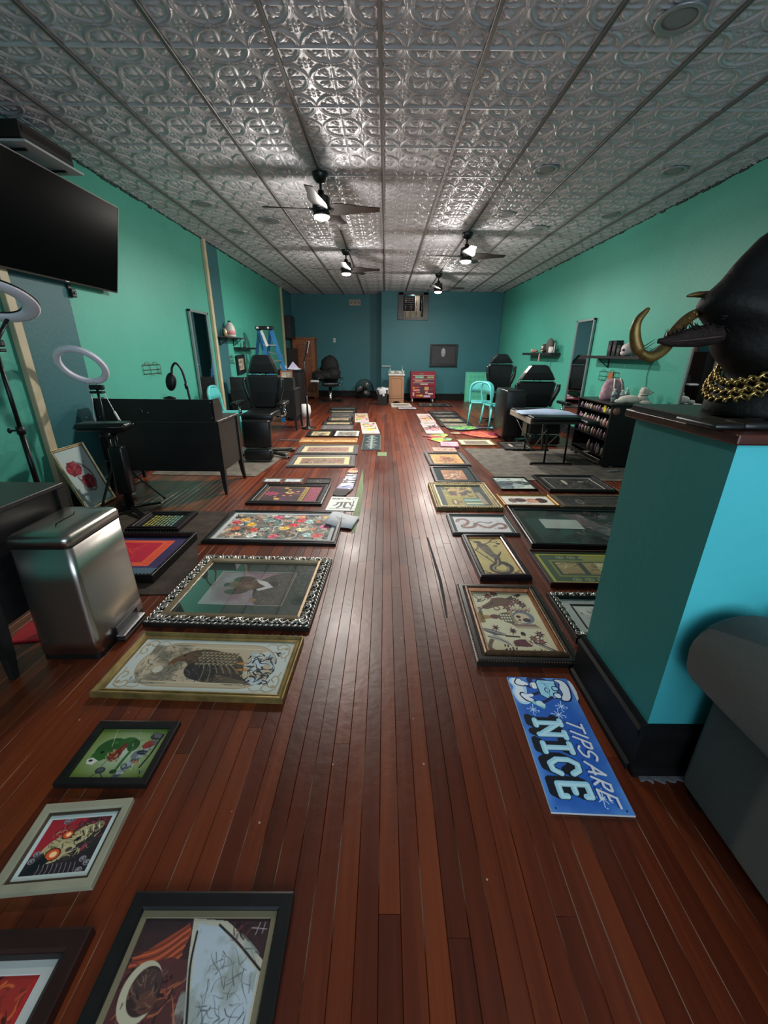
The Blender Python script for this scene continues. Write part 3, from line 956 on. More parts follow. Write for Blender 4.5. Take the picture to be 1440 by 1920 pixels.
def A_skull(asp, res):
    c = Cv(asp, res, (186, 198, 196))
    m = .075
    c.rect(m, m, asp - m, 1 - m, (44, 38, 42))
    B = (m, m, asp - m, 1 - m)
    c.poly([(m, m), (asp * .66, m), (asp * .40, .34), (asp * .22, .56), (m, .66)], (150, 34, 46))
    c.poly([(asp * .62, m), (asp - m, m), (asp - m, .26), (asp * .7, .22), (asp * .45, .30)], (96, 36, 44))
    c.strokes(40, (asp * .5, m, asp - m, .4), .2, [(60, 34, 40), (126, 54, 60), (30, 26, 30)], 3, .022)
    # skull lying diagonal, jaw to the upper right
    bone = (170, 158, 116); bn = (122, 110, 82)
    c.ell(asp * .40, .55, .29, .20, bone, -.55); c.ell(asp * .62, .36, .22, .13, bone, -.6); c.ell(asp * .79, .24, .11, .09, bn, -.5)
    c.strokes(120, (asp * .22, .18, asp * .86, .74), .12, [(196, 188, 146), (84, 74, 56), (58, 50, 44), (146, 134, 98), (40, 34, 34)], 21, .016)
    for (x, y, rr) in ((.42, .34, .075), (.36, .64, .10)):
        c.ell(asp * x, y, rr * 1.25, rr, (90, 30, 24)); c.ell(asp * x, y, rr, rr * .8, (206, 84, 40)); c.ell(asp * x + .01, y, rr * .55, rr * .45, (246, 200, 150))
    c.ell(asp * .60, .42, .05, .03, (40, 30, 30), -.6); c.ell(asp * .55, .58, .05, .035, (64, 56, 56), -.3)
    for i in range(6): c.line([(asp * (.62 + i * .035), .30 - i * .022), (asp * (.66 + i * .035), .38 - i * .022)], .016, (206, 196, 160) if i % 2 else (60, 52, 44))
    # dark cloak with pale drips and curled smoke
    c.poly([(m, .70), (asp * .22, .60), (asp * .36, .80), (asp * .55, .82), (asp * .80, .62), (asp - m, .5), (asp - m, 1 - m), (m, 1 - m)], (36, 32, 38), .92)
    c.poly([(m + .02, .92), (asp * .24, .64), (asp * .36, .74), (asp * .22, .90)], (14, 26, 32))
    for i in range(9): c.line([(asp * (.26 + i * .06), .78), (asp * (.28 + i * .06), .86), (asp * (.26 + i * .065), .97)], .009, (146, 130, 134))
    for (x, y) in ((.14, .62), (.12, .72), (.82, .74), (.90, .80), (.84, .90), (.30, .12), (.36, .09)):
        c.ell(asp * x, y, .055, .045, (128, 124, 128)); c.ell(asp * x + .006, y + .006, .035, .028, (62, 56, 64)); c.ell(asp * x, y, .018, .015, (150, 146, 150))
    c.ell(asp * .74, .56, .03, .06, (140, 52, 68), .3)
    c.border(m * .98, (186, 198, 196))
    return c

def A_angel(asp, res):
    c = Cv(asp, res, (54, 36, 38))
    c.cloud(3, 3, (38, 32, 36), al=.9)
    c.poly([(asp * .02, .30), (asp * .36, .04), (asp * .40, .10), (asp * .36, .34), (.0, .42)], (150, 66, 44), .9)
    for i in range(9): c.line([(asp * .02, .26 + i * .025), (asp * .2, .20 + i * .03), (asp * .38, .05 + i * .03)], .010, (190, 96, 60) if i % 2 else (84, 40, 34))
    c.poly([(.0, .36), (asp * .30, .28), (asp * .44, .30), (asp * .52, .64), (asp * .56, 1), (.0, 1)], (78, 44, 44), .95)
    c.strokes(70, (.0, .32, asp * .55, 1), .22, [(130, 66, 50), (50, 30, 34), (104, 48, 52), (160, 92, 60), (38, 26, 30)], 8, .020)
    # halo and bowed head
    c.ell(asp * .17, .50, .165, .20, (178, 170, 146)); c.ell(asp * .20, .49, .135, .155, (52, 38, 38))
    c.ell(asp * .20, .46, .12, .11, (66, 50, 48)); c.ell(asp * .24, .56, .08, .07, (88, 56, 48))
    c.strokes(30, (asp * .08, .36, asp * .32, .6), .09, [(96, 70, 62), (34, 28, 30), (120, 84, 70)], 5, .012)
    # torn pale drawing across the right
    c.poly([(asp * .38, .0), (asp * .66, .02), (asp * .84, .16), (asp, .30), (asp, 1), (asp * .62, 1), (asp * .54, .66), (asp * .44, .30)], (176, 170, 152))
    c.poly([(asp * .43, .04), (asp * .60, .06), (asp * .80, .22), (asp * .98, .38), (asp * .97, 1), (asp * .67, 1), (asp * .58, .66), (asp * .48, .30)], (168, 178, 186))
    c.cloud(4, 6, (140, 146, 140), .5, .62, .8, (asp * .46, .08, asp * .97, 1))
    c.line([(asp * .44, .10), (asp * .47, .34), (asp * .56, .66), (asp * .64, 1)], .018, (34, 30, 34)); c.line([(asp * .60, .05), (asp * .78, .18), (asp * .99, .36)], .018, (34, 30, 34))
    c.strokes(90, (asp * .60, .22, asp * .95, .98), .16, [(52, 56, 60), (70, 74, 76), (96, 100, 98)], 9, .007)
    c.poly([(asp * .62, .0), (asp, .0), (asp, .28), (asp * .84, .14)], (52, 34, 38)); c.strokes(14, (asp * .72, .02, asp * .97, .16), .18, [(96, 50, 50), (34, 26, 30)], 4, .014)
    c.line([(asp * .86, .07), (asp * .98, .08)], .006, (170, 160, 160)); c.line([(asp * .92, .03), (asp * .90, .12)], .006, (170, 160, 160)); c.line([(asp * .96, .03), (asp * .95, .11)], .006, (170, 160, 160))
    return c

def A_angel_sheet(asp, res):
    res = res // 2 * 2
    t = A_angel(asp * 2, res // 2)
    b = Cv(asp * 2, res // 2, (58, 38, 40))
    b.poly([(asp * 1.3, 0), (asp * 2, 0), (asp * 2, .8), (asp * 1.6, .5)], (160, 166, 168))
    b.strokes(60, (0, 0, asp * 1.6, 1), .25, [(120, 60, 46), (44, 30, 34), (90, 50, 46)], 3, .02)
    t.a = np.concatenate([t.a, b.a]); t.h = t.a.shape[0]; t.w = t.a.shape[1]
    return t

def A_redfire(asp, res):
    c = Cv(asp, res, (146, 44, 38))
    c.strokes(120, (0, 0, asp, 1), .2, [(196, 96, 50), (58, 28, 26), (112, 40, 34), (34, 24, 24), (170, 70, 44)], 6, .022)
    c.ell(asp * .66, .52, .17, .28, (60, 40, 42)); c.ell(asp * .70, .60, .10, .12, (96, 56, 54))
    c.strokes(30, (asp * .5, .3, asp * .82, .85), .12, [(40, 28, 32), (110, 66, 60)], 8, .014)
    c.rect(asp - .05, 0, asp, 1, (166, 38, 40))
    return c

def A_collage(asp, res):
    c = Cv(asp, res, (110, 108, 100))
    pal = [(70, 74, 72), (150, 148, 140), (196, 196, 186), (44, 42, 44), (96, 116, 112), (128, 96, 84), (178, 166, 140), (64, 88, 88), (190, 120, 90)]
    c.blots(260, (0, 0, asp, 1), .07, pal, 1)
    c.strokes(260, (0, 0, asp, 1), .2, pal + [(28, 28, 30), (28, 28, 30), (214, 212, 204)], 2, .018)
    big = [((.12, .24), (206, 148, 60)), ((.22, .44), (214, 166, 50)), ((.10, .62), (196, 110, 70)), ((.16, .84), (204, 170, 150)), ((.44, .12), (196, 76, 110)),
           ((.30, .88), (200, 206, 200)), ((.36, .24), (96, 130, 128)), ((.46, .36), (84, 120, 116)), ((.50, .90), (196, 84, 104)), ((.56, .58), (214, 170, 60)),
           ((.63, .44), (196, 52, 60)), ((.68, .24), (200, 60, 74)), ((.66, .06), (206, 130, 90)), ((.72, .62), (206, 196, 160)), ((.76, .28), (150, 186, 186)),
           ((.88, .12), (150, 146, 140)), ((.94, .08), (226, 196, 60)), ((.80, .82), (160, 190, 190)), ((.90, .84), (200, 70, 74)), ((.93, .50), (214, 110, 150)),
           ((.60, .78), (90, 80, 70)), ((.38, .62), (150, 160, 150)), ((.06, .36), (180, 60, 70)), ((.28, .66), (186, 70, 60))]
    for i, ((x, y), col) in enumerate(big):
        c.ell(asp * x, y, .085, .065, col, i)
        dk = tuple(v * .55 for v in col); lt = tuple(min(255, v * 1.2 + 10) for v in col)
        for k in range(5):
            a = k * 1.26 + i
            c.ell(asp * x + .05 * math.cos(a), y + .038 * math.sin(a), .036, .020, lt if k % 2 else col, a)
            c.line([(asp * x, y), (asp * x + .07 * math.cos(a + .5), y + .05 * math.sin(a + .5))], .008, dk)
    c.strokes(90, (0, 0, asp, 1), .12, [(24, 24, 26), (60, 52, 50), (226, 222, 210)], 4, .010)
    return c

def star(c, x, y, r, col, n=7, col2=None, seed=0, squash=.5):
    pts = []
    rr = random.Random(seed)
    for i in range(2 * n):
        a = PI * i / n + rr.uniform(-.1, .1)
        q = r * (rr.uniform(.85, 1.15) if i % 2 == 0 else squash)
        pts.append((x + q * math.cos(a), y + q * math.sin(a) * .9))
    c.poly(pts, col)
    if col2: c.ell(x, y, r * .35, r * .3, col2)

def A_flash(asp, res):
    """old style tattoo sheet, printed with its top to the left"""
    pg = (190, 186, 158); dk = (44, 36, 42); br = (92, 70, 56); wine = (88, 48, 56)
    c = Cv(.95, res, pg)
    c.cloud(5, 2, (176, 172, 140), al=.5)
    # eagle on thorny branch at the top
    c.poly([(.16, .30), (.28, .22), (.36, .15), (.50, .14), (.60, .18), (.58, .26), (.44, .28), (.34, .30), (.22, .34)], br, 1, True)
    for i in range(5): c.line([(.13, .345), (.24 + i * .02, .29 - i * .012), (.34, .24 - i * .012)], .008, dk)
    c.poly([(.54, .15), (.66, .09), (.76, .06), (.78, .09), (.70, .14), (.60, .19)], (70, 60, 60)); c.ell(.67, .12, .03, .022, pg); c.ell(.68, .115, .010, .008, dk)
    c.line([(.36, .28), (.40, .33), (.34, .35), (.32, .31)], .014, wine)
    for i, (x, y) in enumerate(((.40, .07), (.30, .12), (.68, .20), (.50, .30), (.73, .26), (.58, .24))): star(c, x, y, .075, wine if i % 2 else dk, 7, (120, 84, 80), i, .45)
    c.poly([(.05, .04), (.10, .10), (.16, .17), (.22, .15), (.17, .20), (.12, .22), (.14, .17), (.10, .12)], (84, 84, 92)); c.line([(.13, .22), (.20, .20), (.25, .17)], .012, dk)
    for i in range(18):
        a = i * .5; c.line([(.15 + .03 * (i % 6), .06 + .03 * (i // 6)), (.165 + .03 * (i % 6), .045 + .03 * (i // 6))], .007, dk)
    # goblet lying with a face in flames
    c.poly([(.08, .40), (.13, .36), (.15, .43), (.24, .44), (.25, .48), (.15, .50), (.12, .56), (.07, .54)], (140, 116, 66)); c.ell(.29, .455, .06, .035, wine)
    c.poly([(.33, .44), (.42, .39), (.52, .40), (.52, .55), (.42, .54), (.33, .48)], (84, 80, 70), 1, True)
    for i in range(4):
        for j in range(3): c.ell(.38 + i * .035, .43 + j * .04, .013, .014, pg)
    c.poly([(.50, .37), (.54, .37), (.56, .56), (.52, .57)], (150, 130, 92))
    c.ell(.66, .46, .14, .10, (104, 112, 124)); c.ell(.64, .47, .10, .075, (186, 170, 140)); c.ell(.60, .45, .03, .02, dk); c.ell(.69, .50, .05, .03, (60, 54, 66)); c.ell(.60, .50, .02, .012, dk)
    for i in range(16):
        x = .48 + i * .019
        c.line([(x, .375 - .01 * (i % 3)), (x + .03, .34), (x + .045, .31 - .012 * (i % 2))], .011, wine, taper=True)
        c.line([(x, .565), (x + .035, .60), (x + .055, .63)], .011, wine, taper=True)
    # dagger and knives below
    c.poly([(.05, .62), (.18, .64), (.34, .70), (.36, .73), (.20, .72), (.10, .67)], (80, 76, 84)); c.line([(.06, .63), (.34, .715)], .006, pg)
    c.line([(.34, .73), (.50, .74)], .020, dk); star(c, .25, .62, .06, wine, 7, dk, 3, .4); star(c, .45, .66, .065, wine, 7, dk, 4, .4)
    c.line([(.20, .74), (.14, .80), (.10, .88), (.13, .92)], .045, br); c.poly([(.10, .73), (.22, .72), (.34, .80), (.38, .86), (.24, .80), (.14, .77)], (150, 150, 140)); c.line([(.12, .74), (.26, .78), (.36, .85)], .008, dk)
    for i in range(22):
        r_ = random.Random(i); x = .20 + r_.random() * .36; y = .84 + r_.random() * .12
        c.ell(x, y, .010, .018, dk, .3)
    c.poly([(.40, .80), (.52, .77), (.62, .80), (.60, .86), (.46, .86)], wine, 1, True); star(c, .43, .84, .05, dk, 7, wine, 8, .4)
    c.ell(.56, .70, .03, .03, dk); c.line([(.56, .73), (.58, .80), (.62, .84)], .022, (186, 170, 140))
    c.poly([(.64, .82), (.66, .79), (.84, .89), (.92, .93), (.82, .92)], (70, 66, 74)); c.line([(.68, .83), (.82, .90)], .008, pg)
    for i, (x, y) in enumerate(((.76, .70), (.66, .76), (.62, .95), (.74, .80), (.70, .94))): star(c, x, y, .068, wine if i % 2 else dk, 7, (120, 84, 80), i + 20, .45)
    c.rect(.0, .0, asp, .008, (160, 150, 120))
    return c

def A_mermaid(asp, res):
    pg = (178, 166, 112); dk = (48, 44, 44)
    c = Cv(asp, res, pg)
    c.cloud(5, 9, (164, 150, 96), al=.5)
    c.ell(asp * .22, .12, .05, .035, (104, 92, 70)); c.ell(asp * .26, .13, .04, .03, dk); c.line([(asp * .05, .05), (asp * .2, .12)], .012, dk); c.line([(asp * .22, .18), (asp * .18, .28), (asp * .08, .36)], .03, (120, 100, 74))
    c.poly([(asp * .24, .15), (asp * .44, .18), (asp * .52, .26), (asp * .56, .44), (asp * .66, .52), (asp * .60, .64), (asp * .44, .56), (asp * .30, .40), (asp * .22, .26)], (74, 70, 66), 1, True)
    for i in range(9): c.line([(asp * .24 + i * .012, .28 + i * .036), (asp * .5 + i * .010, .25 + i * .038)], .008, (140, 132, 108))
    c.line([(asp * .44, .18), (asp * .60, .12), (asp * .72, .04), (asp * .82, .03)], .028, (110, 92, 68)); c.line([(asp * .60, .12), (asp * .78, .12), (asp * .86, .09)], .014, dk)
    c.ell(asp * .84, .17, .03, .025, dk); c.ell(asp * .72, .24, .03, .02, (90, 80, 64)); c.line([(asp * .64, .52), (asp * .74, .44), (asp * .78, .40)], .03, dk, taper=True)
    c.line([(asp * .05, .34), (asp * .22, .50), (asp * .42, .70)], .016, dk)
    c.line([(asp * .56, .60), (asp * .50, .72), (asp * .34, .78), (asp * .30, .88), (asp * .50, .93), (asp * .70, .90), (asp * .78, .80), (asp * .66, .70), (asp * .46, .72)], .075, (56, 52, 52))
    c.line([(asp * .56, .62), (asp * .48, .74), (asp * .34, .80), (asp * .32, .87), (asp * .50, .91), (asp * .68, .88), (asp * .73, .80)], .020, (146, 136, 104))
    c.line([(asp * .03, .88), (asp * .2, .97)], .012, dk); c.line([(asp * .97, .88), (asp * .80, .97)], .012, dk); c.strokes(10, (asp * .03, .92, asp * .2, .98), .05, [dk], 3, .008); c.strokes(10, (asp * .80, .92, asp * .98, .98), .05, [dk], 4, .008)
    c.strokes(14, (asp * .3, .2, asp * .6, .6), .06, [dk, (150, 140, 110)], 5, .008)
    return c

def A_dragon(asp, res):
    asp = 1.56
    c = Cv(asp, res, (186, 190, 194))
    red = (124, 96, 94); gr = (92, 84, 84)
    c.line([(.10, .32), (.16, .20), (.34, .18), (.42, .32), (.34, .50), (.20, .62), (.30, .72), (.52, .66), (.62, .46)], .115, red)
    c.line([(.62, .46), (.78, .62), (.96, .70), (1.16, .56), (1.34, .44), (1.48, .52), (1.44, .70), (1.26, .74)], .11, red)
    c.line([(.62, .46), (.80, .34), (1.0, .42), (1.14, .34)], .05, gr)
    c.line([(.10, .34), (.16, .24), (.32, .22), (.38, .32), (.32, .46), (.22, .60), (.30, .68), (.52, .62)], .022, (176, 150, 140))
    c.line([(.66, .52), (.82, .64), (.98, .66), (1.16, .54), (1.34, .48)], .022, (170, 140, 132))
    c.strokes(60, (.1, .15, asp - .12, .85), .10, [gr, red, (70, 58, 58), (160, 140, 136)], 6, .010)
    c.strokes(10, (.04, .55, .22, .8), .12, [gr], 2, .008)
    return c

def A_poster(asp, res):
    c = Cv(asp, res, (50, 44, 44))
    c.cloud(3, 5, (70, 48, 58), al=.7)
    gold = (176, 148, 66); pk = (146, 62, 88)
    c.line([(.04, .03), (.72 * asp, .03)], .012, gold, smooth=False); c.line([(.04, .97), (.04, .03)], .012, gold, smooth=False)
    star(c, asp * .17, .5, .19, pk, 8, (74, 32, 52), 2, .55); star(c, asp * .17, .5, .11, (96, 40, 62), 7, pk, 5, .5)
    c.ell(asp * .17, .5, .21, .20, gold, 0, .0)
    c.cloud(4, 12, (96, 54, 84), .42, .6, .7, (asp * .3, .1, asp * .72, .95))
    for (x, y, r_) in ((.36, .12, .045), (.44, .24, .035), (.46, .42, .07), (.32, .84, .05), (.27, .72, .03), (.60, .34, .03), (.52, .62, .025), (.40, .62, .03)):
        c.ell(asp * x, y, r_ * 1.2, r_, gold if r_ > .03 else (190, 110, 70))
    c.ell(asp * .47, .42, .04, .035, (96, 54, 84)); c.line([(asp * .40, .42), (asp * .48, .50), (asp * .54, .40)], .022, gold)
    for x in (.70, .755): c.line([(asp * x, .02), (asp * x, .98)], .014, gold, smooth=False)
    c.line([(asp * .55, .5), (asp * .76, .5)], .012, gold, smooth=False)
    for i in range(7): c.rect(asp * .715, .06 + i * .13, asp * .745, .14 + i * .13, (190, 160, 60), .8)
    r_ = random.Random(4)
    for i in range(8):
        x = asp * (.785 + i * .026); y = .04
        while y < .94:
            d = r_.uniform(.05, .16); c.rect(x, y, x + .018 * asp, min(.97, y + d), (158, 66, 92)); y += d + .025
    return c

def A_textblock(asp, res):
    c = Cv(asp, res, (24, 24, 26))
    r_ = random.Random(2)
    n = 9
    for i in range(n):
        x = asp * (.12 + i * .088); t = i / (n - 1); col = tuple(a * (1 - t) + b * t for a, b in zip((172, 158, 70), (104, 150, 140)))
        y = .06 + .04 * (i % 2)
        while y < .9:
            d = r_.uniform(.06, .16); c.rect(x, y, x + asp * .052, min(.95, y + d), col); y += d + .035
    return c

def A_carpet(asp, res):
    c = Cv(asp, res, (62, 52, 92))
    c.cloud(3, 2, (50, 44, 80), al=.6)
    c.rect(.0, .78, asp, 1, (82, 108, 122), .85)
    c.poly([(.0, .10), (asp * .84, .10), (asp * .84, .74), (.0, .74)], (214, 88, 58))
    c.poly([(.0, .16), (asp * .74, .16), (asp * .74, .66), (.0, .66)], (176, 36, 58))
    c.strokes(26, (.02, .2, asp * .6, .6), .16, [(206, 84, 60), (150, 28, 50), (196, 60, 60)], 6, .018)
    for i in range(16): c.line([(asp * (.77 + .0), .14 + i * .036), (asp * .82, .155 + i * .036)], .010, (170, 50, 50))
    for i in range(14): c.line([(.03 + i * .055, .68), (.05 + i * .055, .72)], .010, (170, 50, 50))
    for x in (.30, .62): c.line([(asp * x, .76), (asp * x, .98)], .018, (62, 54, 96))
    return c

def A_cabinet(asp, res):
    c = Cv(asp, res, (54, 74, 56))
    ol = (150, 146, 62)
    c.rect(.06, .05, asp - .04, .95, ol); c.rect(.10, .09, asp * .60, .92, (58, 78, 60)); c.rect(asp * .6, .09, asp - .08, .92, (112, 118, 60))
    c.rect(.20, .26, asp * .88, .78, (104, 112, 70)); c.rect(.24, .31, asp * .84, .74, (52, 66, 54))
    for i in range(2):
        x = .28 + i * .42
        c.rect(x, .34, x + .34, .70, (126, 116, 82)); c.strokes(14, (x, .36, x + .34, .68), .3, [(54, 52, 44), (170, 160, 120), (90, 80, 60)], 4 + i, .016, ang=0)
    c.rect(asp * .70, .34, asp * .84, .72, (160, 158, 120)); c.strokes(14, (asp * .70, .36, asp * .84, .7), .1, [(90, 86, 60)], 8, .012)
    for y in (.17, .86):
        for x in (.42, .60):
            c.ell(x, y, .065, .05, (126, 132, 100)); c.ell(x, y, .045, .035, (54, 74, 56)); c.ell(x, y, .025, .02, (126, 132, 100))
        c.rect(.72, y - .04, .84, y + .04, (110, 118, 84))
    return c

def A_collector(asp, res):
    """dark gold framed picture with furniture, figures and books"""
    c = Cv(asp, res, (40, 60, 62))
    c.rect(.10, .05, asp - .16, .95, (134, 126, 76))
    c.strokes(40, (.12, .06, asp - .2, .52), .2, [(66, 56, 50), (150, 124, 80), (90, 80, 70), (44, 44, 50), (176, 156, 100)], 4, .035)
    c.blots(12, (.25, .1, asp - .25, .5), .08, [(72, 60, 50), (160, 130, 86), (56, 56, 66)], 5)
    c.rect(.12, .52, asp * .46, .92, (140, 132, 66)); c.rect(.18, .66, asp * .36, .88, (92, 78, 56)); c.rect(.21, .70, asp * .33, .84, (186, 172, 140)); c.ell(.30, .77, .04, .04, (110, 84, 80))
    c.rect(asp * .48, .60, asp * .84, .92, (70, 110, 108)); c.rect(asp * .50, .66, asp * .82, .72, (150, 170, 150)); c.rect(asp * .50, .80, asp * .83, .86, (176, 176, 140))
    for i in range(9): c.rect(asp * (.80 + .004 * i), .34 + i * .06, asp * (.90 + .004 * i), .375 + i * .06, (170, 150, 130))
    return c

def A_note(asp, res):
    c = Cv(asp, res, (24, 34, 34))
    c.poly([(.05, .30), (asp * .5, .10), (asp, .3), (asp, 1), (.1, 1)], (44, 66, 64), .9)
    c.blots(16, (.05, .05, asp * .95, .95), .16, [(34, 50, 50), (54, 76, 72), (30, 38, 42)], 3, .6)
    c.poly([(asp * .42, .12), (asp * .62, .10), (asp * .70, .45), (asp * .95, .75), (asp * .72, .84), (asp * .55, .5)], (96, 88, 92), .8)
    c.strokes(70, (asp * .42, .08, asp * .98, .85), .14, [(126, 110, 112), (92, 116, 100), (70, 96, 92), (160, 150, 130), (60, 50, 60)], 6, .022, .8)
    c.ell(asp * .8, .18, .05, .06, (96, 92, 104)); c.ell(asp * .06, .12, .05, .05, (54, 48, 56))
    c.blots(10, (asp * .1, .7, asp * .6, .98), .10, [(26, 32, 34), (40, 44, 44)], 9, .8)
    return c

def A_portrait(asp, res, seed=1):
    c = Cv(asp, res, (198, 196, 188))
    c.ell(asp * .36, .45, .25, .20, (70, 50, 50)); c.ell(asp * .62, .50, .25, .22, (176, 124, 104)); c.ell(asp * .80, .48, .22, .24, (52, 32, 28))
    c.ell(asp * .64, .56, .16, .15, (190, 140, 116)); c.ell(asp * .20, .5, .14, .22, (96, 84, 78))
    c.strokes(34, (asp * .14, .2, asp * .9, .85), .16, [(60, 40, 38), (150, 90, 80), (110, 100, 96), (34, 26, 26)], seed, .022)
    return c

def A_bluefaces(asp, res):
    c = Cv(asp, res, (172, 184, 176))
    c.cloud(3, 5, (150, 164, 160), al=.8)
    c.ell(asp * .24, .58, .30, .30, (84, 104, 112)); c.ell(asp * .20, .50, .20, .18, (54, 70, 80)); c.ell(asp * .66, .46, .32, .18, (40, 54, 58), .1); c.ell(asp * .60, .66, .15, .16, (128, 144, 142))
    c.strokes(30, (asp * .05, .1, asp * .9, .95), .2, [(60, 78, 86), (120, 138, 140), (36, 46, 52), (190, 198, 190)], 8, .024)
    return c

def A_night(asp, res, seed=1, gold=False):
    c = Cv(asp, res, (44, 44, 44))
    c.cloud(3, seed, (26, 26, 28), al=.9)
    c.strokes(60, (asp * .05, .1, asp * .95, .9), .2, [(90, 88, 84), (60, 58, 58), (120, 116, 104), (30, 30, 32)], seed + 1, .016)
    if gold: c.ell(asp * .28, .5, .13, .26, (96, 92, 84)); c.ell(asp * .28, .5, .08, .18, (50, 48, 46))
    else: c.ell(asp * .36, .4, .05, .22, (150, 146, 130)); c.ell(asp * .72, .34, .09, .05, (120, 116, 106))
    return c

def A_roses(asp, res):
    c = Cv(asp, res, (160, 176, 174))
    for (x, y) in ((.33, .33), (.56, .60)):
        c.ell(asp * x, y, .16, .12, (118, 32, 42))
        for k in range(6):
            a = k * 1.05
            c.ell(asp * x + .09 * math.cos(a), y + .07 * math.sin(a), .07, .045, (134, 36, 48) if k % 2 else (98, 26, 38), a); c.line([(asp * x, y), (asp * x + .12 * math.cos(a + .4), y + .09 * math.sin(a + .4))], .007, (178, 110, 116))
    c.line([(asp * .42, .24), (asp * .62, .30), (asp * .78, .48), (asp * .74, .66), (asp * .60, .76), (asp * .40, .68), (asp * .30, .48)], .035, (104, 92, 92))
    c.strokes(26, (asp * .3, .25, asp * .8, .75), .08, [(84, 60, 62), (70, 66, 70)], 5, .012)
    return c

def A_splash(asp, res, seed, accent):
    c = Cv(asp, res, (164, 158, 152))
    r_ = random.Random(seed)
    for i in range(5):
        star(c, asp * r_.uniform(.35, .65), r_.uniform(.2, .8), r_.uniform(.09, .2), r_.choice([accent, (40, 34, 36), accent, (196, 120, 110)]), r_.choice((4, 5, 6)), None, seed + i, .35)
    c.strokes(20, (asp * .15, .1, asp * .85, .92), .35, [(40, 34, 36), (216, 130, 160), accent, (60, 50, 46)], seed, .022)
    c.ell(asp * .7, .85, .12, .06, (222, 150, 176), .3, .7)
    return c

def A_portrait_bw(asp, res, bg=(170, 172, 172), seed=2):
    c = Cv(asp, res, bg)
    c.ell(asp * .5, .5, asp * .30, .30, (84, 84, 86)); c.strokes(26, (asp * .15, .2, asp * .85, .85), .25, [(40, 40, 42), (120, 120, 120), (200, 200, 198)], seed, .03)
    return c

def A_flashrow(asp, res, bg, seed, red=False):
    c = Cv(asp, res, bg)
    pal = [(84, 76, 70), (52, 46, 46), (130, 118, 100)] + ([(134, 60, 54), (156, 90, 76)] if red else [])
    c.rect(.04, .06, asp - .04, .94, tuple(v * .92 for v in bg)); c.blots(26, (.1, .15, asp - .1, .85), .09, pal, seed, .8)
    c.strokes(60, (.08, .12, asp - .08, .88), .18, pal + [(200, 190, 170)], seed, .020)
    return c

def A_face(asp, res):
    c = Cv(asp, res, (52, 52, 56))
    c.cloud(8, 3, (46, 46, 50), al=.6)
    c.ell(asp * .48, .36, .125, .25, (128, 132, 132)); c.ell(asp * .49, .28, .10, .12, (150, 154, 152)); c.ell(asp * .45, .30, .022, .018, (70, 72, 74)); c.ell(asp * .52, .30, .022, .018, (70, 72, 74)); c.line([(asp * .46, .42), (asp * .51, .42)], .012, (84, 84, 86)); c.ell(asp * .565, .34, .02, .04, (120, 122, 122))
    return c
# ------------------------------------------------------------------ framed pictures lying on the floor
def moulding(w, d, prof, mats_idx, zig=None):
    """sweep a moulding profile (u inwards, z up) round a rectangle, mitred corners"""
    b = MB()
    rings = []
    for sx, sy in ((-1, 1), (1, 1), (1, -1), (-1, -1)):
        rings.append([b.bm.verts.new((sx * (w / 2 - u), sy * (d / 2 - u), z)) for u, z in prof])
    n = len(prof)
    for i in range(4):
        A, B = rings[i], rings[(i + 1) % 4]
        for j in range(n - 1):
            f = b.bm.faces.new((A[j], A[j + 1], B[j + 1], B[j]))
            f.material_index = mats_idx[j] if mats_idx else 0
    # underside
    for i in range(4):
        A, B = rings[i], rings[(i + 1) % 4]
        b.bm.faces.new((A[0], B[0], B[-1], A[-1]))
    return b

def P_flat(fw, t): return [(0, 0), (0, t), (fw * .12, t * 1.04), (fw * .88, t * 1.0), (fw, t * .72), (fw, 0)], None
def P_step(fw, t): return [(0, 0), (0, t * .72), (fw * .18, t * .80), (fw * .22, t), (fw * .62, t), (fw * .70, t * .8), (fw * .92, t * .74), (fw, t * .5), (fw, 0)], [0, 0, 0, 0, 0, 0, 1, 1]
def P_cove(fw, t): return [(0, 0), (0, t), (fw * .14, t * 1.06), (fw * .22, t * .95), (fw * .45, t * .66), (fw * .74, t * .60), (fw * .80, t * .74), (fw * .92, t * .72), (fw, t * .45), (fw, 0)], [0, 0, 0, 0, 0, 0, 1, 1, 1]

GLASS = glass_mat('picture_glass', amount=.4, rough=.03)

def beads(w, d, inset, z, step, shape, m, parent, name, size=1.0):
    """small carved ornaments repeated along the four rails, joined as one carved strip"""
    b = MB()
    pts = []
    for (ax, L, fx) in (('x', w, lambda t, s: (t, s * (d / 2 - inset), 0 if s > 0 else PI)), ('y', d, lambda t, s: (s * (w / 2 - inset), t, PI / 2 if s < 0 else -PI / 2))):
        n = max(2, int((L - 2 * inset) / step))
        for s_ in (-1, 1):
            for i in range(n + (1 if ax == 'x' else 0)):
                t = -(L / 2 - inset) + (L - 2 * inset) * (i + (0 if ax == 'x' else .5)) / n
                x, y, a = fx(t, s_)
                shape(b, Matrix.Translation((x, y, z)) @ Matrix.Rotation(a, 4, 'Z') @ Matrix.Scale(size, 4), i)
    return b.build(name, m, parent, fix=False)

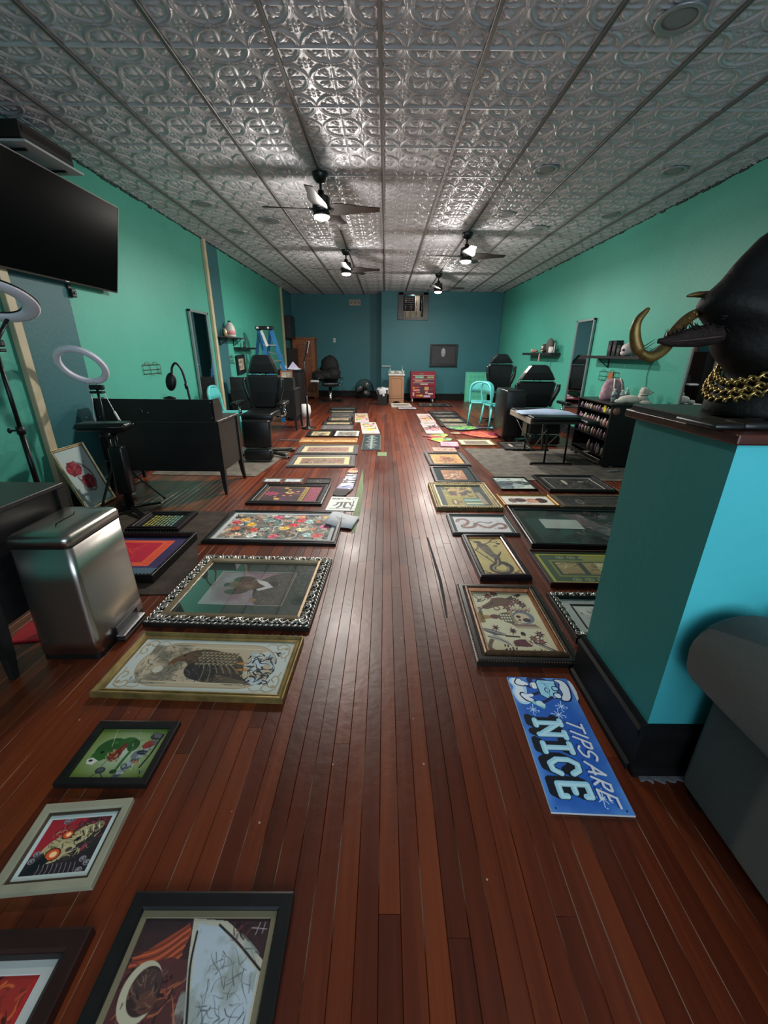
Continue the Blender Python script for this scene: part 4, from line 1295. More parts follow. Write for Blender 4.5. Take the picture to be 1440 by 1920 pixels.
def sh_bead(b, M, i):
    t = MB(); t.lathe([(0, -.004), (.006, -.001), (.007, .002), (.004, .006), (0, .007)], 6); b.merge(t.bm, M)
def sh_leaf(b, M, i):
    t = MB()
    t.tube([(-.012, -.008, 0), (-.004, .006, .003), (.008, .009, .003), (.012, -.002, .001), (.004, -.006, 0)], [.002, .0045, .004, .003, .0015], 5)
    b.merge(t.bm, M)
def sh_scroll(b, M, i):
    """acanthus scroll: a large c-curl with a small counter curl and a seed"""
    s_ = 1 if i % 2 else -1
    t = MB()
    pts = []
    for k in range(13):
        a = PI * (1.15 - k * .145) ; r_ = .027 * (1 - k * .052)
        pts.append((s_ * (math.cos(a) * r_), math.sin(a) * r_ * 1.1 - .004, .004 + .004 * math.sin(k / 12 * PI)))
    t.tube(pts, [.0025 + .0045 * math.sin(PI * (k + .6) / 13.5) for k in range(13)], 6)
    t.tube([(s_ * .030, .018, .002), (s_ * .020, .008, .006), (s_ * .022, -.010, .006), (s_ * .034, -.016, .004), (s_ * .040, -.006, .002)], [.002, .005, .0055, .005, .002], 5)
    t.tube([(s_ * -.006, -.018, .004), (s_ * .010, -.024, .004), (s_ * .026, -.022, .003)], [.003, .005, .002], 5)
    t.ell((s_ * .002, .0, .006), .007, .006, .005, 8)
    b.merge(t.bm, M)

FR_ANG = {}
def picture(label, cx, cy, w, d, rot, t=.022, fw=.03, prof=P_flat, fm=None, fm2=None, mats_=(), art=None, res=60, group=None, glass=False,
            mw=0.0, mcol=None, name='framed_picture', z0=0.0, cat='picture', art_rot=0):
    """frame > mat_board > print (+ glass)"""
    root = empty(name, (cx, cy, z0), R(rot), label, cat, group)
    pr, mi = prof(fw, t)
    moulding(w, d, pr, mi).build('frame', [fm, fm2 or fm], root)
    iw, idp = w - 2 * fw, d - 2 * fw
    za = t * .45
    for q, (mww, mc) in enumerate(mats_):
        # mat board: ring with a bevelled opening
        tt = .0016
        moulding(iw + .006, idp + .006, [(0, za - .003), (0, za + tt), (mww, za + tt), (mww + .001, za), (mww + .001, za - .003)], None).build('mat_board', mat('mat_%d_%d_%d' % mc, mc, .85, noise=.05), root)
        iw -= 2 * mww; idp -= 2 * mww; za -= .0012
    if art:
        if art_rot:
            cv = art(idp / iw, res)
            art_obj('print', cv, idp + .004, iw + .004, root, (0, 0, za - .0008), (0, 0, R(art_rot)))
        else:
            cv = art(iw / idp, res)
            art_obj('print', cv, iw + .004, idp + .004, root, (0, 0, za - .0008))
    if glass:
        g = MB(); g.bm.faces.new([g.bm.verts.new(p) for p in ((-w / 2 + fw, -d / 2 + fw, t * .58), (w / 2 - fw, -d / 2 + fw, t * .58), (w / 2 - fw, d / 2 - fw, t * .58), (-w / 2 + fw, d / 2 - fw, t * .58))])
        g.build('glass', GLASS, root)
    return root

M_FB = mat('frame_black', (24, 23, 24), .35, noise=.3, nscale=20)
M_FBR = mat('frame_dark_brown', (48, 26, 24), .35, noise=.3, nscale=10)
M_FGREY = mat('frame_grey', (86, 84, 84), .45, noise=.2, nscale=14)
M_FGOLD = mat('frame_antique_gold', (150, 128, 78), .38, metal=.55, noise=.35, nscale=18)
M_FGOLD2 = mat('frame_pale_gold', (206, 190, 150), .4, metal=.4, noise=.35, nscale=25)
M_FCREAM = mat('frame_cream', (160, 156, 134), .45, noise=.15, nscale=8)
M_SILV = mat('frame_silver', (190, 184, 176), .30, metal=.85, noise=.4, nscale=22)
M_COPPER = mat('frame_copper', (176, 118, 84), .34, metal=.7, noise=.3, nscale=25)
M_WOOD = mat('frame_light_wood', (176, 128, 78), .5, noise=.25, nscale=5, stretch=(1, 8, 8))
M_WHITEF = mat('frame_white', (196, 194, 188), .5)
M_SILVD = mat('silver_dark_recess', (52, 47, 44), .4, metal=.5, noise=.4)

picture('wide black framed picture of a bowed haloed figure and torn white drawing, nearest the camera', -.437, .338, .417, .62, .3, t=.022, fw=.036, fm=M_FB,
        mats_=[(.016, (128, 118, 92))], art=A_angel_sheet, res=400, glass=True)
picture('brown framed red print with white mat at bottom left corner of the photo', -.905, .365, .40, .40, 2, t=.03, fw=.042, fm=M_FBR, mats_=[(.012, (60, 54, 52)), (.024, (196, 198, 194))], art=A_redfire, res=160)
picture('cream framed print of a fiery eyed skull on the floor at left', -.92, .765, .264, .236, 5, t=.018, fw=.024, prof=P_flat, fm=M_FCREAM, mats_=[(.010, (74, 62, 48))], art=A_skull, res=230)
picture('small black framed green monster and engine picture on the floor', -.937, 1.06, .308, .252, .3, t=.02, fw=.028, fm=M_FB, art=A_green, res=210, glass=True)
picture('gold framed long print of an eagle in an oval border', -.812, 1.505, .815, .402, -1.9, t=.028, fw=.036, prof=P_cove, fm=M_FGOLD, fm2=M_FGOLD, art=A_eagle, res=190, glass=True)
# carved silver frame
r = empty('framed_picture', (-.813, 2.165, 0), R(-2.0), 'ornate carved silver frame holding a dog portrait with dark green mat', 'picture')
W_, D_ = .885, .775
moulding(W_, D_, [(0, 0), (0, .022), (.010, .026), (.062, .020), (.066, .040), (.078, .044), (.084, .030), (.084, 0)], [0, 0, 0, 1, 1, 1, 1]).build('frame', [M_SILVD, mat('liner_pale_gold', (170, 148, 118), .35, metal=.6)], r)
beads(W_, D_, .044, .027, .050, sh_scroll, M_SILV, r, 'carved_scrollwork', 1.0)
beads(W_, D_, .018, .024, .030, sh_leaf, M_SILV, r, 'carved_leaves', 1.3)
iw, idp = W_ - .168, D_ - .168
moulding(iw + .006, idp + .006, [(0, .010), (0, .016), (.118, .016), (.119, .013), (.119, .010)], None).build('mat_board', mat('mat_dark_green', (36, 58, 52), .8, noise=.05), r)
cv = A_dog((iw - .236) / (idp - .236), 230); art_obj('print', cv, iw - .230, idp - .230, r, (0, 0, .0125))
moulding(iw - .232, idp - .232, [(0, .013), (0, .0166), (.003, .0166), (.003, .013)], None).build('mat_bevel', mat('mat_bevel_cream', (196, 192, 176), .7), r)
g = MB(); g.bm.faces.new([g.bm.verts.new(p) for p in ((-iw / 2, -idp / 2, .024), (iw / 2, -idp / 2, .024), (iw / 2, idp / 2, .024), (-iw / 2, idp / 2, .024))]); g.build('glass', GLASS, r)

picture('large black framed crowded tattoo collage print with white margin', -.866, 3.12, 1.02, .655, -1.1, t=.03, fw=.05, prof=P_step, fm=M_FB, fm2=M_SILV, mats_=[(.03, (188, 194, 196))], art=A_collage, res=210)
picture('black framed poster with pink splash and yellow grid lines', -.951, 3.955, .73, .62, -1.2, t=.03, fw=.075, prof=P_step, fm=M_FB, art=A_poster, res=170)
for i, (x, lab) in enumerate(((-1.258, 'small silver card behind the pink splash poster, leftmost of two'), (-1.028, 'small silver card behind the pink splash poster, beside the black fish card'))):
    picture(lab, x, 4.435, .205, .155, 1.5, t=.012, fw=.018, fm=M_SILV, art=lambda a, r_: A_generic(a, r_, (170, 176, 178), [(96, 104, 110), (130, 136, 140)], 3 + i, 16), res=30, group='small silver cards behind the pink poster')
picture('black card with a pale fish drawing behind the pink splash poster', -.745, 4.425, .275, .190, .5, t=.012, fw=.010, fm=M_FB, art=lambda a, r_: A_generic(a, r_, (34, 36, 38), [(150, 140, 110), (110, 110, 100)], 5, 12), res=44)
picture('grey framed tattoo print with cream mat, nearest of the two grey ones', -.822, 5.315, .86, .60, 2.5, t=.03, fw=.075, prof=P_step, fm=M_FGREY, fm2=M_FB, mats_=[(.07, (190, 180, 140))], art=lambda a, r_: A_flashrow(a, r_, (120, 104, 90), 3, True), res=70)
picture('grey framed red tattoo print with cream mat behind the nearer grey one', -.839, 6.01, .895, .58, 1.5, t=.03, fw=.075, prof=P_step, fm=M_FGREY, fm2=M_FB, mats_=[(.07, (190, 180, 146))], art=lambda a, r_: A_flashrow(a, r_, (140, 112, 100), 8, True), res=64)
picture('light wooden framed narrow banner picture', -.902, 6.61, .92, .34, 1.5, t=.035, fw=.035, fm=M_WOOD, art=lambda a, r_: A_flashrow(a, r_, (190, 150, 96), 5), res=40)
picture('black framed pale tattoo sheet beside the white framed one', -1.136, 7.30, .465, .56, 2, t=.02, fw=.05, fm=M_FB, mats_=[(.03, (34, 34, 34))], art=lambda a, r_: A_flashrow(a, r_, (180, 166, 116), 6), res=44)
picture('white margined ink drawing in a thin black frame on the floor', -.668, 7.31, .442, .57, 1, t=.02, fw=.012, fm=M_FB, mats_=[(.04, (196, 200, 194))], art=lambda a, r_: A_flashrow(a, r_, (128, 130, 124), 2), res=44)
stack = [(-.907, 7.93, .61, .47, 3, M_FGREY, (100, 98, 100), (96, 92, 96), 'grey framed picture with grey oval, behind the white margined ink drawing'),
         (-.948, 8.44, .64, .42, 3, M_FB, (54, 50, 46), (166, 152, 112), 'black framed picture with a narrow cream sheet, left row'),
         (-.97, 8.99, .55, .52, 3, M_FB, (58, 56, 56), (160, 140, 110), 'dark framed picture with small tan sheet, left row'),
         (-.974, 9.62, .515, .58, 4, M_FGREY, (72, 72, 74), (84, 84, 86), 'plain grey framed picture in the far left row'),
         (-1.03, 10.20, .69, .40, 3, M_FB, (52, 54, 52), (172, 164, 128), 'black framed wide cream sheet in the far left row'),
         (-1.06, 10.78, .69, .42, 3, M_FB, (60, 74, 72), (76, 88, 86), 'furthest dark green framed picture of the left row')]
for i, (x, y, w_, d_, a_, fm_, mc_, bg_, lab) in enumerate(stack):
    picture(lab, x, y, w_, d_, a_, t=.022, fw=.035, fm=fm_, mats_=[(.06, mc_)], art=(lambda bg: lambda a, r_: A_flashrow(a, r_, bg, 30))(bg_), res=30)

# white painted boards in two rows and the dark banner
def board(name, label, cx, cy, w, d, rot, t, col, art, res, group=None, cat='board', edge=None):
    root = empty(name, (cx, cy, 0), R(rot), label, cat, group)
    MB().box(-w / 2, w / 2, -d / 2, d / 2, 0.0005, t, bev=.0015).build('panel', edge or mat('board_%d_%d_%d' % col, col, .6, noise=.05), root)
    art_obj('print', art(w / d, res), w - .004, d - .004, root, (0, 0, t + .0006))
    return root
WB = (176, 172, 164)
board('painted_board', 'white board with green splash star, far left of the aisle', -.520, 9.28, .30, 1.28, 4, .012, WB, lambda a, r_: A_splash(a, r_, 3, (110, 180, 60)), 110, 'white splash boards along the aisle')
board('painted_board', 'white board with yellow splash star, left of the aisle beside the dark banner', -.296, 7.97, .32, 1.27, 5, .012, WB, lambda a, r_: A_splash(a, r_, 9, (206, 190, 60)), 130, 'white splash boards along the aisle')
board('painted_board', 'white board with orange and black splash, far right of the aisle', .912, 9.31, .31, 1.25, .8, .012, WB, lambda a, r_: A_splash(a, r_, 14, (190, 150, 90)), 110, 'white splash boards along the aisle')
board('painted_board', 'white board with a black star splash, right of the aisle, nearer one', .906, 8.02, .32, 1.25, .9, .012, WB, lambda a, r_: A_splash(a, r_, 21, (46, 40, 40)), 130, 'white splash boards along the aisle')
def A_banner(a, r_):
    c = Cv(a, r_, (26, 44, 46)); c.border(.012, (110, 120, 116))
    for i in range(7):
        y = .12 + i * .12; k = .32 if i % 2 else .2
        c.ell(a * .5, y, a * k, .035, (120, 130, 126)); c.ell(a * .5, y, a * k * .55, .016, (40, 58, 60))
    c.line([(a * .5, .06), (a * .5, .94)], .03, (120, 130, 126)); return c
board('banner', 'narrow dark teal banner with grey emblem column, beside the aisle', -.212, 6.64, .295, 1.20, .5, .008, (26, 44, 46), A_banner, 120, cat='banner')

# hand lettered white sign, loose sheet, cut-outs
def A_hand(a, r_):
    c = Cv(a, r_, (198, 204, 200)); k = (78, 80, 80)
    def L(p, w=.018): c.line([(x * a, y) for x, y in p], w, k)
    L([(.06, .20), (.10, .12), (.13, .20), (.17, .12), (.20, .20)], .028); L([(.23, .20), (.27, .12), (.30, .20)], .028); L([(.33, .20), (.34, .12), (.40, .14)], .028); L([(.41, .20), (.46, .10)], .028)
    L([(.52, .08), (.60, .08), (.56, .16)], .02); L([(.66, .07), (.60, .14), (.68, .2)], .02); L([(.70, .10), (.67, .22), (.75, .2)], .02); L([(.80, .20), (.84, .12)], .02); L([(.86, .08), (.95, .08), (.88, .17)], .02)
    L([(.80, .24), (.97, .25)], .014)
    L([(.30, .44), (.50, .42), (.78, .44)], .045); L([(.34, .46), (.30, .60), (.22, .66)], .05); L([(.46, .46), (.46, .66), (.36, .82)], .055); L([(.60, .46), (.60, .78), (.78, .78)], .06); L([(.74, .46), (.80, .60), (.90, .66)], .045)
    L([(.86, .30), (.87, .55), (.84, .92)], .03); L([(.12, .88), (.5, .86), (.97, .86)], .016)
    c.ell(.66 * a, .36, .04, .03, (200, 196, 100)); return c
board('paper_sign', 'white sheet with hand drawn grey lettering beside the collage frame', -.398, 3.70, .275, .385, -2.5, .006, (204, 208, 206), A_hand, 120, cat='sign')
# loose bent paper leaning over the collage frame corner
root = empty('paper_sheet', (-.36, 3.245, 0), R(-10), 'bent blank white paper sheet lying over corner of the collage frame', 'paper')
b = MB(); nx = 8; V_ = []
for j in range(2):
    V_.append([b.bm.verts.new(((-.125 + .25 * i / nx), (.14 if j == 0 else -.14) - .02 * (i / nx), .036 - .024 * (i / nx) ** 1.6 + .006 * math.sin(i * .9 + j))) for i in range(nx + 1)])
for i in range(nx):
    f = b.bm.faces.new((V_[0][i], V_[1][i], V_[1][i + 1], V_[0][i + 1])); f.smooth = True
o = b.build('sheet', mat('paper_white', (196, 202, 208), .8, noise=.06, nscale=5), root)
sm = o.modifiers.new('thick', 'SOLIDIFY'); sm.thickness = .001
b = MB(); b.tube([(-.06, .03, .036), (-.02, .0, .037), (.03, .01, .032)], .0014, 4); b.build('pen_mark', mat('pen_grey', (96, 104, 110), .8), root)

def cutout(name, label, pts, t, edge_m, art_fn, res, cat='cutout', smooth=True):
    """free form painted plywood shape lying on the floor; pts in room metres"""
    if smooth: P = [(p.x, p.y) for p in crom([(x, y, 0) for x, y in pts], 4, True)]
    else: P = pts
    cx = sum(p[0] for p in P) / len(P); cy = sum(p[1] for p in P) / len(P)
    P = [(x - cx, y - cy) for x, y in P]
    root = empty(name, (cx, cy, 0), 0, label, cat)
    MB().prism(P, .0005, t).build('plywood', edge_m, root)
    x0, x1 = min(p[0] for p in P), max(p[0] for p in P); y0, y1 = min(p[1] for p in P), max(p[1] for p in P)
    w, d = x1 - x0, y1 - y0
    cv = art_fn(w / d, res)
    o = art_obj('print', cv, w, d, root, ((x0 + x1) / 2, (y0 + y1) / 2, t + .0006))
    # keep only the part of the painting that is on the plywood
    bm = bmesh.new(); bm.from_mesh(o.data)
    ox, oy = (x0 + x1) / 2, (y0 + y1) / 2
    dead = []
    for f in bm.faces:
        c = f.calc_center_median(); x, y = c.x + ox, c.y + oy; ins = False
        for i in range(len(P)):
            (ax, ay), (bx, by) = P[i], P[(i + 1) % len(P)]
            if (ay > y) != (by > y) and x < (bx - ax) * (y - ay) / (by - ay) + ax: ins = not ins
        if not ins: dead.append(f)
    bmesh.ops.delete(bm, geom=dead, context='FACES'); bm.to_mesh(o.data); bm.free()
    return root
def A_lady(a, r_):
    c = Cv(a, r_, (44, 30, 36)); c.ell(a * .78, .10, .10, .09, (196, 110, 84)); c.ell(a * .7, .16, .06, .05, (206, 150, 120)); c.ell(a * .9, .07, .06, .05, (120, 84, 60))
    for i in range(5): c.ell(a * (.62 - .03 * i), .30 + i * .08, .09, .03, (186, 192, 206))
    c.ell(a * .5, .70, .17, .055, (190, 190, 206)); c.ell(a * .62, .74, .12, .05, (140, 146, 176)); c.strokes(20, (a * .3, .25, a * .85, .8), .1, [(90, 40, 54), (34, 26, 34), (214, 214, 220)], 4, .016); c.rect(0, .84, a, 1, (26, 20, 24)); return c
cutout('painted_cutout', 'slender black and white painted lady cut-out beside the poster', [(-.36, 4.97), (-.325, 4.86), (-.325, 4.5), (-.335, 4.15), (-.38, 3.98), (-.40, 3.92), (-.50, 3.92), (-.525, 4.05), (-.47, 4.35), (-.45, 4.7), (-.425, 4.93)], .014, M_FB, A_lady, 110)
def A_gt(a, r_):
    c = Cv(a, r_, (92, 84, 108)); c.ell(a * .30, .5, a * .24, .40, (104, 176, 70)); c.strokes(30, (a * .06, .1, a * .5, .9), .5, [(40, 60, 50), (140, 206, 90), (60, 54, 90), (96, 96, 120)], 4, .07); c.ell(a * .88, .4, a * .09, .25, (110, 170, 186)); return c
cutout('painted_cutout', 'guitar shaped board painted green and purple on the floor near teal chairs', [(1.19, 8.05), (1.25, 8.18), (1.5, 8.26), (1.72, 8.16), (1.85, 8.06), (2.05, 8.06), (2.12, 8.16), (2.24, 8.10), (2.25, 7.92), (2.12, 7.82), (2.02, 7.93), (1.85, 7.94), (1.72, 7.84), (1.5, 7.74), (1.28, 7.80)], .02, M_BLKPL, A_gt, 60)
def A_rd(a, r_):
    c = Cv(a, r_, (190, 84, 66)); c.strokes(40, (a * .1, .05, a * .8, .95), .5, [(214, 120, 84), (130, 44, 50), (226, 150, 110), (110, 36, 44)], 6, .07); c.ell(a * .70, .5, a * .12, .4, (120, 40, 54)); c.rect(0, 0, a * .16, 1, (186, 170, 140)); c.rect(a * .80, 0, a, 1, (190, 176, 150)); return c
cutout('painted_cutout', 'red and orange painted spear shaped board with pale tips on the floor', [(1.17, 7.42), (1.45, 7.50), (1.62, 7.62), (1.9, 7.60), (2.06, 7.48), (2.30, 7.44), (2.30, 7.33), (2.06, 7.30), (1.95, 7.06), (1.78, 7.02), (1.55, 7.16), (1.42, 7.32)], .018, mat('cutout_edge', (120, 60, 60), .5), A_rd, 60)
def A_sp(a, r_):
    c = Cv(a, r_, (120, 170, 70)); c.ell(a * .35, .55, .3, .3, (196, 60, 50)); c.ell(a * .66, .7, .25, .2, (110, 186, 70)); c.strokes(30, (0, 0, a, 1), .35, [(214, 180, 70), (120, 110, 170), (200, 90, 50), (60, 60, 90)], 6, .05); return c
cutout('painted_cutout', 'small jagged green, red and blue splash board in front of white boards', [(.66, 7.14), (.85, 7.25), (1.10, 7.38), (1.12, 7.2), (1.02, 7.06), (1.14, 6.92), (1.10, 6.76), (.96, 6.74), (.90, 6.62), (.80, 6.78), (.72, 6.92), (.84, 7.04)], .012, mat('cutout_edge', (120, 60, 60), .5), A_sp, 70, smooth=False)

# right hand column
r = picture('large gold and black framed tattoo flash sheet of eagle, goblet and daggers', .690, 1.862, .488, .688, -1.2, t=.034, fw=.048, prof=P_step, fm=M_FB, fm2=M_COPPER, art=A_flash, res=320)
moulding(.400, .600, [(0, .020), (0, .040), (.008, .044), (.016, .038), (.024, .040), (.030, .024), (.030, .0)], [0, 0, 0, 0, 1, 1]).build('inner_frame', [mat('frame_bronze', (104, 78, 56), .4, metal=.5, noise=.4, nscale=40), M_COPPER], r)
beads(.400, .600, .012, .043, .012, sh_bead, mat('frame_bronze', (104, 78, 56), .4), r, 'beading', .6)
beads(.488, .688, .006, .026, .012, sh_bead, M_COPPER, r, 'beading', .5)
text_mesh('lettering', 'BARA·FLT', .030, mat('ink_dark', (44, 36, 42), .7), r, (-.148, .045, .0165), (0, 0, R(-90)), .0001, 1.1)
for (lab, cx, cy, w_, d_, a_, kw) in (
    ('ornate silver framed picture half hidden behind the teal partition', 1.19, 1.90, .43, .425, -.8, dict(t=.034, fw=.05, prof=P_flat, fm=M_SILVD, mats_=[(.05, (168, 180, 178)), (.012, (24, 24, 26))], art=lambda a, r_: A_generic(a, r_, (176, 184, 180), [(130, 110, 100), (90, 80, 74)], 12, 20, (70, 60, 56)), res=110)),
    ('green and yellow radio cabinet picture in thin maroon frame', 1.345, 2.457, .59, .47, -.9, dict(t=.03, fw=.012, fm=mat('frame_maroon', (64, 20, 26), .35), mats_=[(.006, (176, 172, 130))], art=A_cabinet, res=160)),
    ('deep dark wooden frame with mermaid justice tattoo drawing on yellow paper', .783, 2.620, .335, .655, .8, dict(t=.04, fw=.045, prof=P_step, fm=mat('frame_plum_black', (36, 24, 30), .28), fm2=M_COPPER, art=A_mermaid, res=220)),
    ('grey green framed red dragon drawing on white paper', .825, 3.205, .54, .43, -.6, dict(t=.025, fw=.032, prof=P_step, fm=mat('frame_slate', (58, 62, 62), .4), fm2=M_FB, mats_=[(.02, (92, 104, 102))], art=A_dragon, res=130)),
    ('huge black framed collage under glass with a white paper note inside', 1.64, 3.155, 1.03, .82, -2.5, dict(t=.04, fw=.055, prof=P_cove, fm=M_FB, art=A_note, res=200, glass=True)),
    ('carved gold framed picture of furniture and figures, right column', .793, 3.935, .622, .785, .3, dict(t=.028, fw=.065, prof=P_flat, fm=mat('frame_gold_dark', (128, 114, 78), .4, metal=.4, noise=.4, nscale=40), mats_=[], art=A_collector, res=200)),
    ('black framed picture with dark mat around an orange and white emblem', .828, 4.725, .505, .655, -.3, dict(t=.024, fw=.035, fm=M_FB, mats_=[(.085, (40, 54, 56))], art=lambda a, r_: A_generic(a, r_, (150, 104, 76), [(200, 190, 170), (170, 120, 80), (120, 80, 60)], 5, 40), res=80)),
    ('wide grey framed orange tattoo print of a mask, right column', .847, 5.49, .537, .69, 1.5, dict(t=.03, fw=.05, prof=P_step, fm=M_FGREY, fm2=M_FB, mats_=[(.02, (64, 66, 66))], art=lambda a, r_: A_generic(a, r_, (186, 140, 84), [(120, 70, 50), (90, 74, 60), (140, 60, 50)], 9, 40), res=84)),
    ('gold framed cream mat picture behind the grey rug', 1.488, 6.63, .575, .47, 1, dict(t=.022, fw=.024, fm=M_FGOLD, mats_=[(.075, (196, 192, 168))], art=lambda a, r_: A_generic(a, r_, (120, 110, 100), [(90, 70, 60), (150, 110, 100)], 6, 20), res=50)),
    ('black framed dark picture beside the massage table foot', 2.04, 6.36, .435, .58, -2.4, dict(z0=.0065, t=.022, fw=.022, fm=M_FB, mats_=[(.006, (150, 146, 130))], art=lambda a, r_: A_night(a, r_, 5), res=60)),
    ('black framed pale picture with blue grey faces at rug edge', 1.442, 4.385, .392, .465, .4, dict(t=.022, fw=.016, fm=M_FB, art=A_bluefaces, res=100)),
    ('wide black framed night scene with thin white line border', 2.10, 4.385, .718, .585, -.6, dict(z0=.0065, t=.03, fw=.05, prof=P_step, fm=M_FB, mats_=[(.04, (30, 30, 30)), (.006, (190, 188, 178))], art=lambda a, r_: A_night(a, r_, 2), res=110)),
    ('yellow gold framed watercolour of a reclining dark haired woman', 1.41, 3.815, .525, .32, -.3, dict(t=.024, fw=.028, prof=P_cove, fm=mat('frame_yellow_gold', (168, 130, 66), .36, metal=.5, noise=.25), mats_=[], art=A_portrait, res=90)),
    ('grey ornate framed dark round scene beside the woman watercolour', 2.07, 3.80, .74, .345, .4, dict(t=.024, fw=.036, fm=mat('frame_stone', (104, 92, 76), .45, noise=.4, nscale=50), mats_=[(.008, (176, 172, 160))], art=lambda a, r_: A_night(a, r_, 8, True), res=90)),
    ):
    rr_ = picture(lab, cx, cy, w_, d_, a_, **kw)
    if 'ornate silver' in lab:
        beads(w_, d_, .026, .036, .030, sh_scroll, M_SILV, rr_, 'carved_scrollwork', .62)
    if 'carved gold' in lab:
        beads(w_, d_, .016, .030, .024, sh_leaf, M_FGOLD2, rr_, 'carved_leaves', 1.25)
        beads(w_, d_, .042, .028, .020, sh_leaf, M_FGOLD2, rr_, 'carved_leaves', .8)
        moulding(w_ - .118, d_ - .118, [(0, .010), (0, .030), (.008, .030), (.008, .010)], None).build('inner_rim', M_FGOLD2, rr_)
    if 'grey ornate' in lab:
        beads(w_, d_, .018, .024, .020, sh_leaf, mat('frame_stone', (104, 92, 76), .45), rr_, 'carved_leaves', .8)
    if 'huge black' in lab:
        MB().box(-.30, .02, -.06, .14, .0195, .0205).build('note', mat('note_white', (176, 190, 184), .8, noise=.08), rr_)
board('painted_board', 'small tan sketch strip lying in front of the orange mask print', .90, 6.09, .35, .27, -.8, .010, (150, 124, 110), lambda a, r_: A_generic(a, r_, (166, 140, 124), [(120, 96, 84), (96, 80, 70)], 2, 24), 44, cat='picture')
board('painted_canvas', 'thick small pink canvas with lilac blots on the floor', 1.02, 6.40, .28, .34, -5.5, .032, (150, 104, 130), lambda a, r_: A_generic(a, r_, (206, 150, 160), [(180, 110, 150), (206, 70, 90), (150, 130, 180)], 7, 14, (140, 60, 80)), 50, cat='canvas')
far = [(1.403, 10.19, .665, .52, 2.4, (74, 78, 78), 'furthest of four black framed pictures beside the white boards'), (1.401, 9.62, .632, .50, 1.6, (84, 84, 84), 'third of four black framed pictures from the rug, grey sheet'),
       (1.428, 9.00, .642, .62, 2.1, (140, 130, 100), 'second of four black framed pictures from the rug, cream sheet'), (1.435, 8.40, .655, .50, 1.2, (130, 122, 100), 'nearest of four black framed pictures, behind the guitar shaped board')]
for i, (x, y, w_, d_, a_, bg_, lab) in enumerate(far):
    picture(lab, x, y, w_, d_, a_, t=.022, fw=.032, fm=M_FB, mats_=[(.07, (40, 42, 44))], art=(lambda bg: lambda a, r_: A_flashrow(a, r_, bg, 40))(bg_), res=34, group='black framed pictures right of the aisle')
picture('dark framed picture lying before the red tool chest', 1.38, 11.76, .90, .72, .6, t=.022, fw=.04, fm=M_FB, mats_=[(.05, (90, 88, 84))], art=lambda a, r_: A_night(a, r_, 12), res=40)
picture('white framed picture lying before the sink cabinet', .44, 11.62, .55, .70, 2, t=.03, fw=.07, fm=M_WHITEF, art=lambda a, r_: A_generic(a, r_, (150, 140, 124), [(96, 90, 84)], 3, 14), res=30)
picture('low dark edged pale tray picture in front of the white frame', .58, 10.98, .50, .44, 3, t=.02, fw=.014, fm=M_FB, art=lambda a, r_: A_generic(a, r_, (170, 160, 166), [(90, 96, 120)], 3, 10), res=26)
# left: two frames on the dark mat behind the bin
picture('small black moulded frame with yellow to teal lettering panel, on dark mat', -1.862, 3.19, .425, .385, 1.2, z0=.0065, t=.036, fw=.06, prof=P_step, fm=mat('frame_ebony', (34, 26, 30), .35, noise=.4), art=A_textblock, res=90)
r = picture('deep black framed purple and red carpet print beside the steel bin', -1.80, 2.54, .73, .65, .3, z0=.0065, t=.055, fw=.022, prof=P_flat, fm=M_FB, art=A_carpet, res=150)
beads(.73, .65, .008, .062, .022, sh_bead, M_FB, r, 'beading', .8)

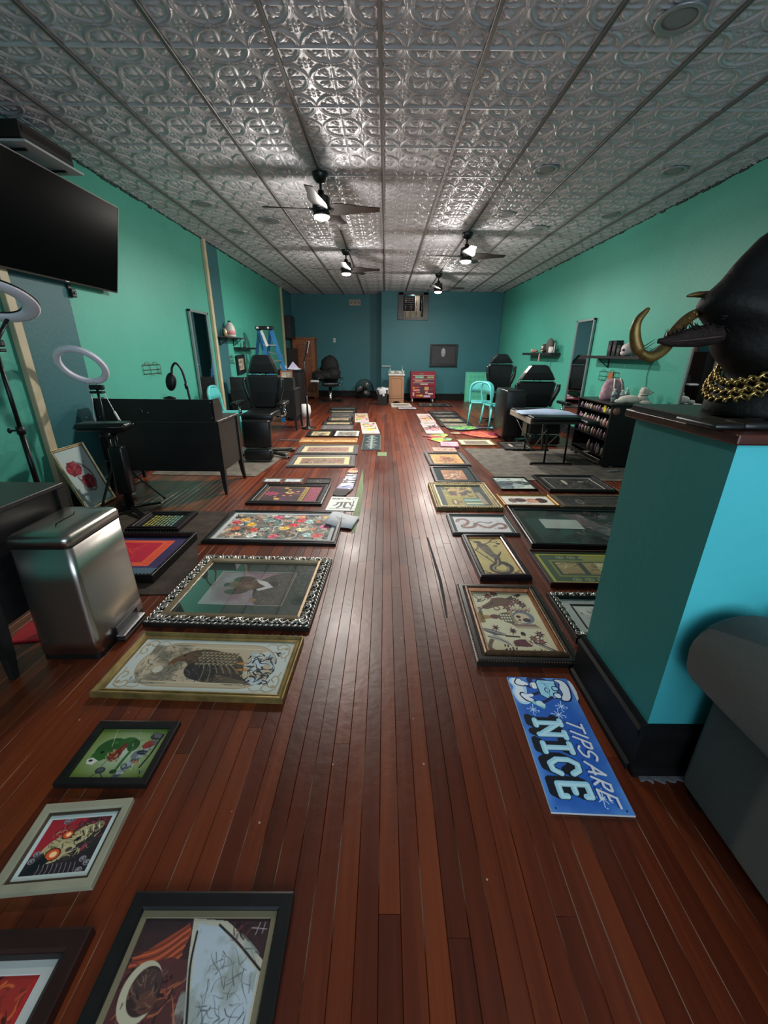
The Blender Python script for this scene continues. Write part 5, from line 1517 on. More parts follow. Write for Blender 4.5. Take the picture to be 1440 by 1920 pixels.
# ---- TIPS ARE NICE board; read from the left of the aisle: local x runs towards the camera, local y to the right
def A_tips(a, r_):
    c = Cv(a, r_, (34, 92, 178))
    # airbrushed pale blue towards the rim
    q = np.minimum(np.minimum(c.U, a - c.U), np.minimum(c.V, 1 - c.V))
    c.put(np.clip(1 - q / .20, 0, 1) ** 1.3 * .62, (116, 168, 226))
    c.cloud(2, 4, (26, 78, 166), .45, .7, .5)
    navy = (22, 30, 74); ice = (150, 206, 226); snow = (204, 216, 226); dk = (10, 20, 32)
    # snow path under the feet
    c.poly([(.02, .93), (.10, .99), (.22, .95), (.32, .99), (.46, .97), (.56, .92), (.58, .82), (.52, .74), (.44, .80), (.34, .76), (.22, .74), (.14, .78), (.05, .80)], (170, 206, 232), 1, True)
    c.poly([(.04, .91), (.12, .95), (.22, .91), (.34, .95), (.48, .93), (.54, .86), (.50, .78), (.42, .84), (.30, .80), (.20, .79), (.10, .82)], (214, 224, 232), 1, True)
    # legs and shoes
    c.line([(.13, .80), (.20, .70), (.22, .60)], .05, navy); c.line([(.38, .72), (.36, .62), (.30, .52)], .055, navy)
    c.line([(.06, .82), (.13, .86), (.16, .78)], .10, navy); c.line([(.07, .82), (.13, .85), (.15, .78)], .075, (220, 228, 236)); c.line([(.11, .78), (.15, .72)], .06, (220, 228, 236))
    c.line([(.38, .84), (.46, .80), (.50, .72)], .10, navy); c.line([(.39, .83), (.45, .79), (.49, .73)], .075, (220, 228, 236)); c.line([(.40, .76), (.39, .70)], .06, (220, 228, 236))
    # left arm bent up, fist on hip
    c.line([(.06, .40), (-.0, .54), (.04, .64), (.14, .62)], .085, navy); c.ell(.18, .60, .07, .06, (220, 228, 236)); c.line([(.15, .64), (.22, .64)], .010, navy)
    # ice cube body
    c.poly([(.04, .52), (.06, .22), (.44, .24), (.46, .46), (.38, .56), (.10, .56)], navy); c.poly([(.055, .505), (.075, .235), (.43, .255), (.445, .455), (.37, .54), (.11, .54)], ice)
    c.line([(.13, .53), (.13, .25)], .008, (110, 170, 206)); c.line([(.13, .42), (.36, .40), (.44, .44)], .008, (60, 110, 170)); c.line([(.36, .40), (.33, .25)], .008, (110, 170, 206)); c.line([(.08, .46), (.20, .36)], .008, (60, 100, 160))
    # smile and dark glasses
    c.line([(.22, .42), (.27, .45), (.33, .42)], .016, navy); c.line([(.22, .40), (.26, .37), (.32, .39)], .010, navy)
    c.poly([(.18, .30), (.24, .33), (.29, .30), (.27, .22), (.20, .22)], navy, 1, True); c.poly([(.20, .30), (.24, .31), (.27, .29), (.26, .235), (.21, .235)], ice, 1, True)
    c.poly([(.32, .32), (.39, .35), (.45, .30), (.43, .22), (.34, .23)], navy, 1, True); c.poly([(.34, .31), (.39, .33), (.43, .29), (.42, .235), (.35, .24)], (200, 222, 236), 1, True); c.line([(.28, .26), (.33, .26)], .02, navy); c.line([(.12, .24), (.20, .24)], .018, navy)
    # snow cap
    c.poly([(.03, .24), (.02, .14), (.08, .05), (.18, .02), (.30, .03), (.42, .06), (.50, .12), (.50, .24), (.44, .25), (.34, .20), (.22, .21), (.12, .18)], navy, 1, True)
    c.poly([(.045, .22), (.04, .14), (.09, .07), (.19, .045), (.30, .055), (.41, .085), (.475, .14), (.475, .22), (.43, .23), (.34, .18), (.22, .19), (.12, .16)], snow, 1, True)
    # arm with banknote
    c.line([(.42, .38), (.50, .50), (.54, .58)], .05, navy)
    c.poly([(.50, .72), (.55, .74), (.66, .58), (.62, .54), (.56, .60)], (120, 196, 190)); c.ell(.55, .62, .05, .055, (196, 220, 226)); c.ell(.58, .57, .03, .03, (196, 220, 226))
    # sparkles
    for (x, y, s_) in ((.60, .30, .09), (.76, .40, .11), (.68, .76, .09), (2.02, .30, .11)):
        for k in range(4):
            an = k * PI / 4 + .2; L = s_ * (1 if k % 2 == 0 else .7)
            c.line([(x - math.cos(an) * L, y - math.sin(an) * L), (x + math.cos(an) * L, y + math.sin(an) * L)], .010, (196, 222, 244), smooth=False)
        for k in range(4): c.ell(x + s_ * 1.1 * math.cos(k * 1.7), y + s_ * .9 * math.sin(k * 1.7), .010, .012, (150, 196, 240))
    # NICE in dripping ice letters with a black cast
    def letter(strokes_, dx, dy, w, col):
        for st in strokes_: c.line([(x + dx, y + dy) for x, y in st], w, col, smooth=False)
    N = [[(.92, .80), (.92, .43)], [(.92, .46), (1.12, .78)], [(1.12, .80), (1.12, .43)], [(.87, .80), (.97, .80)], [(.87, .43), (.95, .43)], [(1.07, .43), (1.17, .43)]]
    I = [[(1.33, .80), (1.33, .43)], [(1.26, .80), (1.40, .80)], [(1.26, .43), (1.40, .43)]]
    Cc = [[(1.71, .54), (1.66, .45), (1.57, .44), (1.51, .54), (1.51, .70), (1.57, .80), (1.66, .79), (1.71, .70)]]
    E_ = [[(1.85, .80), (1.85, .43)], [(1.85, .43), (2.01, .43), (2.01, .49)], [(1.85, .61), (1.96, .61)], [(1.85, .80), (2.01, .80), (2.01, .73)]]
    for L in (N, I, Cc, E_):
        letter(L, -.045, .085, .115, dk); letter(L, -.02, .04, .115, dk)
    for L in (N, I, Cc, E_):
        letter(L, 0, 0, .098, dk)
    for L in (N, I, Cc, E_):
        letter(L, 0, 0, .080, ice)
        letter([[(x, y - .012) for x, y in st] for st in L], .008, 0, .030, (186, 222, 234))
    # TIPS ARE, brushed italics with a dark cast
    sl = .10
    def P(x, y): return (x + sl * (.5 - y) * 2 * .5, .125 + y * .20)
    T = [[(.88, .02), (1.03, .02)], [(.955, .0), (.955, 1.)]]
    I2 = [[(1.10, 0), (1.10, 1)]]
    Pp = [[(1.19, 0), (1.19, 1)], [(1.19, .02), (1.28, .06), (1.28, .46), (1.19, .52)]]
    S_ = [[(1.47, .12), (1.40, .0), (1.35, .18), (1.37, .42), (1.46, .56), (1.46, .86), (1.39, 1.0), (1.33, .88)]]
    A_ = [[(1.58, 1.), (1.66, 0), (1.72, 1.)], [(1.60, .66), (1.72, .66)]]
    R_ = [[(1.79, 0), (1.79, 1)], [(1.79, .02), (1.88, .08), (1.87, .44), (1.79, .5), (1.89, 1.0)]]
    E2 = [[(1.96, 0), (1.96, 1)], [(1.96, .02), (2.08, .02)], [(1.96, .48), (2.04, .48)], [(1.96, 1.), (2.08, 1.)]]
    for col, d_, w_ in (((14, 56, 140), .018, .040), ((206, 212, 220), 0, .032)):
        for G in (T, I2, Pp, S_, A_, R_, E2):
            for st in G: c.line([(P(x, y)[0] - d_, P(x, y)[1] + d_) for x, y in st], w_, col, smooth=len(st) > 3)
    c.ell(a - .05, .08, .012, .012, (20, 30, 60)); c.ell(a - .05, .93, .012, .012, (20, 30, 60))
    return c
root = empty('painted_sign', (.680, 1.153, 0), R(-92), 'blue painted board reading TIPS ARE NICE with walking ice cube', 'sign')
MB().box(-.292, .292, -.132, .132, .0006, .0075, bev=.0008).build('board', mat('sign_white_edge', (214, 216, 220), .4), root)
art_obj('lettering', A_tips(.584 / .264, 300), .582, .262, root, (0, 0, .0081))
MB().prism([(-.282, .130), (-.278, .140), (-.255, .146), (-.215, .147), (-.178, .141), (-.165, .130)], .0006, .0078).build('snow_cap', mat('sign_snow', (204, 216, 226), .5), root)

# green masking tape on the boards
M_TAPE = mat('green_tape', (112, 132, 92), .7, noise=.25, nscale=30)
tp = MB(); tp.prism([(-.27, 4.95), (-.225, 4.2), (-.215, 3.55), (-.235, 3.05), (-.262, 3.0), (-.285, 3.6), (-.285, 4.1)], .0004, .0012)
tag(tp.build('floor_tape', M_TAPE), 'long pale green tape sliver on the boards beside the white sign', 'tape')
tp = MB(); tp.box(-.10, .033, 5.68, 5.92, .0004, .0012)
tag(tp.build('floor_tape', M_TAPE), 'short green tape rectangle on the boards before the dark banner', 'tape')

# rugs
def rug(label, pts, col, name='rug'):
    b = MB(); b.prism(pts, .0005, .006)
    return tag(b.build(name, mat('rug_%d_%d_%d' % col, col, .95, noise=.3, nscale=9, bump=.5, bscale=220, spec=.1)), label, 'rug')
rug('large plain grey rug under the massage table at right', [(1.22, 6.20), (3.25, 6.22), (3.25, 4.55), (1.31, 4.53)], (112, 108, 102))
rug('grey rug under the left tattoo chair', [(-2.75, 6.15), (-1.33, 6.15), (-1.50, 4.60), (-2.75, 4.64)], (110, 104, 96))
rug('dark taupe rug behind the steel bin carrying two framed prints', [(-2.75, 3.46), (-1.40, 3.46), (-1.39, 2.76), (-1.278, 2.5), (-1.268, 2.10), (-2.75, 2.05)], (74, 66, 60))
# ------------------------------------------------------------------ ceiling fans
M_LENS = mat('lamp_lens', (255, 250, 235), .4, emit=(255, 236, 205), estr=22)
M_FANB = mat('fan_black', (24, 23, 23), .34, noise=.2)
def make_fan(label, x, y, ang, blade_a=(0, 90, 180, 270)):
    t = empty('ceiling_fan', (x, y, ZC - .010), R(ang), label, 'ceiling fan', 'ceiling fans with lamps')
    MB().lathe([(0, 0), (.078, 0), (.080, -.012), (.070, -.045), (.045, -.075), (.020, -.082), (0, -.082)], 24).build('canopy', M_FANB, t)
    MB().cyl((0, 0, -.07), (0, 0, -.17), .013, n=12).build('downrod', M_FANB, t)
    MB().lathe([(0, -.140), (.030, -.142), (.032, -.175), (.078, -.190), (.088, -.205), (.090, -.315), (.080, -.330), (0, -.330)], 28).build('motor_housing', M_FANB, t)
    MB().lathe([(0, -.328), (.084, -.328), (.084, -.352), (.078, -.356), (0, -.356)], 28).build('light_ring', M_FANB, t)
    ln = MB().lathe([(.076, -.350), (.078, -.362), (.066, -.376), (.040, -.386), (0, -.390)], 28).build('lamp_lens', M_LENS, t)
    for a in blade_a:
        b = MB(); n = 9
        up, dn = [], []
        for i in range(n):
            q = i / (n - 1); r_ = .085 + q * .50
            w = .062 + .034 * math.sin(PI * min(1, q * 1.5)) * (1 - q) + .012 * (1 - q) - .022 * q
            tw = .30 * (1 - q * .4)
            zc = -.296 + .01 * q
            up.append((r_, w, zc - math.sin(tw) * w)); dn.append((r_, -w, zc + math.sin(tw) * w))
        vt = [[b.bm.verts.new((x_, y_, z_ + dz)) for x_, y_, z_ in up + dn[::-1]] for dz in (0, .007)]
        m_ = len(vt[0])
        for k in range(2):
            for i in range(n - 1):
                b.bm.faces.new((vt[k][i], vt[k][i + 1], vt[k][m_ - 2 - i], vt[k][m_ - 1 - i]))
        for i in range(m_):
            j = (i + 1) % m_
            b.bm.faces.new((vt[0][i], vt[0][j], vt[1][j], vt[1][i]))
        o = b.build('blade', M_FANB, t, rot=(0, 0, R(a)))
        MB().box(.06, .12, -.02, .02, -.302, -.288, bev=.003).build('blade_iron', M_FANB, o)
    lt = lamp('fan_lamp', 'POINT', (0, 0, -.46), FAN_POWER, WARM, .07)
    lt.parent = t
    dn = lamp('fan_downlight', 'AREA', (0, 0, -.395), FAN_POWER * 1.9, WARM, .14)
    dn.data.shape = 'DISK'; dn.parent = t
    return t
make_fan('largest, nearest black ceiling fan with lit lamp, left of centre', -.653, 4.924, 5, (0, 68, 176, 262))
make_fan('black ceiling fan with lit lamp behind the nearest one, left row', -.690, 8.124, 8, (0, 52, 172, 262))
make_fan('black ceiling fan with lit lamp over the right side, nearer one', 1.178, 7.006, 4, (0, 60, 176, 266))
make_fan('furthest small black ceiling fan, before the barred window', 1.161, 10.29, 0, (0, 60, 180, 250))

# recessed cans and speakers in the ceiling
can_m = mat('can_trim_grey', (150, 152, 154), .4, metal=.4)
locs = {(1.513, 2.917): 'nearest recessed ceiling can light, top right corner of photo', (1.514, 4.805): 'second recessed can light in the inner right row', (2.727, 4.804): 'recessed can light near the right wall, nearer one',
        (1.504, 6.144): 'third recessed can light in the inner right row', (2.811, 6.15): 'recessed can light near the right wall, further one', (-2.181, 5.847): 'recessed can light near left wall, nearer one', (-2.178, 7.056): 'recessed can light near left wall, further one'}
for (x, y), lab in locs.items():
    t = empty('recessed_light', (x, y, ZC), 0, lab, 'ceiling light', 'recessed ceiling can lights')
    MB().lathe([(.078, -.004), (.112, -.006), (.118, -.012), (.112, -.019), (.088, -.017), (.078, -.008)], 28).build('trim_ring', can_m, t, fix=True)
    MB().lathe([(0, -.006), (.08, -.006), (.08, -.012), (.06, -.0125), (0, -.0125)], 24).build('lens', mat('can_lens', (122, 124, 126), .5), t)
for (x, y, lab) in ((2.12, 6.76, 'round flat grey ceiling speaker right of the fans'), (-1.557, 6.474, 'round flat grey ceiling speaker left of the nearest fan')):
    t = empty('ceiling_speaker', (x, y, ZC), 0, lab, 'speaker', 'round ceiling speakers')
    MB().lathe([(0, -.004), (.135, -.004), (.135, -.012), (.128, -.020), (0, -.022)], 32).build('grille', mat('speaker_grille', (104, 106, 106), .8, noise=.2, nscale=160), t)
    MB().lathe([(.126, -.010), (.140, -.010), (.141, -.018), (.132, -.023), (.126, -.021)], 32).build('rim', can_m, t)

# ------------------------------------------------------------------ television wall, upper left
t = empty('television', (-2.80, 4.07, 1.915), 0, 'large black flat television tilted down on the left wall', 'television', rot=(0, R(13.5), 0))
# local: y along wall, z up the screen, x out of the wall
b = MB(); b.box(-.030, 0, -.73, .72, 0, .765, bev=.004); b.build('housing', M_BLKPL, t)
MB().box(.0, .004, -.722, .712, .014, .757).build('screen', mat('screen_black', (4, 5, 6), .25, spec=.02), t)
b = MB()
for (y0, y1, z0, z1) in ((-.73, .72, 0, .014), (-.73, .72, .757, .765), (-.73, -.722, 0, .765), (.712, .72, 0, .765)): b.box(.0, .007, y0, y1, z0, z1)
b.build('bezel', mat('bezel_brown_black', (30, 22, 20), .35), t)
MB().box(.005, .009, -.02, .02, .003, .010).build('power_light', M_WHITE, t)
b = MB(); b.box(-.09, -.03, -.25, -.20, .08, .66); b.box(-.09, -.03, .20, .25, .08, .66); b.build('wall_mount', M_BLKMET, t)
t = empty('wall_sensor', (-2.88, 4.20, 1.845), 0, 'small black webcam under the television on the wall', 'sensor')
MB().box(0, .04, -.03, .03, -.035, .035, bev=.006).build('body', M_BLKPL, t); MB().cyl((.04, 0, 0), (.05, 0, 0), .012).build('lens', M_STEEL, t); MB().box(0, .02, -.04, .0, .03, .07, bev=.004).build('clip', M_BLKPL, t)
t = empty('wall_shelf', (-2.88, 3.98, 2.745), 0, 'white shelf above the television holding a black box', 'shelf')
MB().box(0, .30, -.31, .31, 0, .016, bev=.003).build('board', mat('shelf_pale', (176, 182, 184), .35), t)
for y in (-.20, .20):
    b = MB(); b.bar((0, y, -.008), (.22, y, -.008), .022, .012); b.bar((.008, y, -.008), (.008, y, -.09), .022, .012); b.bar((.01, y, -.08), (.13, y, -.012), .012, .010); b.build('bracket', M_BLKMET, t)
t = empty('media_box', (-2.74, 3.95, 2.7615), R(0), 'black receiver box on the white shelf above television', 'electronics')
MB().box(-.12, .13, -.27, .27, .008, .115, bev=.004).build('case', M_BLKPL, t)
MB().box(.130, .134, -.25, .25, .05, .09).build('front_panel', mat('panel_gloss', (34, 26, 28), .2), t)
for y in (-.22, .22):
    for x in (-.09, .10): MB().cyl((x, y, 0), (x, y, .010), .015, n=10).build('foot', M_BLKPL, t)

# ring lights
def ring_light(label, pole, zc, c, nrm, Rr, rt, flat, lens_col, tripod_r, pole_r=.012, cable=False, clip=True):
    t = empty('ring_light', (pole[0], pole[1], .0065 if cable else 0), 0, label, 'ring light')
    N = Vector(nrm).normalized(); A = N.orthogonal().normalized(); B = N.cross(A)
    C = Vector(c) - Vector((pole[0], pole[1], 0))
    pts = [C + (A * math.cos(k * 2 * PI / 48) + B * math.sin(k * 2 * PI / 48)) * Rr for k in range(48)]
    def ringgeo(off, w_, h_):
        b = MB(); rings = []
        for k in range(48):
            d = (pts[k] - C).normalized(); p = pts[k] + N * off
            rings.append([p + (d * math.cos(2 * PI * j / 10) * w_ + N * math.sin(2 * PI * j / 10) * h_) for j in range(10)])
        V = [[b.bm.verts.new(q) for q in r_] for r_ in rings]
        for i in range(48):
            for j in range(10):
                f = b.bm.faces.new((V[i][j], V[i][(j + 1) % 10], V[(i + 1) % 48][(j + 1) % 10], V[(i + 1) % 48][j])); f.smooth = True
        return b
    ringgeo(.004, rt, rt * flat).build('diffuser', lens_col, t)
    ringgeo(-rt * flat * .7, rt * .98, rt * flat * .55).build('back_shell', M_BLKPL if not cable else lens_col, t)
    low = min(pts, key=lambda p: p.z)
    base = Vector((0, 0, zc))
    MB().tube([low, low * .5 + base * .5, base], .012, 8).build('tilt_arm', M_BLKPL if not cable else M_WHITE, t)
    b = MB(); b.cyl((0, 0, .30), (0, 0, zc * .62), pole_r * 1.35, n=12); b.cyl((0, 0, zc * .55), (0, 0, zc), pole_r, n=12); b.build('pole', M_BLKMET, t)
    for z in (.42, zc * .62):
        k = MB(); k.cyl((0, 0, z - .025), (0, 0, z + .025), pole_r * 1.9, n=12); k.cyl((0, 0, z), (-.045, -.02, z), .006, n=8); k.ell((-.055, -.024, z), .014, .010, .018, 8); k.build('clamp_knob', M_BLKPL, t)
    for k in range(3):
        a = k * 2 * PI / 3 + .5; dx, dy = math.cos(a), math.sin(a)
        b = MB(); b.bar((dx * .015, dy * .015, .42), (dx * tripod_r, dy * tripod_r, .012), .018, .012); b.bar((dx * .012, dy * .012, .14), (dx * tripod_r * .55, dy * tripod_r * .55, .20), .010, .006)
        o = b.build('leg', M_BLKMET, t)
        MB().ell((dx * tripod_r, dy * tripod_r, .012), .016, .016, .012, 8).build('rubber_foot', M_BLKPL, o)
    if clip:
        b = MB(); b.box(-.06, .06, -.02, .02, zc - .005, zc + .035, bev=.008); b.box(-.055, .055, -.03, .02, zc - .035, zc - .015, bev=.005); b.build('phone_clamp', M_BLKPL, t)
    if cable:
        b = MB(); b.tube(crom([low + Vector((0, 0, .02)), low + Vector((-.04, -.02, .0)), (-.05, -.02, zc - .1), (-.065, -.03, zc - .24), (-.03, -.02, zc - .31), (-.01, -.02, zc - .33)], 6), .0035, 6); b.build('cable', M_WHITE, t)
        b = MB(); b.tube(crom([low + Vector((0, 0, .02)), low + Vector((.05, -.02, -.01)), (.085, -.02, zc - .09), (.13, -.03, zc - .20), (.165, -.02, zc - .29), (.12, -.02, zc - .32)], 6), .0035, 6); b.build('cable', M_WHITE, t)
        MB().bar((.122, -.03, zc - .18), (.150, -.03, zc - .255), .018, .014, bev=.003).build('cable_switch', M_WHITE, t)
    return t
M_DIFF = mat('diffuser_white', (226, 222, 234), .5)
ring_light('large white ring lamp cut by the left edge of the photo, on black stand', (-2.44, 2.75), 1.38, (-2.40, 2.76, 1.640), (.15, -.45, -1.0), .200, .046, .35, M_DIFF, .42, .013)
ring_light('smaller pale ring lamp with white cable behind the black armrest', (-2.45, 3.62), 1.045, (-2.52, 3.60, 1.232), (.05, -.76, -.63), .170, .026, .6, M_DIFF, .34, .010, cable=True)

# tattoo armrest
t = empty('armrest_stand', (-2.33, 3.42, .0065), R(8), 'black padded armrest on a tall black post by the desk', 'armrest')
MB().pad(-.20, .20, -.085, .085, .735, .800, .028).build('pad', M_VINYL, t)
MB().tube([(-.198, -.087, .768), (.198, -.087, .768), (.198, .087, .768), (-.198, .087, .768)], .004, 6, closed=True).build('piping', M_VINYL, t)
b = MB(); b.cyl((.06, 0, .03), (.06, 0, .50), .034, .030, 14); b.cyl((.06, 0, .48), (.06, 0, .72), .022, n=12); b.build('post', M_BLKMET, t)
MB().box(-.02, .14, -.05, .05, .715, .737, bev=.004).build('pad_plate', M_BLKMET, t)
b = MB(); b.pad(.00, .12, -.05, .05, .18, .60, .02); b.build('post_cover', M_VINYL, t)
for k in range(4):
    a = PI / 4 + k * PI / 2
    o = MB().bar((.06, 0, .05), (.06 + math.cos(a) * .26, math.sin(a) * .26, .018), .04, .022, bev=.005).build('foot_bar', M_BLKMET, t)

# rose print leaning on the teal pilaster
t = empty('framed_picture', (-2.655, 3.60, .0065), 0, 'gold rimmed print of two red roses leaning against the teal strip', 'picture', rot=(0, 0, 0))
q = empty('leaning_frame', (0, 0, 0))
bpy.data.objects.remove(q)
lean = Matrix.Rotation(R(-19), 4, 'Y')
fm_ = M_FGOLD2
def on_lean(o, M):
    o.matrix_local = M
# frame plane spanned by world y (width) and near-vertical; built flat then turned up
Mup = Matrix.Translation((0, 0, 0)) @ Matrix.Rotation(R(-19), 4, 'Y') @ Matrix(((0, 0, 1, 0), (1, 0, 0, 0), (0, 1, 0, .29), (0, 0, 0, 1)))
pr, mi = P_cove(.026, .022)
o = moulding(.40, .58, pr, mi).build('frame', [M_FGOLD2, mat('frame_olive', (84, 80, 52), .4)], t); o.matrix_local = Mup
cv = A_roses(.348 / .528, 110); o = art_obj('print', cv, .352, .532, t); o.matrix_local = Mup @ Matrix.Translation((0, 0, .009))
o = MB().box(-.195, .195, -.285, .285, .001, .006).build('backing', M_BLKPL, t); o.matrix_local = Mup
# small round puck by the frame's corner
t = empty('roller', (-2.50, 3.80, .0065), 0, 'small grey cylinder lying by the corner of the rose print', 'roller')
MB().cyl((-.03, -.05, .022), (.03, .05, .022), .022, n=14).build('drum', mat('puck_grey', (120, 118, 112), .4), t); MB().cyl((-.034, -.056, .022), (.034, .056, .022), .008, n=8).build('axle', M_BLKPL, t)

# ------------------------------------------------------------------ black desks with tapered legs
def make_desk(label, x0, x1, y0, y1, group=None, hutch=True, H=.735, flip=1):
    """back (with raised modesty panel) towards the camera at y0"""
    t = empty('desk', ((x0 + x1) / 2, (y0 + y1) / 2, 0), 0, label, 'desk', group)
    w, d = (x1 - x0) / 2, (y1 - y0) / 2
    MB().box(-w, w, -d, d, H - .022, H, bev=.003).build('desk_top', mat('desk_top_charcoal', (42, 41, 42), .38, noise=.3, nscale=4, stretch=(1, 6, 6)), t)
    MB().box(-w + .05, w - .04, -d + .012, -d + .030, .235, H - .022).build('modesty_panel', M_BLKWOOD, t)
    for s_ in (-1, 1):
        MB().box(s_ * (w - .022) - .009, s_ * (w - .022) + .009, -d + .04, d - .04, .235, H - .022).build('side_panel', M_BLKWOOD, t)
        for q in (-1, 1):
            xo, yo = s_ * (w - .025), q * (d - .028)
            rings = []
            for z, hw, off in ((0, .013, .030), (.10, .019, .014), (.25, .024, .002), (H - .022, .026, 0)):
                cx, cy = xo + s_ * off * .6, yo + q * off
                rings.append([(cx - hw, cy - hw, z), (cx + hw, cy - hw, z), (cx + hw, cy + hw, z), (cx - hw, cy + hw, z)])
            MB().loft(rings, smooth=False).build('leg', M_BLKWOOD, t)
    MB().box(-w + .3, w - .05, d - .03, d - .015, H - .14, H - .024, bev=.002).build('drawer', M_BLKWOOD, t)
    if hutch:
        MB().box(-w + .02, w - .03, -d, -d + .018, H, H + .20, bev=.002).build('hutch_back', M_BLKWOOD, t)
        for s_ in (-1, 1):
            x_ = s_ * (w - .03) if s_ > 0 else -w + .02
            MB().prism([(-d, H), (-d + .20, H), (-d + .20, H + .11), (-d + .15, H + .20), (-d, H + .20)], x_ - .009, x_ + .009, axis='x').build('hutch_end', mat('desk_end_brown_black', (38, 33, 33), .4, noise=.3), t)
        for (xx, zz) in ((w - .045, .175), (w - .045, .03), (-w + .05, .03)):
            MB().ell((xx, -d - .001, H + zz), .006, .003, .006, 8).build('screw', M_STEEL, t)
        MB().ell((w - .02, -d + .03, H + .172), .003, .006, .006, 8).build('screw', M_STEEL, t)
        k = MB(); k.tube([(-w + .44, -d - .002, H + .085), (-w + .452, -d - .006, H + .115), (-w + .47, -d - .006, H + .09), (-w + .465, -d - .004, H + .06)], .005, 6); k.ell((-w + .52, -d - .004, H + .075), .008, .004, .008, 8)
        k.build('cable_hook', M_STEEL, t)
    return t
make_desk('big black desk with raised back panel and sabre legs, front left', -2.77, -1.60, 3.965, 4.545, 'black desks')
make_desk('black desk whose bare top shows at the left edge behind the bin', -2.80, -1.628, 1.425, 1.985, None)
make_desk('black desk with raised back in front of the blue ladder', -2.77, -1.62, 7.62, 8.16, 'black desks')

# gooseneck lamp on the big desk
t = empty('desk_lamp', (-1.93, 4.16, .735), 0, 'black gooseneck lamp with oval head on the big desk', 'lamp')
MB().lathe([(0, 0), (.075, 0), (.075, .014), (.02, .022), (0, .022)], 20).build('base', M_BLKPL, t)
b = MB(); b.tube(crom([(.02, 0, .02), (.005, 0, .20), (-.008, 0, .34), (-.03, 0, .46), (-.075, 0, .515), (-.115, 0, .48), (-.13, 0, .42)], 8), .0105, 10); b.build('gooseneck', M_BLKPL, t)
b = MB(); b.cyl((-.006, 0, .28), (-.010, 0, .33), .015, n=10); b.build('collar', M_BLKPL, t)
MB().ell((-.150, 0, .345), .052, .030, .088, 16, M=Matrix.Rotation(R(12), 4, 'Y')).build('lamp_head', M_BLKPL, t)
# soft black pouch on the desk behind the hutch
t = empty('pouch', (-2.08, 4.08, .735), 0, 'small black pouch on the big desk beside the gooseneck lamp', 'pouch')
MB().ell((0, 0, .10), .10, .05, .115, 14).build('bag', M_VINYL, t); MB().tube([(-.06, 0, .20), (0, 0, .215), (.06, 0, .20)], .006, 6).build('zip', M_BLKMET, t)

# wall wire racks
def wire_rack(label, loc, rz, w, h, m, card=None):
    t = empty('wire_rack', loc, rz, label, 'wire rack')
    b = MB()
    for z in (0, h * .45, h): b.cyl((-w / 2, -.012, z), (w / 2, -.012, z), .003, n=6)
    for x in (-w / 2, -w * .1, w * .32, w / 2): b.cyl((x, -.012, -h * .1), (x, -.012, h), .003, n=6)
    for x in (-w * .25, w * .2): b.tube([(x, -.012, 0), (x + .02, -.05, -.02), (x + .05, -.05, -.02), (x + .07, -.012, 0)], .0025, 6)
    b.build('wire_frame', m, t)
    b = MB()
    for x in (-w * .28, w * .18): b.tube([(x + .06 * math.cos(k * PI / 5), -.02, h * .9 + .045 * math.sin(k * PI / 5)) for k in range(6)], .0025, 6)
    b.build('hooks', m, t)
    if card: MB().box(.0, .13, -.016, -.010, .02, h - .0).build('card', card, t)
    return t
M_WIRE = mat('bronze_wire', (92, 72, 48), .4, metal=.5)
wire_rack('small bronze wire rack on the left wall above the big desk', (XL, 5.33, 1.10), R(90), .40, .10, M_WIRE)
wire_rack('small wire rack with brown card on the right wall', (XR, 6.48, 1.00), R(-90), .56, .12, mat('dark_wire', (40, 70, 62), .5), mat('brown_card', (150, 92, 48), .7, noise=.2))

# ------------------------------------------------------------------ leaning mirrors
def mirror(label, side, yn, yf, z0, z1, lean, m=None):
    """tall framed mirror leaning on a side wall; side -1 left wall, +1 right wall"""
    t = empty('wall_mirror', (XL if side < 0 else XR, (yn + yf) / 2, z0), 0, label, 'mirror')
    W = yf - yn; H = z1 - z0
    s_ = -side
    fr = mat('mirror_frame_silver', (122, 140, 138), .35, metal=.3)
    b = MB()
    for (a, c, z0_, z1_) in ((-W / 2, -W / 2 + .035, 0, H), (W / 2 - .035, W / 2, 0, H), (-W / 2, W / 2, 0, .035), (-W / 2, W / 2, H - .035, H)):
        b.box(min(.012 * s_, .045 * s_), max(.012 * s_, .045 * s_), a, c, z0_, z1_, bev=.003)
    M = Matrix.Rotation(R(lean) * s_, 4, 'Y')
    o = b.build('frame', fr, t); o.matrix_local = M
    b = MB(); x = .034 * s_; b.bm.faces.new([b.bm.verts.new(p) for p in ((x, -W / 2 + .03, .03), (x, W / 2 - .03, .03), (x, W / 2 - .03, H - .03), (x, -W / 2 + .03, H - .03))])
    o = b.build('mirror_glass', mat('mirror_silver', (205, 210, 212), .02, metal=1), t); o.matrix_local = M
    o = MB().box(min(.012 * s_, .03 * s_), max(.012 * s_, .03 * s_), -W / 2 + .01, W / 2 - .01, .01, H - .01).build('backing', M_BLKPL, t); o.matrix_local = M
    return t
mirror('tall silver framed mirror on the left wall by the tan strip', -1, 6.55, 7.22, .30, 1.93, 0)
mirror('tall silver framed mirror on the right wall between two shelves', 1, 7.18, 7.83, .35, 1.905, 0)
mirror('tall silver framed mirror on the right wall behind the animal mount', 1, 4.30, 4.80, .0, 1.55, 0)

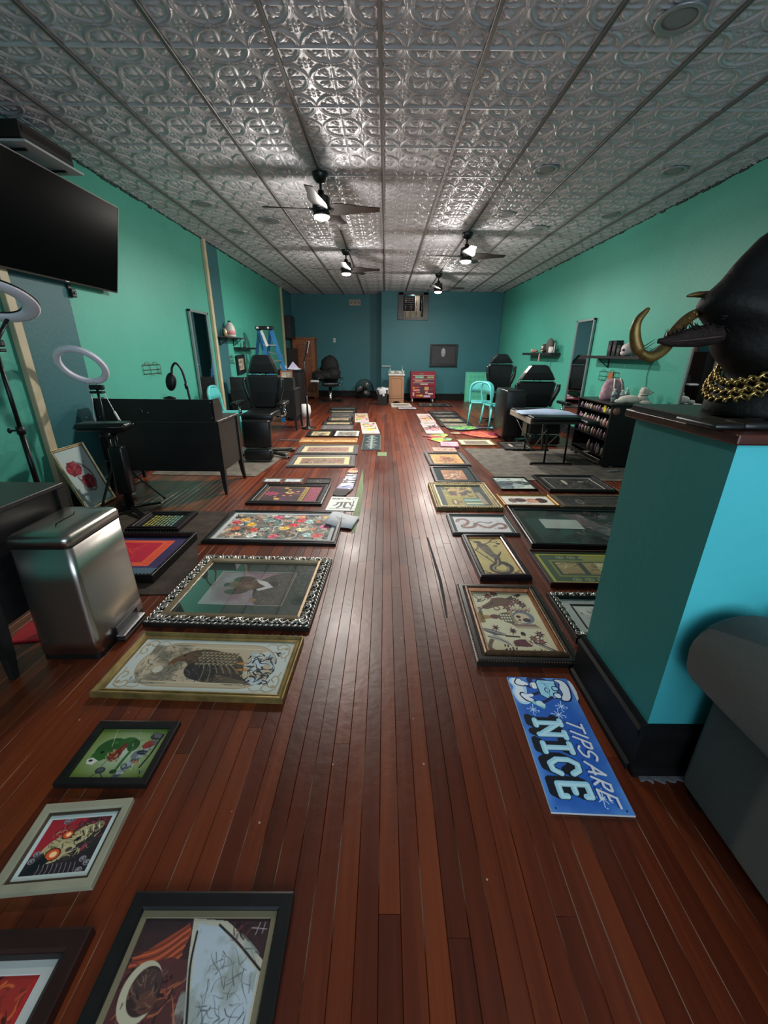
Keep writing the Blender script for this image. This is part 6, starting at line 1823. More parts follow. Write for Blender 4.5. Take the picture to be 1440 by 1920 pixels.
# ------------------------------------------------------------------ tattoo chairs
def tattoo_chair(label, loc, rz, hw=.24, seat=.55, head=(1.06, 1.32), headw=(.20, .125), legrest=True, side_box=None, arms=True, facing_back=False):
    t = empty('tattoo_chair', loc, R(rz), label, 'tattoo chair', 'black tattoo chairs')
    # local -y is the front
    def trap(z0, z1, w0, w1, y0, y1, r_=.02):
        b = MB(); zs = 5; rings = []
        prof = [(0, -.4), (.08, 0), (.5, .0), (.92, 0), (1, -.35)]
        for q, ins in ((0, .03), (.06, .006), (.5, 0), (.94, .006), (1, .03)):
            z = z0 + (z1 - z0) * q; w = w0 + (w1 - w0) * q - ins
            yy0, yy1 = y0 + ins * .8, y1 - ins * .8; c = .03
            rings.append([(-w + c, yy0, z), (w - c, yy0, z), (w, yy0 + c, z), (w, yy1 - c, z), (w - c, yy1, z), (-w + c, yy1, z), (-w, yy1 - c, z), (-w, yy0 + c, z)])
        return b.loft(rings, smooth=False)
    b = trap(seat + .04, head[0] - .02, hw * .80, hw * 1.02, .20, .31); b.build('backrest', M_VINYL, t)
    for s_ in (-1, 1):
        p = MB(); p.tube(crom([(s_ * hw * .78, .20, seat + .06), (s_ * hw * .84, .17, seat + .18), (s_ * hw * 1.02, .16, seat + .33), (s_ * hw * 1.05, .17, head[0] - .06)], 6), [.03] * 6 + [.038] * 8 + [.034] * 5, 10)
        p.build('bolster', M_VINYL, t)
    trap(head[0], head[1], headw[0], headw[1], .19, .30).build('headrest', M_VINYL, t)
    b = MB()
    for s_ in (-.05, .05): b.cyl((s_, .25, head[0] - .08), (s_, .25, head[0] + .04), .009, n=8)
    b.build('headrest_bar', M_CHROME, t)
    MB().pad(-hw * .85, hw * .85, -.32, .22, seat - .06, seat + .04, .03).build('seat', M_VINYL, t)
    if legrest:
        MB().pad(-hw * .76, hw * .76, -.42, -.33, .18, seat - .03, .03).build('leg_rest', M_VINYL, t)
        MB().pad(-hw * .74, hw * .76, -.46, -.32, .02, .17, .035).build('foot_rest', M_VINYL, t)
    MB().lathe([(0, .05), (.06, .05), (.055, .12), (.045, .14), (.045, seat - .08), (0, seat - .08)], 16, c=(0, -.02, 0)).build('column', M_CHROME, t)
    for a in (35, 145, 215, 325):
        o = MB().bar((0, 0, .055), (math.cos(R(a)) * .40, math.sin(R(a)) * .36, .03), .055, .03, bev=.006).build('base_foot', M_BLKMET, t)
        MB().box(-.05, .05, -.028, .028, .0, .032, bev=.005).build('foot_cap', M_CHROME, o, loc=(math.cos(R(a)) * .38, math.sin(R(a)) * .34, .0), rot=(0, 0, R(a)))
    MB().box(-.14, .14, -.16, .16, seat - .10, seat - .06, bev=.005).build('seat_plate', M_BLKMET, t)
    if arms:
        for s_ in (-1, 1):
            if side_box and s_ == side_box[0]:
                continue
            a_ = MB().pad(s_ * (hw + .06) - .05, s_ * (hw + .06) + .05, -.24, .16, seat + .12, seat + .165, .018).build('arm_pad', M_VINYL, t)
            b = MB(); b.cyl((s_ * hw * .8, 0, seat - .05), (s_ * (hw + .06), 0, seat - .02), .014, n=8); b.cyl((s_ * (hw + .06), 0, seat - .03), (s_ * (hw + .06), 0, seat + .12), .014, n=8); b.ell((s_ * (hw + .06), 0, seat + .02), .025, .03, .045, 10)
            b.build('arm_bracket', M_CHROME, t)
    if side_box:
        s_, x0, x1, y0, y1, z0, z1 = side_box
        MB().pad(x0, x1, y0, y1, z0, z1, .03).build('arm_box', M_VINYL, t)
    return t
tattoo_chair('black tattoo chair facing the camera behind the big desk at left', (-1.665, 5.68, .0065), 2, hw=.24, seat=.57, head=(1.075, 1.315), headw=(.215, .125))
tattoo_chair('nearer right black tattoo chair with large side box behind massage table', (2.52, 6.90, 0), 0, hw=.33, seat=.48, head=(.955, 1.195), headw=(.315, .15), side_box=(-1, -.59, -.26, -.15, .50, .06, .82))
tattoo_chair('further right black tattoo chair beside the right wall', (2.46, 9.02, 0), 0, hw=.27, seat=.60, head=(1.17, 1.355), headw=(.265, .12), arms=False)
tattoo_chair('distant black chair piled with dark jackets in the back left', (-1.60, 12.45, 0), 10, hw=.27, seat=.52, head=(.98, 1.14), headw=(.24, .14), legrest=False)
# jackets on the distant chair
t = empty('jacket', (-1.66, 12.40, .60), 0, 'heap of black jackets thrown over the distant chair', 'jacket')
b = MB()
rr = random.Random(5)
for (x, y, z, a, b_, c_) in ((.06, .15, .38, .27, .17, .30), (-.05, .0, .14, .36, .22, .14), (-.22, -.05, .10, .22, .18, .12), (.16, -.02, .18, .22, .18, .18), (-.30, -.02, .18, .14, .12, .08)):
    b.ell((x, y, z), a, b_, c_, 14)
for v in b.bm.verts:
    v.co += Vector((rr.uniform(-.012, .012), rr.uniform(-.012, .012), rr.uniform(-.012, .012)))
b.build('cloth', mat('jacket_black', (20, 20, 22), .8, noise=.3, bump=.5, bscale=40), t)
t = empty('paper_sheet', (-1.98, 12.05, .575), R(10), 'folded white sheet on the seat of the distant jacket chair', 'paper')
MB().pad(-.12, .12, -.10, .10, 0, .05, .02).build('sheet', mat('paper_white', (196, 202, 208), .8), t)

# ------------------------------------------------------------------ aqua plastic chairs
def aqua_chair(label, loc, rz):
    t = empty('plastic_chair', loc, R(rz), label, 'chair', 'aqua plastic chairs')
    # local: front is -y
    MB().pad(-.21, .21, -.21, .20, .435, .465, .013).build('seat', M_TEALP, t)
    b = MB()
    # back loop with an opening under the top band
    outer = crom([(-.205, .20, .45), (-.215, .225, .62), (-.205, .245, .76), (-.13, .255, .835), (0, .262, .85), (.13, .255, .835), (.205, .245, .76), (.215, .225, .62), (.205, .20, .45)], 5)
    b.tube(outer, .021, 8)
    b.build('back_frame', M_TEALP, t)
    n = 10; b = MB(); rows = []
    for z, y in ((.655, .236), (.74, .245), (.80, .250), (.845, .256)):
        hw = .20 if z < .78 else (.17 if z < .82 else .12)
        rows.append([(-hw + 2 * hw * i / n, y + .02 * (1 - (2 * i / n - 1) ** 2), z) for i in range(n + 1)])
    b.loft(rows, close=False, cap=False)
    o = b.build('back_band', M_TEALP, t); sm = o.modifiers.new('thick', 'SOLIDIFY'); sm.thickness = .016
    for sx in (-1, 1):
        for sy, yy in ((-1, -.18), (1, .18)):
            MB().tube([(sx * .185, yy, .445), (sx * .205, yy + sy * .02, .22), (sx * .222, yy + sy * .045, .0)], [.020, .017, .013], 8).build('leg', M_TEALP, t)
    return t
aqua_chair('aqua plastic chair in front of the leaning green panel', (1.93, 8.52, 0), 168)
aqua_chair('aqua plastic chair half hidden by the black side box', (2.13, 8.02, 0), 100)
aqua_chair('aqua plastic chair between the big desk and left tattoo chair', (-2.43, 6.62, 0), 90)

# leaning pale green panel
t = empty('leaning_panel', (2.72, 12.70, 0), 0, 'pale green patterned panel leaning on the back wall', 'panel', rot=(R(-8), 0, 0))
MB().box(-.34, .34, 0, .02, 0, .86, bev=.003).build('panel', mat('panel_green', (84, 178, 150), .5, noise=.1), t)
def A_scroll(a, r_):
    c = Cv(a, r_, (84, 178, 150))
    for i in range(4):
        for j in range(5):
            x, y = a * (.2 + i * .2), .14 + j * .18
            c.line([(x - .05, y), (x, y - .05), (x + .05, y), (x, y + .04), (x - .02, y)], .012, (56, 136, 116))
    return c
art_obj('print', A_scroll(.60 / .78, 60), .60, .78, t, (0, -.002, .43), (R(90), 0, 0))

# ------------------------------------------------------------------ massage table
t = empty('massage_table', (2.17, 5.62, .0065), 0, 'black folding massage table on the grey rug', 'massage table', 'treatment furniture')
b = MB(); b.pad(-.33, .28, -.45, .52, .565, .625, .022); b.build('pad', M_VINYL, t)
b = MB(); b.pad(.29, .46, -.58, .10, .535, .595, .022); b.build('pad', M_VINYL, t)
MB().box(-.32, .27, -.44, .51, .535, .565, bev=.003).build('deck', mat('table_deck', (54, 50, 46), .5), t)
MB().box(-.345, -.33, -.42, .48, .53, .60, bev=.003).build('edge_rail', mat('rail_pale', (140, 132, 122), .5), t)
for y in (-.375, .44):
    b = MB(); b.bar((-.26, y, .018), (.28, y, .018), .026, .022, bev=.004); b.build('foot_bar', M_BLKMET, t)
    for x in (-.25, .27): MB().cyl((x, y, -.0), (x, y, .012), .018, n=10).build('foot', M_BLKPL, t)
    for x in (-.08, .18): MB().cyl((x, y, .02), (x, y + (.02 if y < 0 else -.02), .54), .013, n=8).build('leg', M_BLKMET, t)
b = MB(); b.cyl((-.30, .36, .53), (-.02, .30, .05), .008, n=8); b.cyl((-.02, .30, .05), (.10, .10, .40), .008, n=8); b.cyl((-.10, -.20, .53), (.08, .20, .05), .008, n=8); b.cyl((.08, .20, .05), (.30, -.1, .50), .008, n=8)
b.build('brace', M_STEEL, t)
t = empty('pillow', (2.13, 5.55, .633), R(-4), 'pale blue cloth pillow lying on the massage table', 'pillow')
b = MB(); n = 14; rows = []
for j in range(n + 1):
    for_ = []
    v = j / n
    for i in range(n + 1):
        u = i / n
        h = (math.sin(PI * u) ** .45) * (math.sin(PI * v) ** .45) * (.042 + .010 * math.sin(u * 9 + v * 4))
        for_.append(((u - .5) * .72, (v - .5) * .36, .002 + h))
    rows.append(for_)
b.loft(rows, close=False, cap=False)
rows2 = [[(x, y, .001 + (z - .002) * -.02) for x, y, z in r_] for r_ in rows]
b.loft(rows2, close=False, cap=False)
b.build('cushion', mat('pillow_blue', (156, 178, 206), .85, noise=.12, nscale=5, bump=.4, bscale=18), t)

# ------------------------------------------------------------------ black supply cabinet on the right
t = empty('supply_cabinet', (3.03, 5.58, .0065), 0, 'black supply cabinet with open shelves of ink bottles, right wall', 'cabinet')
MB().box(-.26, .26, -.46, -.44, .02, .78).build('side_panel', mat('cabinet_black', (13, 14, 15), .5), t)
MB().box(-.26, .26, .44, .46, .02, .78).build('side_panel', M_BLK, t)
MB().box(-.28, .27, -.48, .48, .7735, .7935, bev=.003).build('top', M_BLK, t)
MB().box(.24, .26, -.44, .44, .02, .78).build('back_panel', M_BLK, t)
for z in (.13, .34, .50, .66): MB().box(-.26, .24, -.44, .44, z, z + .014).build('shelf', M_BLK, t)
for y in (-.40, .40):
    for x in (-.20, .20): MB().cyl((x - .01, y, .03), (x + .01, y, .03), .03, n=12).build('caster', M_BLKPL, t)
MB().box(-.28, -.262, -.44, .44, .05, .10, bev=.004).build('drawer_front', mat('drawer_dark', (44, 42, 40), .4), t)
for (y, z, col, nm) in ((-.30, .71, (150, 110, 92), 'sticker'), (.06, .71, (150, 168, 170), 'sticker')):
    MB().cyl((-.2 + (y + .30) * .72, -.4605, z), (-.2 + (y + .30) * .72, -.4625, z), .045 if y < 0 else .036, n=20).build(nm, mat('sticker_%d' % col[0], col, .6), t)
rr = random.Random(11)
pal = [(186, 172, 150), (156, 136, 116), (176, 126, 136), (130, 120, 110), (160, 104, 116), (120, 100, 130), (190, 180, 164)]
for row, (z, n_, h_, lab) in enumerate(((.674, 12, .075, 'ink bottles on the top cabinet shelf'), (.514, 14, .095, 'ink bottles on the second cabinet shelf'), (.354, 9, .11, 'bottles on the third cabinet shelf'), (.144, 5, .13, 'bottles on the bottom cabinet shelf'))):
    proto = None
    for i in range(n_):
        y = 5.58 - .41 + (.82 if row < 3 else .5) * (i + .5) / n_
        if row == 0 and i in (2,):
            b = empty('label_card', (2.80, y, z), 0, 'yellow card standing among ink bottles on the top cabinet shelf', 'card'); MB().box(-.004, .004, -.03, .03, 0, .085).build('card', mat('card_yellow', (206, 196, 40), .6), b); continue
        col = pal[(i * 3 + row) % len(pal)]
        bt = empty('ink_bottle', (2.80 + rr.uniform(-.01, .02), y, z), 0, 'small %s bottle, %s from the near end of the %s cabinet shelf' % (('cream', 'tan', 'pink', 'grey', 'rose', 'violet', 'white')[(i * 3 + row) % 7], ('first', 'second', 'third', 'fourth', 'fifth', 'sixth', 'seventh', 'eighth', 'ninth', 'tenth', 'eleventh', 'twelfth', 'thirteenth', 'fourteenth')[i], ('top', 'second', 'third', 'bottom')[row]), 'bottle', lab)
        MB().lathe([(0, 0), (.020, 0), (.021, h_ * .6), (.012, h_ * .75), (.009, h_ * .78)], 10).build('body', mat('bottle_%d_%d' % (col[0], col[2]), col, .4), bt)
        MB().lathe([(.010, h_ * .78), (.008, h_ * .9), (.003, h_), (0, h_)], 8).build('cap', M_WHITE if i % 3 else M_BLKPL, bt)
# things on top of the cabinet
t = empty('toiletry_bag', (3.02, 5.66, .8005), R(8), 'pink patterned soft bag standing on the black supply cabinet', 'bag')
b = MB(); rings = []
for z, w, d in ((0, .16, .075), (.04, .17, .085), (.16, .15, .075), (.24, .12, .05), (.265, .10, .02)):
    rings.append([(w * math.cos(a * PI / 8) * (1 if abs(math.cos(a * PI / 8)) < .8 else 1), d * math.sin(a * PI / 8) * 1.1, z) for a in range(16)])
b.loft(rings); b.build('bag_body', mat('bag_pink', (206, 168, 176), .8, noise=.35, nscale=22, col2=(150, 110, 130)), t)
for s_ in (-1, 1):
    b = MB(); b.tube(crom([(s_ * .05, -.09, .04), (s_ * .055, -.085, .18), (s_ * .04, -.05, .27)], 6), .014, 8, flat=.4); b.build('strap', mat('bag_strap', (206, 196, 186), .8), t)
M_CLEAR = mat('clear_plastic', (150, 178, 172), .15, spec=.6)
for i, (x, y, h_) in enumerate(((2.90, 5.38, .16), (2.98, 5.34, .15), (3.06, 5.38, .17))):
    t = empty('spray_bottle', (x, y, .80), 0, ('leftmost clear bottle beside the pink bag', 'middle clear bottle beside the pink bag', 'clear bottle nearest the plush dog')[i], 'bottle', 'clear bottles by the pink bag')
    MB().lathe([(0, 0), (.028, 0), (.030, h_ * .7), (.012, h_ * .82), (.012, h_ * .9)], 12).build('body', M_CLEAR, t); MB().lathe([(.013, h_ * .88), (.014, h_), (0, h_)], 10).build('cap', M_WHITE, t); MB().lathe([(.0305, h_ * .35), (.0305, h_ * .6)], 12).build('label', mat('label_grey', (90, 100, 110), .6), t)
# white plush dog lying on the cabinet
t = empty('plush_dog', (3.05, 5.19, .80), R(-20), 'white plush dog with collar lying on the black cabinet', 'plush toy')
M_PL = mat('plush_white', (205, 202, 190), .95, noise=.1, nscale=30, bump=.6, bscale=90)
b = MB(); b.ell((-.04, 0, .05), .13, .06, .05, 16); b.ell((.09, 0, .09), .055, .055, .055, 14, M=Matrix.Rotation(R(-20), 4, 'Y')); b.ell((.10, 0, .145), .058, .052, .052, 16); b.ell((.15, -.01, .135), .034, .03, .026, 12)
b.build('body', M_PL, t)
for (x, y) in ((-.15, -.05), (-.13, .05), (.12, -.055), (.12, .055)): MB().ell((x, y, .025), .065, .025, .025, 12).build('paw', M_PL, t)
for s_ in (-1, 1): MB().ell((.08, s_ * .055, .165), .016, .012, .032, 10).build('ear', M_PL, t)
MB().tube([(.09 + .045 * math.cos(k * PI / 6), .052 * math.sin(k * PI / 6), .105) for k in range(12)], .006, 6, closed=True).build('collar', mat('collar_red', (110, 70, 60), .6), t)
MB().ell((.184, -.01, .140), .008, .009, .007, 8).build('nose', M_BLKPL, t)
t = empty('box', (2.78, 5.00, .0065), R(12), 'flat white carton edge on the floor before the black cabinet', 'carton'); MB().box(-.03, .12, -.10, -.04, .001, .012).build('sheet', mat('carton_grey', (120, 122, 124), .7), t)

# ------------------------------------------------------------------ wall shelves and their things
def shelf(label, side, y0, y1, z, d=.16, th=.03, brackets=(), mm=M_BLKWOOD):
    t = empty('wall_shelf', (XL if side < 0 else XR, (y0 + y1) / 2, z), 0, label, 'shelf')
    s_ = 1 if side < 0 else -1
    W = (y1 - y0) / 2
    MB().box(min(0, s_ * d), max(0, s_ * d), -W, W, -th, 0, bev=.002).build('board', mm, t)
    for y in brackets:
        b = MB(); b.bar((s_ * .006, y, -th), (s_ * .006, y, -th - .13), .018, .010); b.bar((0, y, -th - .005), (s_ * d * .85, y, -th - .005), .018, .010); b.tube(crom([(s_ * .01, y, -th - .12), (s_ * d * .35, y, -th - .08), (s_ * d * .8, y, -th - .01)], 5), .006, 6)
        b.build('bracket', M_BLKMET, t)
    return t
shelf('black floating shelf with small figures on the right wall', 1, 8.42, 10.15, 1.385, .20, .05)
shelf('black shelf with black boxes and bracket on the right wall', 1, 5.46, 6.95, 1.345, .20, .04, brackets=(.35,))
shelf('dark bracketed shelf with white jug on the left wall', -1, 7.55, 8.62, 1.60, .19, .018, brackets=(-.40, .28), mm=mat('shelf_grey_wood', (62, 56, 56), .5, noise=.2))
shelf('small black floating shelf with a dark figurine on the left wall', -1, 8.36, 9.36, 1.435, .15, .035)

def bottle(name, label, loc, prof, m, cap=None, capm=None, n=14, cat='bottle', group=None, lab=None, labm=None):
    t = empty(name, loc, 0, label, cat, group)
    MB().lathe(prof, n).build('body', m, t)
    if cap: MB().lathe(cap, n).build('cap', capm or M_WHITE, t)
    if lab: MB().lathe(lab, n).build('label', labm or M_WHITE, t)
    return t
bottle('plastic_jug', 'large white round shouldered jug with red label on the bracketed shelf', (-2.775, 7.98, 1.60), [(0, 0), (.085, 0), (.09, .02), (.09, .12), (.07, .19), (.03, .235), (.022, .245)], mat('jug_white', (186, 186, 182), .5), [(.024, .24), (.024, .265), (0, .265)], M_BLKPL, lab=[(.0908, .04), (.0908, .10)], labm=mat('label_red', (200, 130, 136), .6))
bottle('metal_bottle', 'small gold cream bottle beside the white jug', (-2.775, 7.73, 1.60), [(0, 0), (.030, 0), (.031, .08), (.014, .11), (.012, .125)], mat('bottle_cream_gold', (190, 176, 130), .3, metal=.4), [(.014, .12), (.014, .14), (0, .14)], M_GOLD)
bottle('spray_bottle', 'dark green bottle behind the small gold bottle', (-2.83, 7.80, 1.60), [(0, 0), (.028, 0), (.028, .10), (.010, .13), (.008, .16), (0, .16)], mat('bottle_green', (30, 74, 66), .3))
t = empty('figurine', (-2.80, 8.76, 1.435), 0, 'small dark figurine on the lower left wall shelf', 'figurine')
MB().lathe([(0, 0), (.028, 0), (.028, .012), (.012, .016), (.020, .05), (.014, .08), (0, .085)], 12).build('body', M_BLKPL, t); MB().ell((0, 0, .095), .014, .014, .018, 10).build('head', M_BLKPL, t); MB().bar((0, .01, .06), (-.02, .05, .11), .010, .006).build('wing', M_BLKPL, t)
# black framed picture hanging tilted under the shelf
t = empty('framed_picture', (XL + .02, 8.60, 1.125), 0, 'small black framed pale print hanging crooked under the left shelf', 'picture', rot=(0, 0, 0))
Mv = Matrix.Rotation(R(3), 4, 'X') @ Matrix(((0, 0, 1, 0), (1, 0, 0, 0), (0, 1, 0, 0), (0, 0, 0, 1)))
pr, mi = P_flat(.07, .025); o = moulding(.46, .35, pr, mi).build('frame', M_FB, t); o.matrix_local = Mv
o = art_obj('print', A_flashrow(.33 / .22, 40, (150, 142, 122), 5), .33, .22, t); o.matrix_local = Mv @ Matrix.Translation((0, 0, .012))
wire_rack('tiny wire hooks on the left wall beside the crooked picture', (XL, 8.15, 1.16), R(90), .16, .10, M_WIRE)
# things on the right shelves
t = empty('figurine', (3.26, 9.05, 1.385), 0, 'grey round eyed figure head on the right shelf', 'figurine')
MB().ell((0, 0, .085), .075, .10, .085, 14).build('head', mat('fig_grey', (70, 66, 62), .7, noise=.3), t)
for y in (-.02, -.07):
    e = MB().ell((-.066, y, .10), .014, .030, .030, 12).build('eye', M_WHITE, t); MB().ell((-.080, y, .10), .004, .012, .014, 8).build('pupil', M_BLKPL, e)
MB().ell((-.06, -.04, .035), .02, .06, .018, 10).build('snout', mat('fig_tan', (176, 160, 134), .7), t)
t = empty('round_speaker', (3.27, 8.80, 1.385), 0, 'round dark mesh ball standing on the right shelf', 'ball'); MB().ell((0, 0, .13), .06, .14, .14, 18).build('ball', mat('mesh_ball', (84, 82, 78), .8, noise=.3, nscale=90), t); MB().lathe([(0, 0), (.05, 0), (.04, .02), (0, .02)], 14).build('stand', M_BLKPL, t)
t = empty('mug', (3.23, 8.60, 1.385), 0, 'white printed mug on the right shelf', 'mug'); MB().lathe([(0, 0), (.045, 0), (.048, .005), (.048, .11), (.044, .11), (.042, .01), (0, .01)], 18).build('cup', M_WHITE, t); MB().tube(crom([(0, -.045, .09), (0, -.08, .08), (0, -.08, .04), (0, -.045, .025)], 5), .007, 6).build('handle', M_WHITE, t)
t = empty('photo_frame', (3.25, 8.50, 1.385), R(-20), 'small white open frame leaning on the right shelf', 'frame')
b = MB()
for (a, c, z0, z1) in ((-.07, -.055, 0, .18), (.055, .07, 0, .18), (-.07, .07, 0, .015), (-.07, .07, .165, .18)): b.box(-.006, .006, a, c, z0, z1)
b.build('rim', M_WHITE, t); MB().box(.007, .012, -.06, .06, .01, .17).build('backing', M_BLKPL, t)
t = empty('figurine', (3.24, 9.60, 1.385), 0, 'low pink and brown figures at the far end of the right shelf', 'figurine'); b = MB(); b.ell((0, .0, .035), .03, .11, .035, 12); b.ell((0, -.14, .04), .03, .07, .03, 12); b.build('body', mat('fig_pink', (156, 110, 104), .7, noise=.4, nscale=30), t); MB().ell((0, .12, .045), .03, .05, .04, 10).build('head', mat('fig_tan', (176, 160, 134), .7), t)
t = empty('hanging_tag', (3.15, 9.0, 1.325), 0, 'small pale tag hanging from the front of the right shelf', 'tag'); MB().box(0, .006, -.03, .03, -.10, .02).build('card', mat('tag_pink', (170, 140, 140), .7), t); MB().box(.001, .008, -.01, .01, .02, .05).build('loop', M_WHITE, t)
for i, (y, h_, lab) in enumerate(((6.30, .20, 'tallest black box on the right bracket shelf'), (6.17, .20, 'second black box on the right bracket shelf'), (6.05, .14, 'shortest black box on the right bracket shelf'))):
    t = empty('black_box', (3.24, y, 1.345), 0, lab, 'box', 'black boxes on the bracket shelf'); MB().box(-.05, .05, -.045, .045, 0, h_, bev=.003).build('carton', M_BLK, t); MB().box(-.052, -.0495, -.03, .03, h_ * .3, h_ * .7).build('label', mat('label_grey2', (56, 60, 64), .5), t)
t = empty('skull_ornament', (3.22, 5.86, 1.345), 0, 'white round skull ornament beside black boxes, near the horn tip', 'ornament')
b = MB(); b.ell((0, 0, .085), .085, .075, .08, 16); b.ell((-.045, 0, .035), .045, .045, .035, 12); b.build('skull', mat('bone_white', (196, 188, 186), .6), t)
for s_ in (-1, 1): MB().ell((-.072, s_ * .03, .075), .018, .018, .018, 8).build('eye_socket', mat('bone_shadow', (70, 60, 60), .8), t)
t = empty('cable', (XR - .01, 5.50, 1.30), 0, 'thin cable running down the right wall from the shelf', 'cable'); MB().tube(crom([(0, 0, 0), (0, .03, -.2), (0, -.02, -.4), (0, .02, -.5)], 6), .004, 6).build('cord', mat('cord_green', (40, 110, 92), .6), t)
t = empty('shelf_lamp', (3.25, 5.62, 1.345), 0, 'small dark angled frame on the right bracket shelf behind the horn', 'frame'); MB().box(-.03, -.02, -.06, .06, 0, .14, bev=.003).build('frame', M_BLKPL, t); MB().box(-.034, -.030, -.045, .045, .02, .12).build('picture', mat('pic_mint', (120, 150, 140), .5), t)
# ------------------------------------------------------------------ blue step ladder at the left wall
M_BLUE = mat('ladder_blue', (40, 108, 160), .4, noise=.15)
t = empty('step_ladder', (-2.42, 8.95, 0), R(4), 'blue fibreglass step ladder with black cap behind the tattoo chair', 'ladder')
HL = 1.78
for s_ in (-1, 1):
    MB().bar((s_ * .12, 0, HL), (s_ * .12 + .44 + s_ * .02, -.10 + s_ * .26, 0), .085, .028, up=(0, 1, 0)).build('front_rail', M_BLUE, t)
    MB().bar((s_ * .11, .03, HL), (-.36 + s_ * .08, .10 + s_ * .24, 0), .060, .022, up=(0, 1, 0)).build('rear_rail', M_BLUE, t)
for i in range(5):
    q = (i + 1) / 6.0
    z = HL * (1 - q)
    a = Vector((-.12 + (.44) * q, (-.36) * q, z)); c = Vector((.12 + .46 * q, (.16) * q, z))
    MB().bar(a, c, .07, .022).build('step', M_STEEL, t)
MB().box(-.17, .17, -.07, .09, HL - .01, HL + .055, bev=.008).build('top_cap', M_BLKPL, t)
MB().box(-.15, -.10, -.074, -.069, HL + .005, HL + .04).build('label', M_WHITE, t)
MB().cyl((.08, -.068, HL + .022), (.08, -.074, HL + .022), .022, n=14).build('badge', M_WHITE, t)
MB().bar((-.055, -.07, HL - .03), (.055, -.15, HL - .32), .05, .004, up=(0, 1, 0)).build('warning_label', M_WHITE, t)
MB().bar((.05, -.12, HL - .42), (.30, .12, HL - .50), .012, .02).build('spreader', M_STEEL, t)

# ------------------------------------------------------------------ back left corner
t = empty('floor_lamp', (-1.46, 7.885, 0), 0, 'black standing lamp with tilted light bar head, left of aisle', 'lamp')
MB().lathe([(0, 0), (.14, 0), (.14, .012), (.05, .02), (.032, .06), (.020, .30), (.014, .60), (0, .60)], 20).build('base', M_BLKMET, t)
MB().tube([(0, 0, .5), (-.005, 0, 1.0), (-.01, 0, 1.22)], .011, 8).build('pole', M_BLKMET, t)
b = MB(); b.tube(crom([(-.01, 0, 1.20), (0, 0, 1.26), (.02, 0, 1.30), (.035, 0, 1.34)], 5), .013, 8); b.build('neck', M_BLKMET, t)
MB().bar((.03, 0, 1.32), (.085, 0, 1.545), .05, .035, bev=.012).build('light_bar', M_BLKPL, t)
MB().bar((.055, -.018, 1.34), (.105, -.018, 1.535), .018, .004, bev=.001).build('diffuser', mat('bar_white', (190, 190, 190), .3), t)

t = empty('wall_cabinet', (-2.80, 12.95, 1.72), 0, 'upper black cabinet hanging on the far left wall', 'cabinet')
MB().box(-.08, .12, -.32, .32, 0, .60, bev=.006).build('body', M_BLK, t); MB().box(-.05, .10, -.335, -.32, .03, .53, bev=.003).build('door', M_BLK, t); MB().ell((.07, -.345, .28), .010, .010, .010, 8).build('knob', M_STEEL, t)
t = empty('tall_speaker', (-2.70, 12.95, 0), 0, 'tall black cabinet standing below the hanging cabinet', 'cabinet')
MB().box(-.16, .06, -.30, .30, .02, 1.46, bev=.006).build('body', M_BLK, t); MB().box(-.13, .04, -.312, -.30, .10, 1.40, bev=.003).build('door', M_BLKWOOD, t); MB().ell((.01, -.32, .80), .010, .010, .010, 8).build('knob', M_STEEL, t)
# armoire
M_OAK = mat('oak_brown', (146, 88, 54), .5, noise=.3, nscale=5, stretch=(6, 6, 1))
t = empty('armoire', (-2.50, 13.64, 0), R(0), 'tall brown wooden cupboard with panelled door in back left corner', 'cupboard')
MB().box(-.34, .34, -.22, .22, .04, 1.72, bev=.006).build('carcass', M_OAK, t); MB().box(-.37, .37, -.25, .24, 1.72, 1.775, bev=.008).build('cornice', M_OAK, t)
b = MB(); b.box(-.30, -.23, -.245, -.22, .10, 1.66, bev=.003); b.box(.23, .30, -.245, -.22, .10, 1.66, bev=.003); b.box(-.23, .23, -.245, -.22, 1.57, 1.66, bev=.003); b.box(-.23, .23, -.245, -.22, .10, .20, bev=.003); b.box(-.23, .23, -.245, -.22, 1.14, 1.20, bev=.003)
o = b.build('door', M_OAK, t); MB().ell((.26, -.255, .95), .012, .012, .012, 8).build('knob', M_BLKMET, o)
for z0, z1 in ((.20, 1.14), (1.20, 1.57)): MB().box(-.23, .23, -.232, -.222, z0, z1).build('door_panel', mat('oak_panel', (126, 72, 44), .5, noise=.3, stretch=(6, 6, 1)), o)
for x in (-.30, .30):
    for y in (-.18, .18): MB().box(x - .03, x + .03, y - .03, y + .03, 0, .05).build('foot', M_OAK, t)
# dark drawer desk with papers
t = empty('drawer_cabinet', (-2.13, 9.75, 0), 0, 'dark tall drawer cabinet carrying papers and bottles, back left', 'cabinet')
MB().box(-.24, .24, -.28, .28, .06, .97, bev=.004).build('carcass', mat('cab_dark', (24, 22, 23), .45), t); MB().box(-.27, .27, -.31, .30, .97, .995, bev=.004).build('top', M_BLKWOOD, t)
for i in range(4):
    o = MB().box(-.21, .21, -.292, -.28, .10 + i * .215, .295 + i * .215, bev=.003).build('drawer', M_BLKWOOD, t); MB().ell((0, -.30, .20 + i * .215), .012, .010, .012, 8).build('knob', M_STEEL, o)
for x in (-.2, .2):
    for y in (-.24, .24): MB().cyl((x, y, 0), (x, y, .07), .02, n=8).build('foot', M_BLKPL, t)
t = empty('papers', (-2.05, 9.66, .995), R(15), 'pile of white papers and folded card on the dark drawer cabinet', 'papers')
for i, (a, x, y) in enumerate(((5, 0, 0), (-12, .03, .02), (20, -.02, .0))): o = MB().box(-.14, .14, -.10, .10, .001 + i * .006, .006 + i * .006).build('sheet', mat('paper_white', (196, 202, 208), .8), t, loc=(x, y, 0), rot=(0, 0, R(a)))
